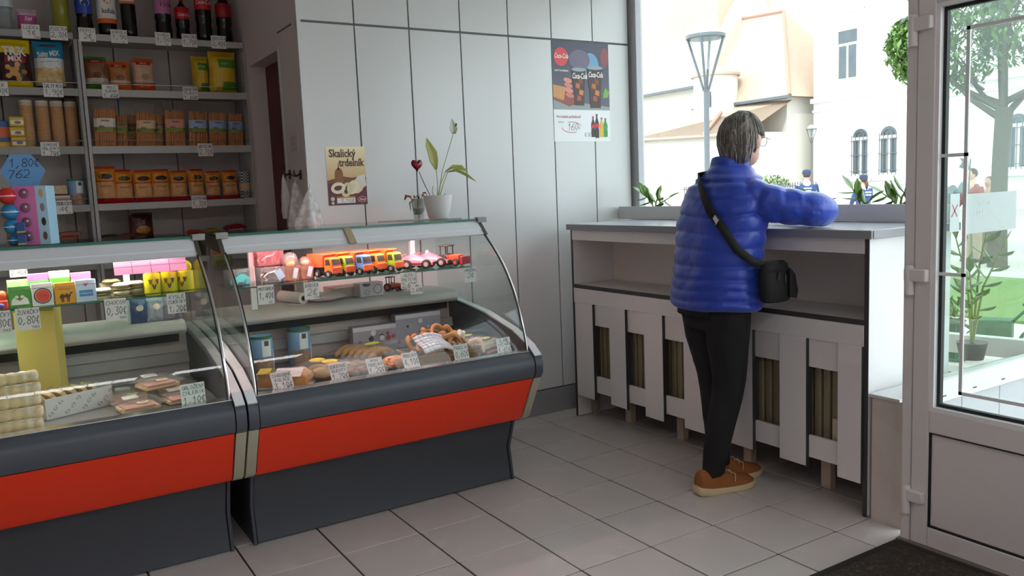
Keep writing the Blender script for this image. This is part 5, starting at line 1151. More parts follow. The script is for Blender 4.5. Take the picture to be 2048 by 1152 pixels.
bun_pack('film pack of brown mini rolls behind the 1,20€ card', (-1.420, -0.37, DK+0.004), 0.1, 8, 0.026, mat('bun_brown', '7a5238', 0.6, var=0.3, scale=40), [], 4, 122)
bun_pack('film pack of small rolls with white label behind the brown ones', (-1.455, -0.22, DK+0.004), 0.2, 8, 0.026, mat('bun_greyed', 'a08a70', 0.6, var=0.2), [], 4, 123)
t = thing('roll_pack', 'film pack of long crescent rolls with yellow label', 'pastry', (-1.300, -0.06, DK+0.003), 0.45)
for i in range(6):
    y = -0.10+0.040*i
    MB().tube([(-0.09, y, 0.024), (-0.05, y+.006, 0.040), (0.0, y+.01, 0.044), (0.05, y+.006, 0.040), (0.09, y, 0.026)], [0.008, 0.019, 0.022, 0.019, 0.009], 10).build('crescent_roll', mat('crescent', 'b98a58', 0.55, var=0.2, scale=30), t, smooth=180)
B = Bag(0.26, 0.30, 0.085, seed=125, wob=0.008); mb = B.mesh([(0, 1)], None); mb.v = [(p[0], p[2]-0.15, p[1]*0.9+0.036) for p in mb.v]; mb.build('film', FILM, t, smooth=180)
MB().ell((0.03, -0.02, 0.074), (0.045, 0.028, 0.002), 18, 6).build('yellow_label', cm('dccb30', 0.5), t, smooth=180)
t = thing('wafer_bag', 'clear pack of orange wafers with red seal between buns and basket', 'pastry', (-1.262, -0.33, DK+0.003), 0.25)
Bg = Bag(0.12, 0.10, 0.05, seed=126); mb = Bg.mesh([(0, .5), (.5, 1)], None); mb.v = [(p[0], p[2]-0.05, p[1]+0.028) for p in mb.v]; mb.build('bag', [cm('c98a58', 0.5), cm('d9a878', 0.5)], t, smooth=180)
MB().ell((-0.035, -0.01, 0.048), (0.014, 0.010, 0.003)).build('red_seal', cm('c22a36', 0.4), t, smooth=180)
GBOX = mat('patterned_box', 'a9a2ae', 0.45, var=0.1, scale=18)
for i, (x0, x1, y, h, lab) in enumerate([(-1.300, -1.075, 0.105, 0.135, 'grey picture box with orange and red prints behind the crescent rolls'), (-1.065, -0.815, 0.125, 0.168, 'grey picture box with ice-cream prints behind the pretzels')]):
    t = thing('picture_box', lab, 'box', ((x0+x1)/2, y, DK+0.001), -0.02, 'grey picture boxes'); hw = (x1-x0)/2
    MB().box(-hw, hw, -0.03, 0.03, 0, h).build('box', GBOX, t, bevel=0.001); MB().box(-hw, hw, -0.0306, -0.030, h-0.022, h-0.001).build('white_rim', cm('d4ced4', 0.5), t)
    rn = random.Random(30+i)
    for j in range(13):
        k = MB(); flat(k, disc(rn.uniform(-hw*.9, hw*.9), rn.uniform(0.02, h-0.035), rn.uniform(.006, .014), None, 10), -0.0308-0.0002*j)
        k.build('printed_sweet', cm(('c23a34', 'd97a2a', '4a4a50', 'e3dfe3', '6a7a6a', 'b03040')[j % 6], 0.5), t)
# wicker basket and pretzels
WICK = mat('wicker', '8a6a42', 0.7, var=0.3, scale=60, bump=0.8, bscale=140)
bk = thing('wicker_basket', 'low wicker basket holding the pretzels', 'basket', (-1.035, -0.31, DK+0.001), 0.06)
for k_ in range(6):
    z = 0.008+0.009*k_; r_ = 1+0.012*k_
    pts = [(x*r_, y*r_, z) for x, y in ((-0.15, -0.10), (-0.05, -0.106), (0.05, -0.106), (0.15, -0.10), (0.156, 0), (0.15, 0.10), (0.05, 0.106), (-0.05, 0.106), (-0.15, 0.10), (-0.156, 0), (-0.15, -0.10))]
    MB().tube(pts, 0.0055, 6).build('woven_band', WICK, bk, smooth=60)
MB().box(-0.148, 0.148, -0.098, 0.098, 0.0, 0.006).build('bottom', WICK, bk)
PRE = mat('pretzel_brown', 'c08a52', 0.45, var=0.22, scale=30)
def pretzel_pts(s, n=44):
    out = []
    for k_ in range(n):
        t_ = -2.65+5.3*k_/(n-1)
        x = math.sin(t_*1.0)*1.0+0.42*math.sin(2*t_+PI); y = math.cos(t_)*0.95-0.32*math.cos(2*t_)
        out.append((x*s, y*s, 0.010*math.sin(3*t_)))
    return out
p0 = MB().tube(pretzel_pts(0.048), [0.007+0.0055*math.sin(PI*k_/43) for k_ in range(44)], 8)
PD = p0.build('pretzel', PRE, None, smooth=180); first = True
rp_ = random.Random(9)
for i, (x, y, z, rx, ry, rz, lab) in enumerate([(-1.12, -0.26, 0.725, 0.5, 0.1, 0.3, 'pretzel at the back corner of the basket'), (-1.045, -0.24, 0.748, 0.35, -0.2, 1.2, 'pretzel lying high at the back of the basket'), (-0.965, -0.24, 0.752, 0.3, 0.3, -0.5, 'pretzel topping the heap beside the white paper'), (-0.925, -0.30, 0.720, 0.7, 0.4, 0.9, 'pretzel hanging over the basket end'), (-1.00, -0.33, 0.735, 0.6, 0.0, 2.2, 'pretzel in the middle of the heap'), (-0.955, -0.365, 0.712, 0.9, 0.2, 0.1, 'pretzel standing at the front of the basket'), (-1.08, -0.32, 0.705, 0.2, 0.1, -0.8, 'pretzel half under the white paper'), (-1.13, -0.33, 0.680, 0.1, 0.0, 0.4, 'pretzel low in the basket corner'), (-1.02, -0.27, 0.690, 0.1, 0.2, 1.9, 'pretzel deep inside the heap')]):
    o = PD if first else PD.copy()
    if not first: COL.objects.link(o)
    first = False
    o.location = (x, y, z); o.rotation_euler = (rx, ry, rz); tag(o, lab, 'pretzel', 'pretzels in the basket')
SALT = mat('salted_pale', 'ddd0bc', 0.6, var=0.1)
for i, (x, y, z) in enumerate([(-0.915, -0.325, 0.722), (-0.890, -0.40, 0.690)]):
    o = PD.copy(); o.data = PD.data.copy(); o.data.materials[0] = SALT; COL.objects.link(o); o.location = (x, y, z); o.rotation_euler = (1.0, 0.5, 0.6+i); o.scale = (0.9, 0.9, 1.1)
    tag(o, ('pale sugared pretzel at the upper basket end', 'pale sugared pretzel at the lower basket end')[i], 'pretzel', 'pale pretzels')
pp_ = MB(); 
for i in range(8):
    for j in range(6):
        f = lambda a, b: (-0.085+0.17*a/8, -0.055+0.11*b/6, 0.020*math.sin(PI*a/8*1.1)+0.006*math.sin(b))
        pp_.add([f(i, j), f(i+1, j), f(i+1, j+1), f(i, j+1)], [(0,1,2,3)])
o = pp_.build('paper_sheet', mat('sheet_blue_white', 'd3dae6', 0.35), None, smooth=180, solid=0.001); o.location = (-1.105, -0.41, 0.735); o.rotation_euler = (0.62, 0.05, 0.22)
tag(o, 'glossy white paper sheet leaning on the pretzels', 'paper')
for i, (x, y, lab) in enumerate([(-0.815, -0.20, 'clear bag of pale salted sticks with yellow label behind the other bag'), (-0.790, -0.33, 'clear bag of pale salted sticks with pink foot in front')]):
    t = thing('stick_bag', lab, 'pastry', (x, y, DK+0.012), 0.5, 'salted stick bags')
    m = MB(); rn = random.Random(50+i)
    for j in range(26): m.tube([(-0.085+rn.uniform(-.01, .01), -0.04+0.003*j, 0.012+rn.uniform(0, .035)), (0.085+rn.uniform(-.01, .01), -0.04+0.003*j+rn.uniform(-.01, .01), 0.012+rn.uniform(0, .035))], 0.0042, 5)
    m.build('sticks', SALT, t, kind='stuff', smooth=60)
    B = Bag(0.21, 0.125, 0.075, seed=130+i, wob=0.008); mb = B.mesh([(0, 1)], None); mb.v = [(p[0], p[2]-0.062, p[1]*0.9+0.030) for p in mb.v]; mb.build('film', FILMH, t, smooth=180)
    MB().ell((-0.01, 0.0, 0.066), (0.035, 0.022, 0.002), 16, 6).build('yellow_label', cm('d8d06a', 0.5), t, smooth=180)
    MB().box(-0.09, 0.09, -0.066, -0.05, 0.006, 0.016).build('pink_foot', cm('d8848a', 0.5), t, bevel=0.003)
# price cards of this case
YF = -0.128
def hang_card(label, x, z, w, h, lines, small=None, paper=None, y=YF, rz=0.0): price_card(label, (x, y, z), w, h, lines, small=small, rz=rz, paper=paper, pen=0.0019)
hang_card('price card reading MOTORKA 1,40€ hanging from the glass shelf', -1.758, 0.957, 0.070, 0.082, [('MOTORKA', .20), ('1,40€', .38)], '43')
hang_card('price card reading BÁBIKA 2€ hanging from the glass shelf', -1.556, 0.957, 0.068, 0.078, [('BÁBIKA', .22), ('2€', .42)], '1300')
hang_card('price card reading AUTO POLÍCIA 2,60€ hanging from the glass shelf', -1.085, 0.960, 0.078, 0.076, [('AUTO', .20), ('POLÍCIA', .20), ('2,60€', .34)])
hang_card('small slanted price card reading 2,60€ below the AUTO POLÍCIA card', -1.048, 0.930, 0.062, 0.050, [('44', .24), ('2,60€', .46)], y=-0.137)
hang_card('price card reading HRAČKA 2€ under the toy tractor', -0.748, 0.958, 0.066, 0.074, [('HRAČKA', .20), ('2€', .36)], paper=mat('card_clear_white', 'dde6e6', 0.5))
def deck_card(label, x, lines, w=0.078, h=0.070, small='323', paper=CARDP, y=-0.515, rx=-0.45, rz=0.12): price_card(label, (x, y, 0.664), w, h, lines, rx=rx, rz=rz, small=small, paper=paper, pen=0.0019)
deck_card('price card reading SVADOBNÉ KOLÁČE 3,10€ on the case front', -1.818, [('SVADOBNÉ', .20), ('KOLÁČE', .20), ('3,10€', .34)], w=0.085)
deck_card('pink price card reading DUKÁTOVÉ BUCHTY 1,70€ on the case front', -1.585, [('DUKÁTOVÉ', .20), ('BUCHTY', .20), ('1,70€', .34)])
deck_card('pink price card reading MINI TRDELNÍK 1,20€ on the case front', -1.424, [('MINI', .18), ('TRDELNÍK', .20), ('1,20€', .34)])
deck_card('price card reading TRDELNÍK 4,10€ before the white paper', -1.262, [('TRDELNÍK', .22), ('4,10€', .44)], small=None)
deck_card('price card reading PRACLÍK 0,60€ before the wicker basket', -1.020, [('PRACLÍK', .24), ('0,60€', .44)], small=None, paper=CARD, rx=-0.25)
deck_card('price card reading SLANÉ TYČINKY 1,65€ at the case end', -0.800, [('SLANÉ', .20), ('TYČINKY', .20), ('1,65€', .34)], small=None, paper=CARD, rx=-0.15)

# ================================================================== GOODS IN THE CASE AT THE PICTURE EDGE
gum = [(-2.668, '4f9a3c', 'white', 'green gum pack with white mountain print, front row'), (-2.592, 'dfdcda', 'ring', 'white gum pack with red roundel print, front row'), (-2.516, 'd9991e', 'camel', 'yellow gum pack with camel print, front row'), (-2.444, 'bccfe0', 'bar', 'pale blue gum pack with blue bar print, front row')]
for i, (x, col, kind, lab) in enumerate(gum):
    t = thing('gum_pack', lab, 'gum pack', (x, -0.085, GS), 0.06, 'gum packs')
    MB().box(-0.036, 0.036, -0.012, 0.012, 0, 0.082+0.004*(i % 2)).build('carton', cm(col, 0.4), t, bevel=0.0015)
    MB().box(-0.036, 0.036, -0.0126, -0.012, 0.068, 0.070).build('lid_line', cm('8a8a86', 0.5), t)
    k = MB(); y = -0.0130
    if kind == 'white':
        flat(k, [(-0.03, 0.012), (0.03, 0.012), (0.026, 0.032), (0.010, 0.048), (0.0, 0.042), (-0.010, 0.048), (-0.026, 0.032)], y); k.build('mountain_print', W_, t)
        k = MB(); flat(k, [(-0.018, 0.040), (0.0, 0.026), (0.018, 0.040), (0.006, 0.036), (0.0, 0.046), (-0.006, 0.036)], y-0.0005); k.build('bird_print', cm('7a7a2c', 0.5), t); k = MB(); printed(k, 'Zelené lístky', 0.010, 0, 0.004, y-0.0003)
    elif kind == 'ring':
        flat(k, disc(0, 0.038, 0.024), y); k.build('red_roundel', cm('d8452e', 0.4), t); k = MB(); ring(k, 0, 0.038, 0.030, 0.030, 0.004, y); k.build('dark_ring', cm('3a3030', 0.4), t); k = MB(); printed(k, 'GUM', 0.012, 0, 0.034, y-0.0004)
    elif kind == 'camel':
        flat(k, [(-0.022, 0.022), (-0.018, 0.034), (-0.010, 0.040), (-0.006, 0.034), (0.0, 0.034), (0.004, 0.041), (0.010, 0.034), (0.014, 0.034), (0.018, 0.044), (0.026, 0.043), (0.024, 0.038), (0.020, 0.038), (0.016, 0.026), (0.012, 0.024), (-0.014, 0.024)], y)
        for lx in (-0.014, -0.008, 0.006, 0.012): flat(k, [(lx-.0015, 0.006), (lx+.0015, 0.006), (lx+.0025, 0.026), (lx-.0025, 0.026)], y)
        k.build('camel_print', cm('4a3820', 0.5), t); k = MB(); printed(k, 'chewing gum', 0.008, 0, 0.055, y)
    else:
        flat(k, [(-0.024, 0.022), (0.024, 0.022), (0.024, 0.046), (-0.024, 0.046)], y); k.build('bar_print', cm('3f86b8', 0.4), t); k = MB(); flat(k, [(-0.009, 0.070), (0, 0.060), (0.009, 0.070), (0.004, 0.074), (0, 0.070), (-0.004, 0.074)], y); k.build('crest_print', cm('b0406a', 0.4), t); k = MB(); printed(k, 'AMERICAN', 0.009, 0, 0.030, y-0.0004)
    k.build('lettering', cm('3c3c3c', 0.5) if kind != 'bar' else W_, t)
for i, (x, h, c1, c2, lab) in enumerate([(-2.668, 0.104, '3f8a34', '8fc07a', 'green-topped gum pack behind the mountain print pack'), (-2.600, 0.122, '4a8a3a', 'cf5f94', 'pink-topped gum pack behind the roundel pack'), (-2.528, 0.126, '4c9440', 'cfe0c4', 'white-topped gum pack behind the camel pack'), (-2.455, 0.114, 'a8b8c6', 'd46a98', 'pink-topped gum pack behind the pale blue pack')]):
    t = thing('gum_pack', lab, 'gum pack', (x, -0.055, GS), 0.04, 'gum packs')
    MB().box(-0.035, 0.035, -0.012, 0.012, 0, h-0.026).build('carton', cm(c1, 0.4), t, bevel=0.0015); MB().box(-0.0352, 0.0352, -0.0122, 0.0122, h-0.026, h).build('lid', cm(c2, 0.4), t, bevel=0.0015)
t = thing('toy_robot', 'red and orange toy at the picture edge beside the gum packs', 'toy', (-2.735, -0.09, GS), 0.2)
MB().box(-0.03, 0.028, -0.02, 0.02, 0, 0.035).build('body', cm('d8402a', 0.35), t, bevel=0.006); MB().ell((0.012, 0, 0.05), (0.018, 0.018, 0.02)).build('head', cm('e05a2a', 0.35), t, smooth=180); MB().ell((0.0, -0.02, 0.014), (0.014, 0.006, 0.010)).build('blue_button', cm('3a4a9a', 0.35), t, smooth=180)
CH = [(-2.385, -0.07, 0), (-2.385, -0.07, 1), (-2.383, -0.068, 2), (-2.318, -0.085, 0), (-2.318, -0.085, 1), (-2.316, -0.083, 2), (-2.316, -0.083, 3), (-2.262, -0.045, 0), (-2.262, -0.045, 1), (-2.260, -0.045, 2), (-2.260, -0.045, 3), (-2.345, -0.01, 4)]
cl = ['bottom', 'second', 'third', 'fourth', 'topmost']; sn = {-2.385: 'stack nearest the gum packs', -2.383: 'stack nearest the gum packs', -2.318: 'middle stack', -2.316: 'middle stack', -2.262: 'stack nearest the yellow cans', -2.260: 'stack nearest the yellow cans', -2.345: 'back'}
CHM = [mat('choco_cream', 'd6d2b4', 0.3, var=0.15, scale=30), mat('choco_olive', '77724a', 0.3, var=0.3, scale=30)]
for i, (x, y, n) in enumerate(CH):
    z = GS+0.0075+0.0152*n
    if n == 4: z = GS+0.065
    t = thing('choco_medal', 'foil-wrapped chocolate medal, %s of the %s' % (cl[n], sn[x]) if n < 4 else 'foil-wrapped chocolate medal lying on top at the back', 'chocolate', (x, y, z), 0.7*i, 'chocolate medals')
    MB().mat(i % 2).lathe([(0.002, -0.0072), (0.026, -0.0072), (0.033, 0.0), (0.026, 0.0072), (0.002, 0.0072)], n=18).build('medal', CHM, t, smooth=40)
    MB().lathe([(0.033, -0.001), (0.0375, 0.0), (0.033, 0.001)], n=18, cap=False).build('foil_rim', CHM[1], t, smooth=60)
t = thing('carton', 'small plain carton behind the chocolate medals', 'box', (-2.345, 0.02, GS), 0); MB().box(-0.04, 0.04, -0.045, 0.02, 0, 0.055).build('box', cm('8a8672', 0.7), t); MB().box(-0.04, 0.04, -0.046, -0.045, 0.02, 0.03).build('band', cm('6a6650', 0.7), t)
CANY = mat('can_yellow', 'd3cf1a', 0.35, var=0.05)
for i, (x, y, rz, lab) in enumerate([(-2.200, -0.075, 0.1, 'yellow sour-sweet drum nearest the chocolate medals'), (-2.134, -0.070, -0.15, 'yellow sour-sweet drum in the middle of the three'), (-2.068, -0.065, -0.7, 'yellow sour-sweet drum nearest the case end')]):
    t = thing('sweet_drum', lab, 'sweets', (x, y, GS), rz, 'yellow sour-sweet drums')
    MB().lathe([(0.030, 0), (0.0315, 0.003), (0.0315, 0.084), (0.030, 0.088), (0.026, 0.089)], n=24).build('drum', CANY, t, smooth=40)
    MB().lathe([(0.0318, 0.004), (0.0318, 0.010)], n=24, cap=False).build('hazard_band', cm('5a5a10', 0.5), t, smooth=60)
    MB().ell((0, 0, 0.106), (0.029, 0.029, 0.026), 18, 10).build('ball_lid', mat('lid_yellow', 'e6dc1e', 0.25), t, smooth=180)
    fc = MB()
    for a, z, r_ in ((-0.42, 0.056, 0.010), (0.42, 0.056, 0.010), (0.0, 0.036, 0.011)):
        fc.add([(0.0325*math.sin(a+q*r_*28), -0.0325*math.cos(a+q*r_*28), z+p_*r_) for q, p_ in ((-1, 0.9), (1, 0.9), (0.35, -1), (-0.35, -1))], [(0,3,2,1)])
    fc.build('face_print', cm('6a4a1c', 0.5), t)
for i, (x, col, lab) in enumerate([(-2.205, '2f3f6a', 'dark blue pouch on the ledge below the yellow drums'), (-2.140, '8a8a98', 'grey spotted pouch on the ledge below the yellow drums'), (-2.072, '7f7280', 'mauve pouch on the ledge below the yellow drums')]):
    t = thing('sweet_pouch', lab, 'pouch', (x-0.03, 0.11, LD), 0.1, 'pouches on the ledge')
    B = Bag(0.075, 0.105, 0.03, seed=150+i); B.mesh([(0, 1)], None).build('pouch', cm(col, 0.4), t, smooth=180); B.patch(0.3, 0.7, 0.5, 0.75, 'ell').build('print', cm('c9b0a8', 0.5), t)
yb = thing('yellow_carton', 'tall plain yellow carton standing on the case deck', 'box', (-2.600, 0.01, DK), -0.30)
MB().box(-0.085, 0.055, -0.045, 0.06, 0, 0.392).build('carton', mat('carton_yellow', 'e2c568', 0.7, var=0.04), yb, bevel=0.002); MB().box(-0.086, 0.056, -0.0456, -0.045, 0.380, 0.388).build('fold_line', cm('b8983a', 0.7), yb)
M_SPONGE = mat('sponge_cream', 'dcc694', 0.7, var=0.12, scale=25, wcol='ece6dc', wscale=22, wamt=0.8)
for i in range(5):
    t = thing('cream_roll', '%s sugared sponge roll of the pile at the picture edge' % ('lowest', 'second lowest', 'middle', 'second highest', 'topmost')[i], 'pastry', (-2.755+0.004*(i % 2), -0.40+0.012*i, DK+0.026+0.040*i), 0.03*(-1)**i, 'sponge rolls')
    pts, rad = [], []
    for k_ in range(41):
        a = k_/40; pts.append((-0.115+0.23*a, 0, 0)); rad.append((0.019+0.0035*abs(math.sin(a*PI*7)))*(1 if 0 < k_ < 40 else 0.75))
    MB().tube(pts, rad, 12).build('sponge', M_SPONGE, t, smooth=180)
    MB().tube([(-0.10, -0.004, 0.017), (0.10, -0.004, 0.018)], 0.006, 8, flat=0.5).build('sugar_dusting', cm('e6e0d4', 0.8), t, smooth=180)
ob = thing('ornament_box', 'white tray box printed with grey scrolls on the case deck', 'box', (-2.530, -0.17, DK), 0.42)
M_OB = cm('d3d2d0', 0.6)
MB().box(-0.130, 0.125, -0.055, -0.052, 0, 0.078).box(-0.130, 0.125, 0.052, 0.055, 0, 0.078).box(-0.130, -0.127, -0.052, 0.052, 0, 0.078).box(0.122, 0.125, -0.052, 0.052, 0, 0.078).box(-0.13, 0.125, -0.055, 0.055, 0, 0.002).build('tray', M_OB, ob)
sc_ = MB(); rn = random.Random(3)
for k_ in range(12):
    cx, cz = -0.115+0.021*k_, 0.018+0.040*((k_*7) % 3)/2
    pts = [(cx+0.011*(1-j/12)*math.cos(j*0.75+k_), -0.0556, cz+0.011*(1-j/12)*math.sin(j*0.75+k_)) for j in range(12)]
    for a, b in zip(pts, pts[1:]):
        sc_.add([(a[0]-.001, a[1], a[2]-.001), (b[0]-.001, b[1], b[2]-.001), (b[0]+.001, b[1], b[2]+.001), (a[0]+.001, a[1], a[2]+.001)], [(0,1,2,3)])
sc_.build('scroll_print', cm('6a6a70', 0.6), ob)
for i in range(6):
    t = thing('wafer_pack', 'film-wrapped flat wafer in the scroll box, %s from the yellow carton' % ('first', 'second', 'third', 'fourth', 'fifth', 'sixth')[i], 'wafer', (-2.615+0.036*i, -0.205+0.016*i, DK+0.022), 0.42, 'wafers in the scroll box', ry=-0.62)
    MB().box(-0.008, 0.008, -0.045, 0.045, 0, 0.085).build('wafer', mat('wafer_pale', 'cdb78c', 0.7, var=0.15, scale=40), t, bevel=0.002)
    MB().box(-0.010, 0.010, -0.047, 0.047, -0.002, 0.094).build('film', FILM, t, bevel=0.003)
HAM = mat('ham_pink', 'cf9a90', 0.5, var=0.15, scale=30)
for i, (x, y, z, rz, lab) in enumerate([(-2.325, -0.330, 0, 0.12, 'film-wrapped open sandwich at the front, nearest the scroll box'), (-2.335, -0.150, 0, -0.1, 'film-wrapped open sandwich with orange cheese at the back'), (-2.160, -0.300, 0, 0.2, 'film-wrapped open sandwich behind the OBLOŽENÝ CHLEBÍK card'), (-2.150, -0.130, 0, 0.05, 'film-wrapped open sandwich with white sticker at the back corner'), (-2.235, -0.215, 0.052, 0.25, 'film-wrapped open sandwich lying on top of the others')]):
    t = thing('sandwich_pack', lab, 'sandwich', (x, y, DK+0.002+z), rz, 'wrapped sandwiches')
    MB().box(-0.070, 0.070, -0.055, 0.055, 0, 0.016).build('bread', mat('bread_slice', 'd3b98c', 0.8, var=0.12, scale=40), t, bevel=0.007)
    MB().box(-0.060, 0.050, -0.060, 0.040, 0.016, 0.022).build('ham', HAM, t, bevel=0.002)
    MB().ell((0.015, -0.01, 0.026), (0.024, 0.020, 0.005)).build('egg_slice', cm('e3ddc8', 0.5), t, smooth=180)
    MB().ell((0.015, -0.01, 0.0305), (0.011, 0.010, 0.002)).build('yolk', cm('d98a3a', 0.5), t, smooth=180)
    if i == 1: MB().box(-0.05, 0.03, -0.066, -0.05, 0.010, 0.026).build('cheese', cm('d08a3c', 0.5), t, bevel=0.003)
    B = Bag(0.175, 0.145, 0.052, seed=170+i, wob=0.008); mb = B.mesh([(0, 1)], None); mb.v = [(p[0], p[2]-0.072, p[1]*0.95+0.0255) for p in mb.v]; mb.build('film', FILMH, t, smooth=180)
    MB().cbox(-0.02, 0.025, 0.0455, 0.055, 0.038, 0.0008, Matrix.Rotation(0.15, 3, 'X')).build('sticker', cm('d8d8d8', 0.6), t)
hang_card('price card reading ŽUVAČKY 0,80€, half cut by the picture edge', -2.742, 0.955, 0.078, 0.082, [('ŽUVAČKY', .20), ('0,80€', .40)], '543')
hang_card('price card reading ŽUVAČKY 0,80€ under the gum packs', -2.648, 0.957, 0.078, 0.082, [('ŽUVAČKY', .20), ('0,80€', .40)], '543', y=-0.131)
hang_card('price card reading CHOCO 0,30€ with a heart under the medals', -2.348, 0.957, 0.078, 0.086, [('CHOCO*', .20), ('0,30€', .40)], '940')
hang_card('price card reading KYSLÉ CUKRÍKY 1,20€ under the yellow drums', -2.122, 0.960, 0.072, 0.082, [('KYSLÉ', .19), ('CUKRÍKY', .19), ('1,20€', .34)], '516')
deck_card('price card reading OBLOŽENÝ CHLEBÍK 1,10€ on the front ledge', -2.155, [('OBLOŽENÝ', .20), ('CHLEBÍK', .20), ('1,10€', .36)], small=None, paper=mat('card_green_white', 'e3e8df', 0.6), rx=-0.1, w=0.088, h=0.076)
hang_card('small faint price card reading 2,80€ behind the gum packs', -2.66, 1.145, 0.060, 0.030, [('2,80€', .62)], paper=mat('card_grey', 'a9aaa6', 0.6), y=0.06)
LP = MB().cbox(-2.205, -0.115, 1.165, 0.27, 0.002, 0.066, Matrix.Rotation(-0.35, 3, 'X')).build('pink_reflection', mat('pink_reflection_glow', 'f2a9c4', 0.4, emit='f78fbb', estr=0.20), CASE_L, world=True)  # glowing panel standing in for a pink reflection in the curved glass
for k_ in range(3): MB().cbox(-2.205, -0.1165+0.006*(1-k_), 1.145+0.018*k_, 0.27, 0.001, 0.0015).build('grid_bar', cm('5a3a44', 0.5), LP, world=True)  # dark grid lines of the imitated reflection
for k_ in range(3): MB().cbox(-2.275+0.07*k_, -0.117, 1.165, 0.0015, 0.001, 0.064, Matrix.Rotation(-0.35, 3, 'X')).build('grid_bar', cm('5a3a44', 0.5), LP, world=True)
# ================================================================== THE CUSTOMER
M_SKIN = mat('skin', 'd0a08c', 0.5, var=0.06, scale=20)
M_JACK = mat('jacket_blue', '1c3fae', 0.38, var=0.10, scale=10, bump=0.25, bscale=45, sheen=0.2)
M_TROU = mat('trousers_black', '121214', 0.85, var=0.2, scale=30)
M_SHOE = mat('suede_brown', '8f5526', 0.8, var=0.12, scale=40, bump=0.2, bscale=200)
M_SOLE = mat('sole_cream', 'cfbd96', 0.6, var=0.12, scale=15)
M_HAIR = mat('hair_grey_brown', '514a43', 0.5, var=0.5, scale=40, stretch=(1, 1, 0.12), wcol='a8a39b', wscale=26, wamt=0.9)
pr = thing('person', 'person in a blue quilted jacket and black trousers leaning on the standing counter', 'person', (0.02, -1.05, 0))
O = Vector((0.0, -1.045, 0)); FA = math.radians(-9); F = Vector((math.cos(FA), math.sin(FA), 0)); Rt = Vector((math.sin(FA), -math.cos(FA), 0))
def L(r, f, z): return O + Rt*r + F*f + Vector((0, 0, z))
def remesh(o, v, sm=2):
    m = o.modifiers.new('one_skin', 'REMESH'); m.mode = 'VOXEL'; m.voxel_size = v; m.use_smooth_shade = True
    if sm: s = o.modifiers.new('soften', 'SMOOTH'); s.iterations = sm; s.factor = 0.5
    return o
def limb(mb, pts, rad, n=14, q=0.0, sp=0.08, amp=0.006, seed=0, k=10, wr=0.003):
    """smooth tapered tube through joints, optionally quilted across its length"""
    P, Rr = [], []; pts = [Vector(p) for p in pts]
    for i in range(len(pts)-1):
        a, b = pts[i], pts[i+1]; m0 = (pts[i+1]-pts[max(i-1, 0)])*0.5; m1 = (pts[min(i+2, len(pts)-1)]-a)*0.5
        for j in range(k+(1 if i == len(pts)-2 else 0)):
            t = j/k; P.append((2*t**3-3*t*t+1)*a+(t**3-2*t*t+t)*m0+(-2*t**3+3*t*t)*b+(t**3-t*t)*m1); Rr.append(rad[i]*(1-t)+rad[i+1]*t)
    s = 0.0; R2 = []
    for i, p in enumerate(P):
        if i: s += (p-P[i-1]).length
        r = Rr[i]
        if q: r += amp*(abs(math.sin(PI*s/sp))**0.5)-amp*0.6
        R2.append(r)
    base = len(mb.v); mb.tube(P, R2, n)
    if wr:
        for i in range(base, len(mb.v)):
            p = Vector(mb.v[i]); d = mnoise.noise(p*14+Vector((seed, 0, 0)))*wr+mnoise.noise(p*34+Vector((0, seed, 0)))*wr*0.5
            mb.v[i] = tuple(p+Vector((d, d*0.6, d*0.4)))
HC = Vector((0.140, -1.085, 1.583)); HA = math.radians(2); HF = Vector((math.cos(HA), math.sin(HA), -0.16)).normalized(); HR = Vector((math.sin(HA), -math.cos(HA), 0)); HU = HR.cross(HF).normalized()
def H(r, f, u): return HC + HR*r + HF*f + HU*u
HM = Matrix((HR, HF, HU)).transposed()
# --- body: one continuous surface (head, neck, trunk, arms, hands, legs)
b = MB()
b.ell(HC, (0.074, 0.094, 0.112), 24, 18, HM)
b.ell(H(0, 0.035, -0.055), (0.056, 0.062, 0.062), 16, 10, HM)                     # jaw
b.ell(H(0, 0.098, -0.012), (0.012, 0.018, 0.024), 10, 8, HM)                      # nose
b.ell(H(0, 0.088, -0.058), (0.022, 0.010, 0.007), 10, 6, HM)                      # mouth
for s in (-1, 1):
    b.ell(H(s*0.084, 0.0, -0.012), (0.015, 0.022, 0.035), 12, 8, HM)           # ears
    b.ell(H(s*0.032, 0.078, 0.012), (0.015, 0.010, 0.010), 10, 6, HM)             # eyes
limb(b, [L(0, 0.05, 1.34), L(0, 0.085, 1.45), H(0, -0.015, -0.07)], [0.075, 0.058, 0.056], wr=0)
limb(b, [L(0, 0, 0.90), L(0, 0.01, 1.05), L(0, 0.05, 1.22), L(0, 0.07, 1.36)], [0.13, 0.125, 0.14, 0.12], wr=0)
AR = [L(0.150, 0.08, 1.325), L(0.228, 0.15, 1.295), Vector((0.265, -1.405, 1.258)), Vector((0.345, -1.27, 1.250)), Vector((0.405, -1.155, 1.238))]
AL = [L(-0.150, 0.10, 1.325), L(-0.210, 0.16, 1.295), Vector((0.33, -0.745, 1.258)), Vector((0.395, -0.88, 1.250)), Vector((0.430, -0.985, 1.238))]
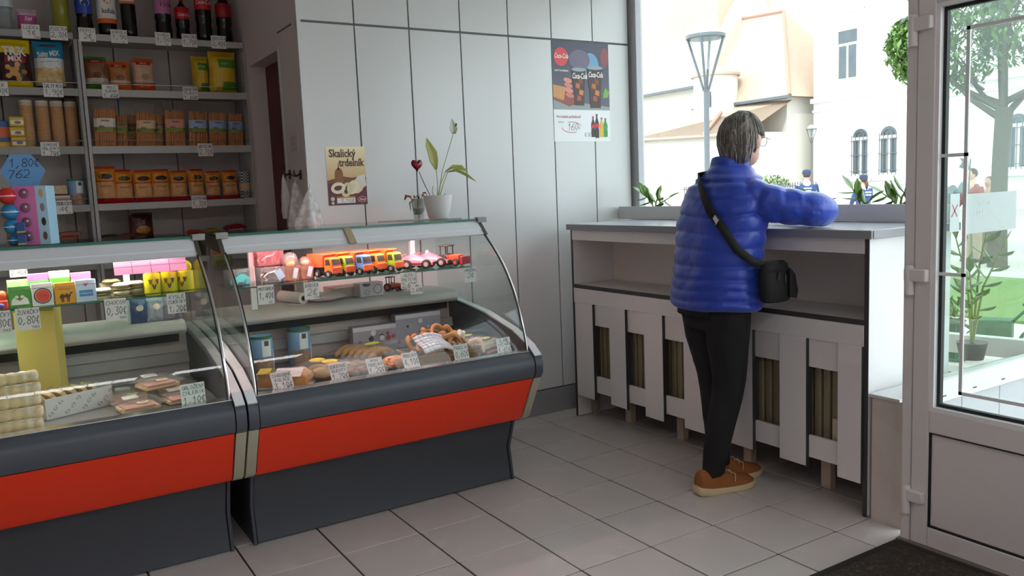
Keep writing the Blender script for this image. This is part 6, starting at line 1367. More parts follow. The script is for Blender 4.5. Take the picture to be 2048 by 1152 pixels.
for A, hd in ((AR, Vector((0.35, 0.93, -0.10))), (AL, Vector((0.25, -0.96, -0.10)))):
    limb(b, A, [0.05, 0.046, 0.042, 0.038, 0.028], wr=0)
    d = hd.normalized(); w = A[-1]; sd = d.cross(Vector((0, 0, 1))).normalized()
    b.ell(w+d*0.045, (0.034, 0.050, 0.015), 14, 8, Matrix((sd, d, Vector((0, 0, 1)))).transposed())
    for k_, (off, ln) in enumerate(((-0.027, 0.062), (-0.009, 0.074), (0.009, 0.070), (0.026, 0.054))):
        k0 = w+d*0.082+sd*off; limb(b, [k0, k0+d*ln*0.5+Vector((0, 0, 0.004)), k0+d*ln+Vector((0, 0, -0.014))], [0.0092, 0.0086, 0.0070], 8, k=4, wr=0)
    tb = w+d*0.03+sd*(0.030 if A is AR else -0.030); limb(b, [tb, tb+d*0.03+sd*(0.02 if A is AR else -0.02), tb+d*0.055+sd*(0.018 if A is AR else -0.018)], [0.011, 0.0098, 0.008], 8, k=4, wr=0)
LR = [L(0.095, 0.0, 0.90), L(0.085, 0.005, 0.70), L(0.075, 0.015, 0.50), L(0.062, -0.03, 0.28), L(0.052, -0.060, 0.10)]
LL = [L(-0.095, 0.0, 0.90), L(-0.09, 0.015, 0.70), L(-0.075, 0.045, 0.50), L(-0.062, 0.05, 0.28), L(-0.058, 0.055, 0.10)]
for G in (LR, LL):
    limb(b, G, [0.085, 0.072, 0.052, 0.046, 0.036], wr=0)
    limb(b, [G[-1]+Vector((-0.02, 0, -0.03)), G[-1]+Vector((0.06, -0.008, -0.055)), G[-1]+Vector((0.16, -0.02, -0.07))], [0.034, 0.034, 0.024], wr=0)
remesh(b.build('body', M_SKIN, pr, world=True, smooth=180), 0.0052, 2)
# --- jacket
j = MB(); R = []
prof = [(0.842, 0.0, .222, .150), (0.86, 0.0, .230, .156), (0.95, 0.0, .226, .152), (1.05, 0.012, .222, .148), (1.15, 0.028, .224, .148), (1.25, 0.046, .226, .150), (1.32, 0.060, .222, .145), (1.375, 0.070, .196, .128), (1.410, 0.076, .160, .110), (1.440, 0.082, .112, .094), (1.475, 0.090, .078, .080), (1.515, 0.098, .074, .076)]
zs = [0.842+0.0075*i for i in range(90) if 0.842+0.0075*i <= 1.515]
for z in zs:
    for i in range(len(prof)-1):
        if prof[i][0] <= z <= prof[i+1][0]+1e-6:
            t = (z-prof[i][0])/(prof[i+1][0]-prof[i][0]); t = t*t*(3-2*t) if i > 4 else t
            f, rx, ry = (prof[i][k_]*(1-t)+prof[i+1][k_]*t for k_ in (1, 2, 3)); break
    sp = 0.046 if z < 1.02 else 0.072
    bul = 0.016*(abs(math.sin(PI*(z-0.842+(0.02 if z >= 1.02 else 0))/sp))**0.38)-0.0095
    if z > 1.43: bul *= 0.5
    ringv = []
    for i in range(56):
        a = 2*PI*i/56; c, s = math.cos(a), math.sin(a)
        wv = 0.008*math.sin(3*a+z*4)*math.sin(z*9)
        se = (abs(c)**2.4+abs(s)**2.4)**(-1/2.4)
        p = L((rx+bul)*c*se, f+(ry+bul)*s*se, z+wv*0.8)
        d = mnoise.noise(p*11)*0.007+mnoise.noise(p*27)*0.0035
        ringv.append(p+(Rt*c+F*s)*d)
    R.append(ringv)
j.rings(R)
JR = [L(0.115, 0.07, 1.315), L(0.165, 0.085, 1.328), L(0.232, 0.15, 1.300)]+AR[2:3]+[AR[3]]+[Vector((0.385, -1.195, 1.240))]
JL = [L(-0.115, 0.08, 1.315), L(-0.165, 0.10, 1.328), L(-0.212, 0.16, 1.300)]+AL[2:3]+[AL[3]]+[Vector((0.42, -0.955, 1.240))]
for A, sd in ((JR, 3), (JL, 8)):
    limb(j, [A[0], A[1], A[2]+Vector((0, 0, -0.005)), A[3]+Vector((0, 0, 0.006)), A[4]+Vector((0, 0, 0.004)), A[5]+Vector((0, 0, 0.004))], [0.066, 0.076, 0.078, 0.068, 0.058, 0.042], 22, True, 0.088, 0.009, sd, 14, 0.009)
remesh(j.build('jacket', M_JACK, pr, world=True, smooth=180), 0.0046, 1)
# --- trousers
tr_ = MB()
tr_.rings([[L(rx*math.cos(2*PI*i/32), f+ry*math.sin(2*PI*i/32), z) for i in range(32)] for z, f, rx, ry in ((0.95, 0.0, .17, .115), (0.86, 0.0, .185, .125), (0.80, -0.004, .185, .125), (0.75, 0.0, .165, .11))])
limb(tr_, [L(0.088, 0.0, 0.86)]+[L(0.085, 0.003, 0.70), L(0.072, 0.015, 0.50), L(0.060, -0.03, 0.28), L(0.052, -0.056, 0.115), L(0.052, -0.056, 0.085)], [0.108, 0.094, 0.073, 0.062, 0.051, 0.050], 18, False, seed=2, wr=0.007)
limb(tr_, [L(-0.088, 0.0, 0.86)]+[L(-0.090, 0.015, 0.70), L(-0.078, 0.045, 0.50), L(-0.064, 0.05, 0.28), L(-0.058, 0.055, 0.115), L(-0.058, 0.055, 0.085)], [0.108, 0.094, 0.073, 0.062, 0.051, 0.050], 18, False, seed=5, wr=0.007)
remesh(tr_.build('trousers', M_TROU, pr, world=True, smooth=180), 0.008, 2)
# --- shirt hem showing under the jacket at the back
MB().rings([[L(rx*math.cos(a), -0.004+ry*math.sin(a), z) for a in [PI*0.95+k_*PI*0.75/16 for k_ in range(17)]] for z, rx, ry in ((0.815, .200, .146), (0.86, .200, .146))], cap=False, closed=False).build('shirt_hem', M_TROU, pr, world=True, smooth=180, solid=0.004)
# --- shoes
def shoe(ank, yaw):
    ca, sa = math.cos(yaw), math.sin(yaw)
    def S(f, s, z): return (ank.x+f*ca+s*sa, ank.y+f*sa-s*ca, z)
    prof_ = [(-0.088, .030, .104), (-0.075, .038, .116), (-0.04, .043, .112), (0.0, .045, .112), (0.04, .047, .104), (0.08, .050, .086), (0.12, .050, .072), (0.16, .046, .062), (0.19, .036, .052), (0.207, .018, .038)]
    R = []
    for f, w, h in prof_:
        R.append([S(f, w*math.cos(a)*(1 if math.sin(a) > -0.2 else 0.95), 0.022+max(0, (h-0.022))*max(0, math.sin(a))**0.8) for a in [PI*k_/14 for k_ in range(15)]]+[S(f, -w*0.8, 0.020), S(f, w*0.8, 0.020)])
    up = MB().rings(R).build('shoe', M_SHOE, pr, world=True, smooth=70)
    R = []
    for f, w, h0, h1 in ((-0.100, .022, .012, .034), (-0.088, .038, .004, .044), (-0.04, .046, 0.002, .036), (0.04, .049, 0.0015, .030), (0.12, .054, 0.0015, .030), (0.17, .049, 0.003, .032), (0.205, .032, .008, .036), (0.218, .014, .014, .034)):
        R.append([S(f, -w, h1), S(f, -w*1.04, (h0+h1)/2), S(f, -w*.9, h0), S(f, w*.9, h0), S(f, w*1.04, (h0+h1)/2), S(f, w, h1)])
    MB().rings(R).build('sole', M_SOLE, up, world=False, smooth=60).location = (-pr.location.x, -pr.location.y, 0)
    for f in (0.05, 0.075):
        MB().tube([S(f, -0.026, 0.096-(f-0.05)*0.6), S(f+0.01, 0, 0.106-(f-0.05)*0.6), S(f, 0.026, 0.096-(f-0.05)*0.6)], 0.002, 6).build('lace', cm('cdbd9c', 0.7), up).location = (-pr.location.x, -pr.location.y, 0)
    MB().tube([S(0.06, 0.022, 0.099), S(0.085, 0.044, 0.085), S(0.075, 0.055, 0.055)], 0.002, 6).build('lace', cm('cdbd9c', 0.7), up).location = (-pr.location.x, -pr.location.y, 0)
ra = L(0.052, -0.056, 0); la = L(-0.055, 0.072, 0)
shoe(ra, math.radians(-11)); shoe(la, math.radians(-13))
# --- hair: cap of swept strands
hr = MB(); R = []
for i in range(20):
    th = PI*(0.01+0.99*i/19); ringv = []
    for k_ in range(48):
        a = 2*PI*k_/48; x, y, z = math.sin(th)*math.cos(a), math.sin(th)*math.sin(a), math.cos(th)
        # hair line: high over the face, low at the nape
        lim = 0.50 if y > 0.55 else (0.30 if y > 0.25 else (0.14 if y > -0.12 else (-0.50 if y > -0.28 else -0.88)))
        if z < lim: z = lim; 
        g = 1+0.035*math.sin(a*19+z*3)+0.03*mnoise.noise(Vector((a*5, z*2, 1)))
        rr_ = math.sqrt(max(0.0, 1-min(1, z*z)))
        n_ = math.hypot(x, y) or 1
        ringv.append(H(x/n_*rr_*0.089*g, y/n_*rr_*0.112*g-0.006, z*0.125*(1.0 if z > 0 else 0.95)+0.002))
    R.append(ringv)
hr.rings(R)
cap_ = hr.build('hair', M_HAIR, pr, world=True, smooth=180)
st = MB(); sg2 = MB(); rn = random.Random(11)
for i in range(230):
    a = rn.uniform(PI*0.92, 2*PI+0.25); 
    if math.sin(a) > 0.35: continue
    pts = []
    sn_ = math.sin(a); low = -0.93 if sn_ < -0.34 else (-0.50 if sn_ < -0.20 else (0.14 if sn_ < 0.1 else 0.3))
    for k_ in range(7):
        z = 0.97-(0.97-low*rn.uniform(.92, 1.03))*k_/6
        aa = a+0.25*k_/6+0.03*rn.uniform(-1, 1); rr_ = math.sqrt(max(0.02, 1-min(1, z*z)))*(1.0 if z > -.5 else 1.02)
        if z < -0.5: rr_ = max(rr_, 0.72)
        pts.append(H(math.cos(aa)*rr_*0.093, math.sin(aa)*rr_*0.117-0.006, z*0.125))
    (sg2 if i % 4 == 0 else st).tube(pts, [0.0045, 0.0048, 0.0048, 0.0046, 0.0042, 0.0034, 0.001], 5)
sg2.build('grey_strands', mat('hair_silver', 'a09b94', 0.45, var=0.2), pr, world=True, smooth=180, kind='stuff')
st.build('hair_strands', M_HAIR, pr, world=True, smooth=180, kind='stuff')
# --- eyeglasses
eg = MB()
for s in (-1, 1):
    eg.tube([H(s*0.080, 0.0, 0.010), H(s*0.079, 0.05, 0.014), H(s*0.070, 0.105, 0.014)], 0.0016, 6)
    eg.tube([H(s*0.036+0.028*math.cos(t), 0.108-0.02*abs(math.cos(t)), 0.006+0.020*math.sin(t)) for t in [2*PI*k_/16 for k_ in range(17)]], 0.0013, 5)
eg.tube([H(-0.010, 0.110, 0.012), H(0.010, 0.110, 0.012)], 0.0015, 5)
gl_ = eg.build('eyeglasses', mat('spectacle_metal', '6a6462', 0.3, 0.9), pr, world=True, smooth=60)
# ------------------------------------------------------------------ cross-body bag
M_BAG = mat('bag_black', '0f0f11', 0.7, var=0.2, scale=40)
sb = thing('shoulder_bag', 'small black cross-body bag hanging at the hip of the person in blue', 'bag', (0.055, -1.30, 0.87))
bx_ = MB(); R = []
for z, w, d in ((0.885, .066, .028), (0.895, .078, .036), (0.95, .082, .040), (1.01, .080, .038), (1.045, .072, .032), (1.058, .055, .022)):
    R.append([(0.068+w*math.cos(a)*(abs(math.cos(a))**2.6+abs(math.sin(a))**2.6)**(-1/2.6), -1.318+d*math.sin(a)*(abs(math.cos(a))**2.6+abs(math.sin(a))**2.6)**(-1/2.6)-(1.05-z)*0.06, z) for a in [2*PI*k_/24 for k_ in range(24)]])
bx_.rings(R).build('pouch', M_BAG, sb, world=True, smooth=60)
MB().prism([(0.105, 0.905), (0.150, 0.895), (0.158, 0.93), (0.140, 1.00), (0.110, 1.03)], 'y', -1.375, -1.360).build('side_flap', M_BAG, sb, world=True, bevel=0.004)
for x, z in ((0.045, 1.0), (0.085, 0.985)):
    MB().cbox(x, -1.3665, z, 0.006, 0.004, 0.034, Matrix.Rotation(0.25 if x < 0.06 else 0, 3, 'Y')).build('zip_pull', M_CHROME, sb, world=True)
MB().box(0.0, 0.13, -1.3615, -1.358, 1.018, 1.022).build('zip', mat('zip_dark', '2c2c30', 0.4, 0.5), sb, world=True)
# strap: over the far shoulder, diagonally across the back to the bag
def back(r, z, off=0.016):
    """point on the back of the jacket at lateral r and height z"""
    for i in range(len(prof)-1):
        if prof[i][0] <= z <= prof[i+1][0]+1e-6:
            t = (z-prof[i][0])/(prof[i+1][0]-prof[i][0]); f, rx, ry = (prof[i][k_]*(1-t)+prof[i+1][k_]*t for k_ in (1, 2, 3)); break
    q = max(0.0, 1-(abs(r)/(rx+0.012))**2.4)**(1/2.4)
    return L(r, f-(ry+off)*q, z)
sp_ = [L(-0.085, 0.185, 1.32), L(-0.080, 0.10, 1.450), back(-0.062, 1.428, 0.022), back(-0.010, 1.393, 0.020), back(0.045, 1.35, 0.018), back(0.105, 1.285, 0.018), back(0.155, 1.235, 0.018), back(0.195, 1.175, 0.018), back(0.222, 1.115, 0.022), L(0.255, 0.0, 1.065), Vector((0.03, -1.332, 1.03))]
rows = []
for i, p in enumerate(sp_):
    t = (sp_[min(i+1, len(sp_)-1)]-sp_[max(i-1, 0)]).normalized(); nrm = (p-(L(0, 0.05, p.z))).normalized(); s_ = t.cross(nrm).normalized()
    rows.append([p+s_*0.018, p-s_*0.018])
MB().rings(rows, cap=False, closed=False).build('strap', M_BAG, sb, world=True, smooth=180, solid=0.004)
bp = back(0.150, 1.240, 0.026); MB().cbox(bp.x, bp.y, bp.z, 0.004, 0.034, 0.030, Matrix.Rotation(FA, 3, 'Z') @ Matrix.Rotation(0.75, 3, 'X')).build('buckle', M_CHROME, sb, world=True)
# ================================================================== OUTSIDE
M_PAVE = mat('street_paving', 'aba69e', 0.85, var=0.06, scale=3)
M_WHITEB = mat('facade_white', 'dcdad6', 0.85, var=0.02)
M_CHW = mat('church_wall', 'c4beb6', 0.9, var=0.04)
M_ROOF = mat('roof_tile_orange', 'a6907f', 0.85, var=0.10, scale=4, bump=0.4, bscale=6)
M_ROOFP = mat('roof_pale', 'b3aea0', 0.9, var=0.05, scale=4)
M_WGL = mat('far_window_glass', '474f54', 0.25, var=0.3, scale=2)
M_IRON = mat('iron_grey', '53575c', 0.5)
GZ = -0.16
struct(MB().box(0.9, 60, -40, 60, GZ-0.1, GZ).build('street', M_PAVE), 'pale paved square outside the shop')
struct(MB().box(0.15, 0.95, -8, -1.70, GZ-0.1, -0.02).build('pavement', mat('step_grey', 'b5b0ac', 0.8, var=0.05)))
gr = tag(MB().box(6.0, 9.5, -6, 3.2, GZ, GZ+0.03).build('lawn', mat('lawn_green', '5d7440', 0.9, var=0.25, scale=30, bump=0.8)), 'strip of green lawn beyond the pavement', 'lawn', kind='stuff')
# ---- white town house
wh = thing('town_house', 'white town house with arched barred windows across the square', 'house', (32, 14, GZ))
def W(n, m, *bx, **k): return MB().box(*bx).build(n, m, k.pop('parent', wh), world=True, **k)
W('wall', M_WHITEB, 32, 40, 4, 23.4, GZ, 13)
for z, d, h in ((5.05, 0.25, 0.22), (4.62, 0.10, 0.10), (9.15, 0.2, 0.25)): W('string_course', M_WHITEB, 32-d, 32, 4, 23.4, z, z+h)
def square_window(y0, y1, z0, z1):
    f = W('window', M_WHITEB, 31.94, 32.05, y0-0.12, y1+0.12, z0-0.12, z1+0.12)
    zt = z0+(z1-z0)*0.70; ym = (y0+y1)/2
    for a in ((y0, y1, zt+0.06, z1-0.05), (y0+0.03, ym-0.06, z0+0.05, zt-0.06), (ym+0.06, y1-0.03, z0+0.05, zt-0.06)): W('pane', M_WGL, 31.92, 31.945, *a, parent=f)
    W('sill', M_WHITEB, 31.75, 31.95, y0-0.3, y1+0.3, z0-0.35, z0-0.22, parent=f); W('hood', M_WHITEB, 31.72, 31.95, y0-0.35, y1+0.35, z1+0.75, z1+0.9, parent=f)
for y0, y1 in ((20.95, 21.95), (17.75, 18.77), (14.3, 15.3), (10.9, 11.9), (7.5, 8.5)): square_window(y0, y1, 6.0, 8.3)
def arched_window(y0, y1, z0, z1):
    r_ = (y1-y0)/2; yc = (y0+y1)/2; zc = z1-r_
    def arch(rr, n=12): return [(yc+rr*math.cos(PI*k_/n), zc+rr*math.sin(PI*k_/n)) for k_ in range(n+1)]
    f = MB().prism([(y1+0.1, z0-0.1)]+arch(r_+0.1)+[(y0-0.1, z0-0.1)], 'x', 31.95, 32.05).build('window', M_WHITEB, wh, world=True)
    MB().prism(arch(r_-0.1), 'x', 31.925, 31.96).build('pane', M_WGL, f, world=True)
    for a, b_ in ((y0+0.12, yc-0.09), (yc+0.09, y1-0.12)): W('pane', M_WGL, 31.925, 31.96, a, b_, z0+0.1, zc-0.14, parent=f)
    for k_ in range(5): W('bar', M_IRON, 31.86, 31.885, y0+0.08+(y1-y0-0.16)*k_/4-0.015, y0+0.08+(y1-y0-0.16)*k_/4+0.015, z0, zc+0.1, parent=f)
    for z in (z0+0.2, z0+0.95, zc-0.2): W('bar', M_IRON, 31.855, 31.88, y0, y1, z, z+0.035, parent=f)
    MB().tube([(31.87, y, z) for y, z in arch(r_*0.5)], 0.018, 5).build('bar', M_IRON, f, world=True)
    W('sill', M_WHITEB, 31.75, 31.97, y0-0.25, y1+0.25, z0-0.25, z0-0.12, parent=f)
for y0, y1 in ((20.25, 21.22), (18.78, 19.78), (13.2, 14.15), (11.7, 12.65), (10.2, 11.15)): arched_window(y0, y1, 1.42, 3.72)
W('roof', M_ROOF, 31.7, 40.2, 3.8, 23.5, 13, 13.4)
# ---- church
ch = thing('church', 'old church with orange tiled roofs and a round stair turret across the square', 'church', (32, 30, GZ))
def Cc(n, m, vs, fs, **k): return MB().add(vs, fs).build(n, m, k.pop('parent', ch), world=True, **k)
MB().box(31, 40, 29.8, 46, GZ, 6.9).build('nave_wall', M_CHW, ch, world=True)
MB().box(31, 38, 24.2, 29.8, GZ, 5.6).build('choir_wall', M_CHW, ch, world=True)
MB().prism([(30.6, 6.75), (35.6, 12.6), (40.6, 6.75)], 'y', 30.1, 46.2).build('nave_roof', M_ROOFP, ch, world=True)
rf = Cc('choir_roof', M_ROOF, [(30.6, 30.3, 5.55), (30.6, 23.7, 5.45), (38.5, 23.7, 5.45), (38.5, 30.3, 5.55), (34.4, 30.3, 10.6), (34.4, 27.2, 10.4)], [(0, 1, 5, 4), (1, 2, 5), (2, 3, 4, 5), (0, 4, 3), (0, 3, 2, 1)])
MB().tube([(30.6, 23.7, 5.5), (34.4, 27.2, 10.45), (34.4, 30.3, 10.65)], 0.10, 6).build('ridge_tile', mat('ridge_red', 'a5796a', 0.8), rf, world=True)
MB().box(30.45, 30.62, 23.6, 30.3, 5.36, 5.5).build('gutter', M_IRON, ch, world=True)
MB().box(30.45, 30.62, 30.1, 46, 6.62, 6.76).build('gutter', M_IRON, ch, world=True)
MB().lathe([(1.15, 4.2), (1.15, 7.0)], (30.3, 28.3, 0), 24, cap=True).build('turret', M_CHW, ch, world=True, smooth=40)
MB().lathe([(1.28, 6.95), (1.28, 7.08), (0.05, 7.6)], (30.3, 28.3, 0), 24).build('turret_roof', M_ROOF, ch, world=True, smooth=40)
MB().box(29.12, 29.2, 27.55, 27.72, 5.3, 6.1).build('slit_window', M_WGL, ch, world=True)
MB().box(27.6, 31, 24.2, 32.0, GZ, 3.75).build('annex_wall', M_CHW, ch, world=True)
ar = Cc('annex_roof', M_ROOF, [(27.2, 32.6, 3.85), (27.2, 23.6, 3.55), (31.05, 23.9, 5.3), (31.05, 29.6, 5.75), (31.05, 32.6, 3.85)], [(0, 1, 2, 3), (0, 3, 4), (0, 4, 2, 1), (2, 4, 3)])
MB().tube([(27.2, 32.6, 3.9), (27.2, 23.6, 3.6)], 0.07, 6).build('gutter', mat('gutter_tan', 'a08a7c', 0.6), ar, world=True)
MB().tube([(27.2, 26.2, 3.7), (31.05, 28.0, 5.7)], 0.10, 6).build('ridge_tile', MATS['ridge_red'], ar, world=True)
MB().tube([(27.5, 31.7, 3.7), (27.5, 31.75, 0)], 0.05, 6).build('downpipe', M_IRON, ch, world=True)
MB().rings([[(36+a*s_, 33.6+b_*s_, z) for a, b_ in ((-1, -1), (1, -1), (1, 1), (-1, 1))] for s_, z in ((2.6, 10.0), (2.2, 12.2), (1.2, 17.0), (0.1, 21.0))]).build('spire', M_ROOF, ch, world=True)
nw = MB().box(30.93, 31.02, 35.2, 35.85, 3.4, 5.1).build('window', M_CHW, ch, world=True)
MB().box(30.90, 30.94, 35.27, 35.78, 3.5, 5.0).build('pane', M_WGL, nw, world=True)
for z in (3.85, 4.25, 4.65): MB().box(30.88, 30.905, 35.27, 35.78, z, z+0.05).build('bar', M_IRON, nw, world=True)
for k_ in range(4): MB().cbox(31.6, 44.0-2.2*k_, 11.9-3.4, 0.3, 0.3, 0.2).build('roof_vent', MATS['ridge_red'], ch, world=True)
# ---- street lamps
def street_lamp(label, x, y, top, s=1.0):
    l = thing('street_lamp', label, 'street lamp', (x, y, GZ), 0.55, 'lantern street lamps'); t = top-GZ
    MB().lathe([(0.09*s, 0), (0.09*s, 0.5), (0.065*s, 0.55), (0.06*s, t-1.25*s)], n=14).build('pole', M_IRON, l, smooth=50)
    for a in (0, PI/2, PI, -PI/2):
        c, s_ = math.cos(a), math.sin(a)
        MB().tube([(0.05*c*s, 0.05*s_*s, t-1.28*s), (0.13*c*s, 0.13*s_*s, t-1.0*s), (0.40*c*s, 0.40*s_*s, t-0.12*s)], 0.030*s, 6).build('arm', M_IRON, l, smooth=60)
    MB().lathe([(0.11*s, t-0.80*s), (0.34*s, t-0.14*s)], n=14, cap=False).build('lantern_glass', glass('lantern_glass', 'eef3f4', 1.45, haze=0.1), l, smooth=60)
    MB().lathe([(0.44*s, t-0.13*s), (0.44*s, t-0.06*s)], n=16).build('rim', M_IRON, l, smooth=40)
    MB().lathe([(0.34*s, t-0.06*s), (0.30*s, t+0.08*s), (0.16*s, t+0.22*s), (0.02*s, t+0.26*s)], n=16).build('hood', mat('lamp_hood_pale', 'd5e0e4', 0.4), l, smooth=60)
street_lamp('large grey street lamp with open lantern in front of the church', 11, 9.88, 4.72)
street_lamp('small distant street lamp beside the white town house', 30.0, 21.95, 3.75, 0.55)
# ---- low buildings and hedge between, fence
lb = thing('low_house', 'low ochre house between church and town house', 'house', (45, 33, GZ))
MB().box(44, 50, 30, 38, GZ, 3.9).build('wall', mat('wall_ochre', '96876c', 0.9), lb, world=True); MB().prism([(43.6, 3.9), (47, 5.2), (50.4, 3.9)], 'y', 29.8, 38.2).build('roof', mat('roof_grey', '9aa0a6', 0.8), lb, world=True)
for y in (31.2, 33.2): 
    w = MB().box(43.94, 44.05, y, y+0.8, 1.5, 2.9).build('window', M_WHITEB, lb, world=True); MB().box(43.92, 43.945, y+0.1, y+0.7, 1.6, 2.8).build('pane', M_WGL, w, world=True)
fe = thing('iron_fence', 'grey iron railing fence in front of the church', 'fence', (26, 21, GZ))
bar0 = None
for k_ in range(60):
    y = 18.6+0.13*k_
    if bar0 is None: bar0 = MB().box(-0.014, 0.014, -0.014, 0.014, 0.05, 1.42).build('bar', M_IRON, fe); bar0.location = (0, y-21, 0)
    else: share(bar0, 'bar', (0, y-21, 0), fe)
for z in (0.2, 1.25): MB().box(-0.02, 0.02, -2.4, 5.4, z, z+0.05).build('rail', M_IRON, fe)
rnd = random.Random(21)
def leaf_cloud(n, blobs, size, rnd):
    mb = MB()
    for _ in range(n):
        c, r_ = blobs[rnd.randrange(len(blobs))]
        while True:
            p = Vector((rnd.uniform(-1, 1), rnd.uniform(-1, 1), rnd.uniform(-1, 1)))
            if 0.25 < p.length < 1: break
        p = Vector(c)+Vector((p.x*r_[0], p.y*r_[1], p.z*r_[2])); s = size*rnd.uniform(.6, 1.3)
        M = Matrix.Rotation(rnd.uniform(0, 6.28), 3, 'Z') @ Matrix.Rotation(rnd.uniform(-1.2, 1.2), 3, 'X')
        q = [M @ Vector(v) for v in ((0, -s, 0), (s*.45, 0, s*.12), (0, s, 0), (-s*.45, 0, s*.12))]
        mb.add([p+v for v in q], [(0,1,2,3)])
    return mb
M_TREE = mat('tree_leaf', '506e2c', 0.6, var=0.3, scale=12)
M_BARK = mat('bark', '4c473e', 0.9, var=0.25, scale=20, bump=0.8)
hb = thing('bush', 'green bush behind the iron fence', 'bush', (28, 22.6, GZ))
leaf_cloud(1500, [((0, 0, 0.9), (0.9, 1.1, 0.9))], 0.09, rnd).build('foliage', M_TREE, hb, kind='stuff'); MB().tube([(0, 0, 0), (0, 0, 0.9)], 0.05, 6).build('stem', M_BARK, hb)
# ---- tree outside the door
tr = thing('street_tree', 'broad green street tree standing outside the glass door', 'tree', (11, 3.44, GZ))
MB().tube([(0, 0, 0), (0.02, 0.02, 0.9), (0, 0, 1.8), (0.03, -0.03, 2.55)], [0.15, 0.125, 0.115, 0.13], 12).build('trunk', M_BARK, tr, smooth=60)
for k_, e in enumerate([(-0.2, 0.9, 3.3), (0.3, -0.8, 3.6), (0.6, 0.4, 3.8), (-0.5, -0.3, 4.0), (0.0, 1.4, 3.6), (0.2, 0.1, 4.6), (0.1, 0.6, 3.1), (-0.3, -1.1, 3.2)]):
    b0 = Vector((0.02, -0.02, 2.35+0.04*k_)); e = Vector(e)
    br = MB().tube([b0, b0.lerp(e, 0.5)+Vector((0, 0, -0.10)), e], [0.06, 0.04, 0.018], 7).build('branch', M_BARK, tr, smooth=60)
    for j_ in range(3):
        e2 = e+Vector((rnd.uniform(-.5, .5), rnd.uniform(-.6, .6), rnd.uniform(.1, .6))); s0 = b0.lerp(e, 0.55+0.2*j_)
        MB().tube([s0, s0.lerp(e2, .5)+Vector((0, 0, .04)), e2], [0.022, 0.014, 0.006], 5).build('twig', M_BARK, br, smooth=60)
leaf_cloud(6500, [((0, 0.9, 3.6), (.9, 0.9, .75)), ((0.1, -0.6, 3.8), (1.0, 1.0, .85)), ((0, 0.1, 4.5), (1.2, 1.3, .8)), ((0.0, 1.55, 3.7), (.6, .35, .55)), ((0, -1.4, 3.6), (.8, .8, .7))], 0.075, rnd).build('foliage', M_TREE, tr, kind='stuff')
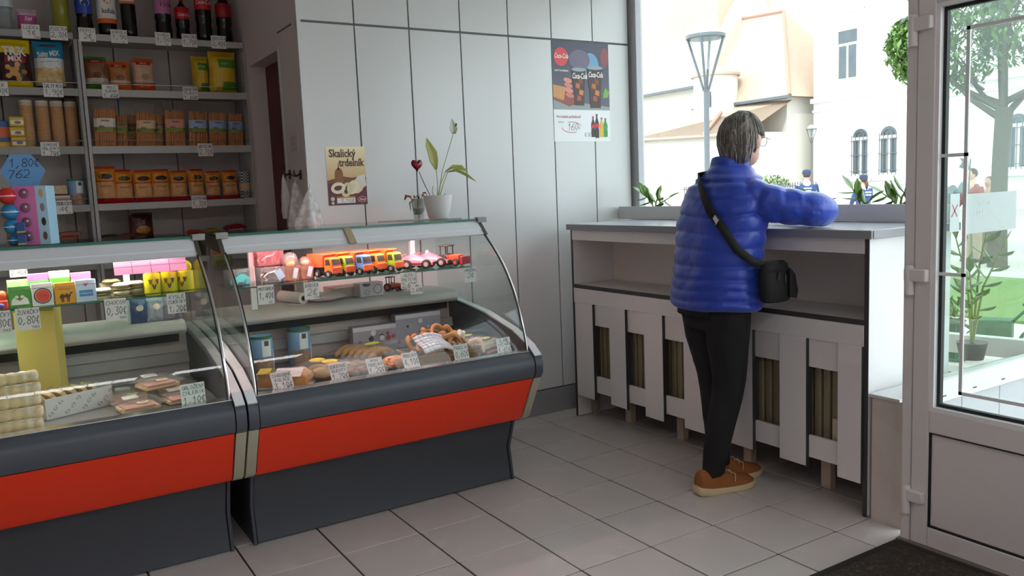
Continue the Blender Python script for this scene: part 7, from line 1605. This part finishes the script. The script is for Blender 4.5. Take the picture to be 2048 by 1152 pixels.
# ---- people in the square (small)
def small_person(label, loc, rz, top, legs, skin, hair, cap=None, h=1.72, lean=0.0, armup=False, back_text=None, group=None):
    p = thing('person', label, 'person', loc, rz, group); k = h/1.72
    def l2(pts, rad, mb, n=10): mb.tube([tuple(c*k for c in q) for q in pts], [r*k for r in rad], n)
    b = MB(); l2([(0, 0, 0.9), (0, lean*.5, 1.2), (0, lean, 1.42), (0, lean, 1.52)], [.12, .13, .12, .05], b)
    b.ell((0, (lean+0.01)*k, 1.62*k), (.075*k, .09*k, .11*k)); l2([(.1, 0, .9), (.1, 0, .5), (.1, -.02, .05)], [.08, .06, .04], b); l2([(-.1, 0, .9), (-.1, 0, .5), (-.1, -.02, .05)], [.08, .06, .04], b)
    ra_ = [(.2, lean, 1.40), (.27, .05, 1.15), (.22, .2, 1.0)] if not armup else [(.2, lean, 1.40), (.36, .1, 1.30), (.50, .16, 1.52)]
    l2(ra_, [.05, .042, .03], b); l2([(-.2, lean, 1.40), (-.27, .05, 1.15), (-.22, .2, 1.0)], [.05, .042, .03], b)
    b.ell(tuple(c*k for c in ra_[-1]), (.035*k, .05*k, .03*k)); b.ell((-.22*k, .2*k, 1.0*k), (.035*k, .05*k, .03*k))
    b.ell((0, (lean+.10)*k, 1.615*k), (.012*k, .02*k, .02*k)); 
    for s in (-1, 1): b.ell((s*.078*k, lean*k, 1.62*k), (.012*k, .02*k, .03*k))
    remesh(b.build('body', skin, p, smooth=180), 0.014, 2)
    j = MB(); l2([(0, 0, 0.88), (0, lean*.3, 1.05), (0, lean*.7, 1.3), (0, lean, 1.45)], [.185, .175, .20, .10], j, 16); j.v = [(v[0]*1.12, v[1]*0.78, v[2]) for v in j.v]
    l2([(q[0]*.97, q[1], q[2]) for q in ra_[:2]]+[tuple(Vector(ra_[1]).lerp(Vector(ra_[2]), .8))], [.075, .062, .05], j); l2([(-.19, lean, 1.39), (-.27, .05, 1.15), (-.23, .16, 1.03)], [.075, .062, .05], j)
    remesh(j.build('jacket', top, p, smooth=180), 0.014, 2)
    t = MB(); l2([(.1, 0, .92), (.1, 0, .5), (.1, -.02, .06)], [.11, .085, .07], t); l2([(-.1, 0, .92), (-.1, 0, .5), (-.1, -.02, .06)], [.11, .085, .07], t); remesh(t.build('trousers', legs, p, smooth=180), 0.016, 2)
    for s in (-1, 1): MB().ell((s*.1*k, .06*k, .04*k), (.05*k, .13*k, .04*k)).build('shoe', BLK, p, smooth=180)
    hm = MB().ell((0, (lean-.015)*k, 1.645*k), (.088*k, .098*k, .10*k)); hm.v = [(v[0], min(v[1], (lean+.05)*k), max(v[2], 1.58*k) if hair[1] < 1 else v[2]) for v in hm.v]; hm.build('hair', hair[0], p, smooth=180)
    if hair[1] == 2: MB().tube([(0, -.08*k, 1.6*k), (0, -.13*k, 1.5*k), (0, -.10*k, 1.36*k)], [.04, .035, .015], 8).build('ponytail', hair[0], p, smooth=180)
    if cap is not None:
        c = MB().lathe([(.10*k, 1.655*k), (.105*k, 1.70*k), (.085*k, 1.755*k), (.01, 1.77*k)], (0, (lean-.005)*k, 0), 16).build('cap', cap, p, smooth=60); MB().prism([(-.06*k, .09*k), (.06*k, .09*k), (.045*k, .17*k), (-.045*k, .17*k)], 'z', 1.655*k, 1.665*k).build('peak', cap, c)
    if back_text:
        t = MB()
        for i_, s_ in enumerate(back_text): printed(t, s_, 0.045, 0, 1.30*k-0.06*i_, -0.178*k, bold=0.001)
        t.build('lettering', W_, p)
    return p
NAVY = mat('uniform_blue', '1c3562', 0.7, var=0.08); NAVD = mat('cap_navy', '1c2c50', 0.7); DTR = mat('trousers_navy', '23304a', 0.8); SKN = MATS['skin']
small_person('person in blue uniform and cap seen from behind beside the iron fence', (14, 9.55, GZ), -0.75, NAVY, DTR, SKN, (mat('hair_dark', '3a2c26', 0.6), 0), NAVD, 1.73, back_text=('MESTSKÁ', 'POLÍCIA'))
small_person('person with ponytail in blue uniform and cap behind the planter leaves', (14, 8.0, GZ), -0.25, NAVY, DTR, SKN, (MATS['hair_dark'], 2), NAVD, 1.56, back_text=('MESTSKÁ', 'POLÍCIA'))
small_person('person in red shirt seen through the glass door', (11.5, 4.12, GZ), 1.2, mat('shirt_red', '8e4a44', 0.8), mat('trousers_tan', '9a8a78', 0.8), SKN, (MATS['hair_dark'], 0), None, 1.60, 0.06)
small_person('person in pink shirt bending behind the red-shirted one', (11.9, 4.05, GZ), 1.6, mat('shirt_pink', '946c68', 0.8), MATS['trousers_tan'], SKN, (mat('hair_brown', '6a4a34', 0.6), 0), None, 1.45, 0.10)
GREY = mat('statue_grey', '676f72', 0.6)
sg_ = small_person('grey guard figure raising a halberd outside the glass door', (10.6, 4.18, GZ), -0.6, GREY, GREY, GREY, (GREY, 0), GREY, 1.60, 0, True)
for i, (x, y, z0, lab) in enumerate([(10.9, 4.50, 0.3, 'halberd standing behind the grey guard figure'), (10.85, 3.90, 0.5, 'halberd held up by the grey guard figure')]):
    hb_ = thing('halberd', lab, 'halberd', (x, y, GZ), 0.6, 'halberds')
    MB().tube([(0, 0, 0.0), (0.03, -0.06, 1.75+0.02*i)], 0.012, 6).build('shaft', M_IRON, hb_); MB().prism([(-0.05, 1.58), (0.11, 1.64), (0.06, 1.72), (0.10, 1.80), (0.0, 1.76), (0.0, 2.02), (-0.03, 1.76)], 'x', 0.02, 0.035).build('blade', M_IRON, hb_)
# ---- green bicycle planter and bits outside the door
M_GRN = mat('green_paint', '2c5a34', 0.5)
bi = thing('bicycle_planter', 'green painted bicycle planter on the pavement outside the door', 'planter', (4.0, -0.22, GZ), -1.2)
for x in (-0.30, 0.30):
    w = MB().tube([(x+0.16*math.cos(t), 0, 0.17+0.16*math.sin(t)) for t in [2*PI*k_/20 for k_ in range(21)]], 0.014, 6).build('wheel', M_GRN, bi, smooth=60)
    for k_ in range(4): MB().tube([(x-0.15*math.cos(PI*k_/4), 0, 0.17-0.15*math.sin(PI*k_/4)), (x+0.15*math.cos(PI*k_/4), 0, 0.17+0.15*math.sin(PI*k_/4))], 0.006, 5).build('spoke', M_GRN, w)
MB().tube([(-0.30, 0, 0.17), (-0.05, 0, 0.20), (0.20, 0, 0.48), (0.30, 0, 0.17)], 0.018, 7).build('frame', M_GRN, bi, smooth=60); MB().tube([(0.18, -.12, .52), (0.2, 0, .50), (0.18, .12, .52)], 0.012, 6).build('handlebar', M_GRN, bi, smooth=60)
MB().box(-0.16, 0.10, -0.09, 0.09, 0.22, 0.38).build('trough', M_GRN, bi, bevel=0.01)
vs2 = thing('flower_tub', 'tall green flower tub outside the door', 'planter', (4.0, 0.16, GZ)); MB().lathe([(0.06, 0), (0.10, 0.32), (0.11, 0.33), (0.09, 0.31)], n=16).build('tub', M_GRN, vs2, smooth=50)
leaf_cloud(90, [((0, 0, 0.42), (0.12, 0.12, 0.10))], 0.035, rnd).build('foliage', M_TREE, vs2, kind='stuff')
gb = thing('litter_bin', 'grey square litter bin outside the door', 'bin', (4.2, -0.95, GZ)); MB().box(-0.13, 0.13, -0.13, 0.13, 0, 0.74).build('body', mat('bin_grey', '4c5256', 0.5), gb, bevel=0.02); MB().box(-0.14, 0.14, -0.14, 0.14, 0.74, 0.79).build('lid', MATS['bin_grey'], gb, bevel=0.01)
# notices stuck to the side window
for i, (x0, x1, z0, z1, c_, lab) in enumerate([(0.487, 0.553, 1.165, 1.316, 'b9bfc2', 'narrow notice with a red X stuck to the bay side window'), (0.575, 0.985, 1.15, 1.312, 'a9aeb0', 'wide grey notice stuck to the bay side window')]):
    nn = thing('window_notice', lab, 'notice', (x0, -1.8355, z0)); MB().box(0, x1-x0, -0.001, 0, 0, z1-z0).build('sheet', cm(c_, 0.5), nn)
    k = MB(); 
    if i == 0: stroke_text(k, 'X', 0.012, 0.06, 0.045, 0.009, 0.006, -0.0016)
    else: printed(k, 'vyša na', 0.034, 0.16, 0.115, -0.0016, align='CENTER'); printed(k, '1001', 0.040, 0.12, 0.070, -0.0016)
    k.build('lettering', cm('b0404a', 0.5) if i == 0 else cm('c8c8c8', 0.5), nn)
# ---- zamioculcas in the planter
M_ZZ = mat('zz_leaf', '5a7f2c', 0.35, var=0.2, scale=15)
def zz(label, x, y, stems, seed, z=1.245):
    p = thing('potted_plant', label, 'plant', (x, y, z), 0, 'leafy plants in the planter box'); rn_ = random.Random(seed)
    for (dx, dy, dz, n) in stems:
        sp2 = [Vector((0, 0, -0.01)), Vector((dx*0.35, dy*0.35, dz*0.6)), Vector((dx, dy, dz))]
        s_ = MB().tube(sp2, [0.006, 0.005, 0.003], 6).build('stem', M_STEM, p, smooth=60)
        for k_ in range(n):
            t = 0.30+0.70*k_/max(1, n-1); q = sp2[0].lerp(sp2[1], t*2) if t < .5 else sp2[1].lerp(sp2[2], t*2-1); sd = 1 if k_ % 2 else -1
            d = (sp2[2]-sp2[1]).normalized(); lat = d.cross(Vector((1, 0, 0.2))).normalized()*sd; l_ = (d*0.55+lat*0.8+Vector((-0.25, 0, 0.1))).normalized()*rn_.uniform(0.075, 0.10)
            if k_ == n-1: l_ = d*0.09
            leaf_mesh([q, q+l_*0.35, q+l_*0.7, q+l_], [0.004, 0.021, 0.019, 0.002], 0.25, 2, side=d.cross(l_) if d.cross(l_).length > 0.01 else None).build('leaf', M_ZZ, s_, smooth=180, solid=0.001)
zz('leafy green plant in the planter box nearest the panelled wall', 0.75, 0.18, [(-.02, .10, .105, 6), (0.0, -.02, .07, 4), (.02, -.10, .07, 4)], 1)
zz('leafy green plant half hidden behind the blue sleeve', 0.75, -0.98, [(0, .06, .045, 4), (0, -.06, .03, 4)], 2)
zz('leafy green plant in the planter box before the ponytailed person', 0.75, -1.26, [(0, .05, .095, 5), (0, -.04, .04, 4)], 3)
zz('bushy green plant in the planter box nearest the door', 0.75, -1.45, [(0, .08, .07, 5), (0, -.03, .085, 5), (.01, -.10, .07, 5)], 4)
zz('tall leafy plant standing on the low wall ledge in the bay', 1.10, -1.60, [(0.05, -.10, .45, 8), (-.1, 0.03, .5, 8), (-.18, -.08, .36, 7), (0.1, -.02, .62, 8)], 5, 0.60)
pt = thing('plant_pot', 'dark pot under the tall leafy plant in the bay', 'pot', (1.10, -1.60, 0.5285)); MB().lathe([(0.05, 0), (0.065, 0.075), (0.068, 0.08), (0.06, 0.078)], n=18).build('pot', cm('4a4038', 0.6), pt, smooth=50); MB().lathe([(0.058, 0.068), (0.01, 0.072)], n=16).build('soil', MATS['soil'], pt)
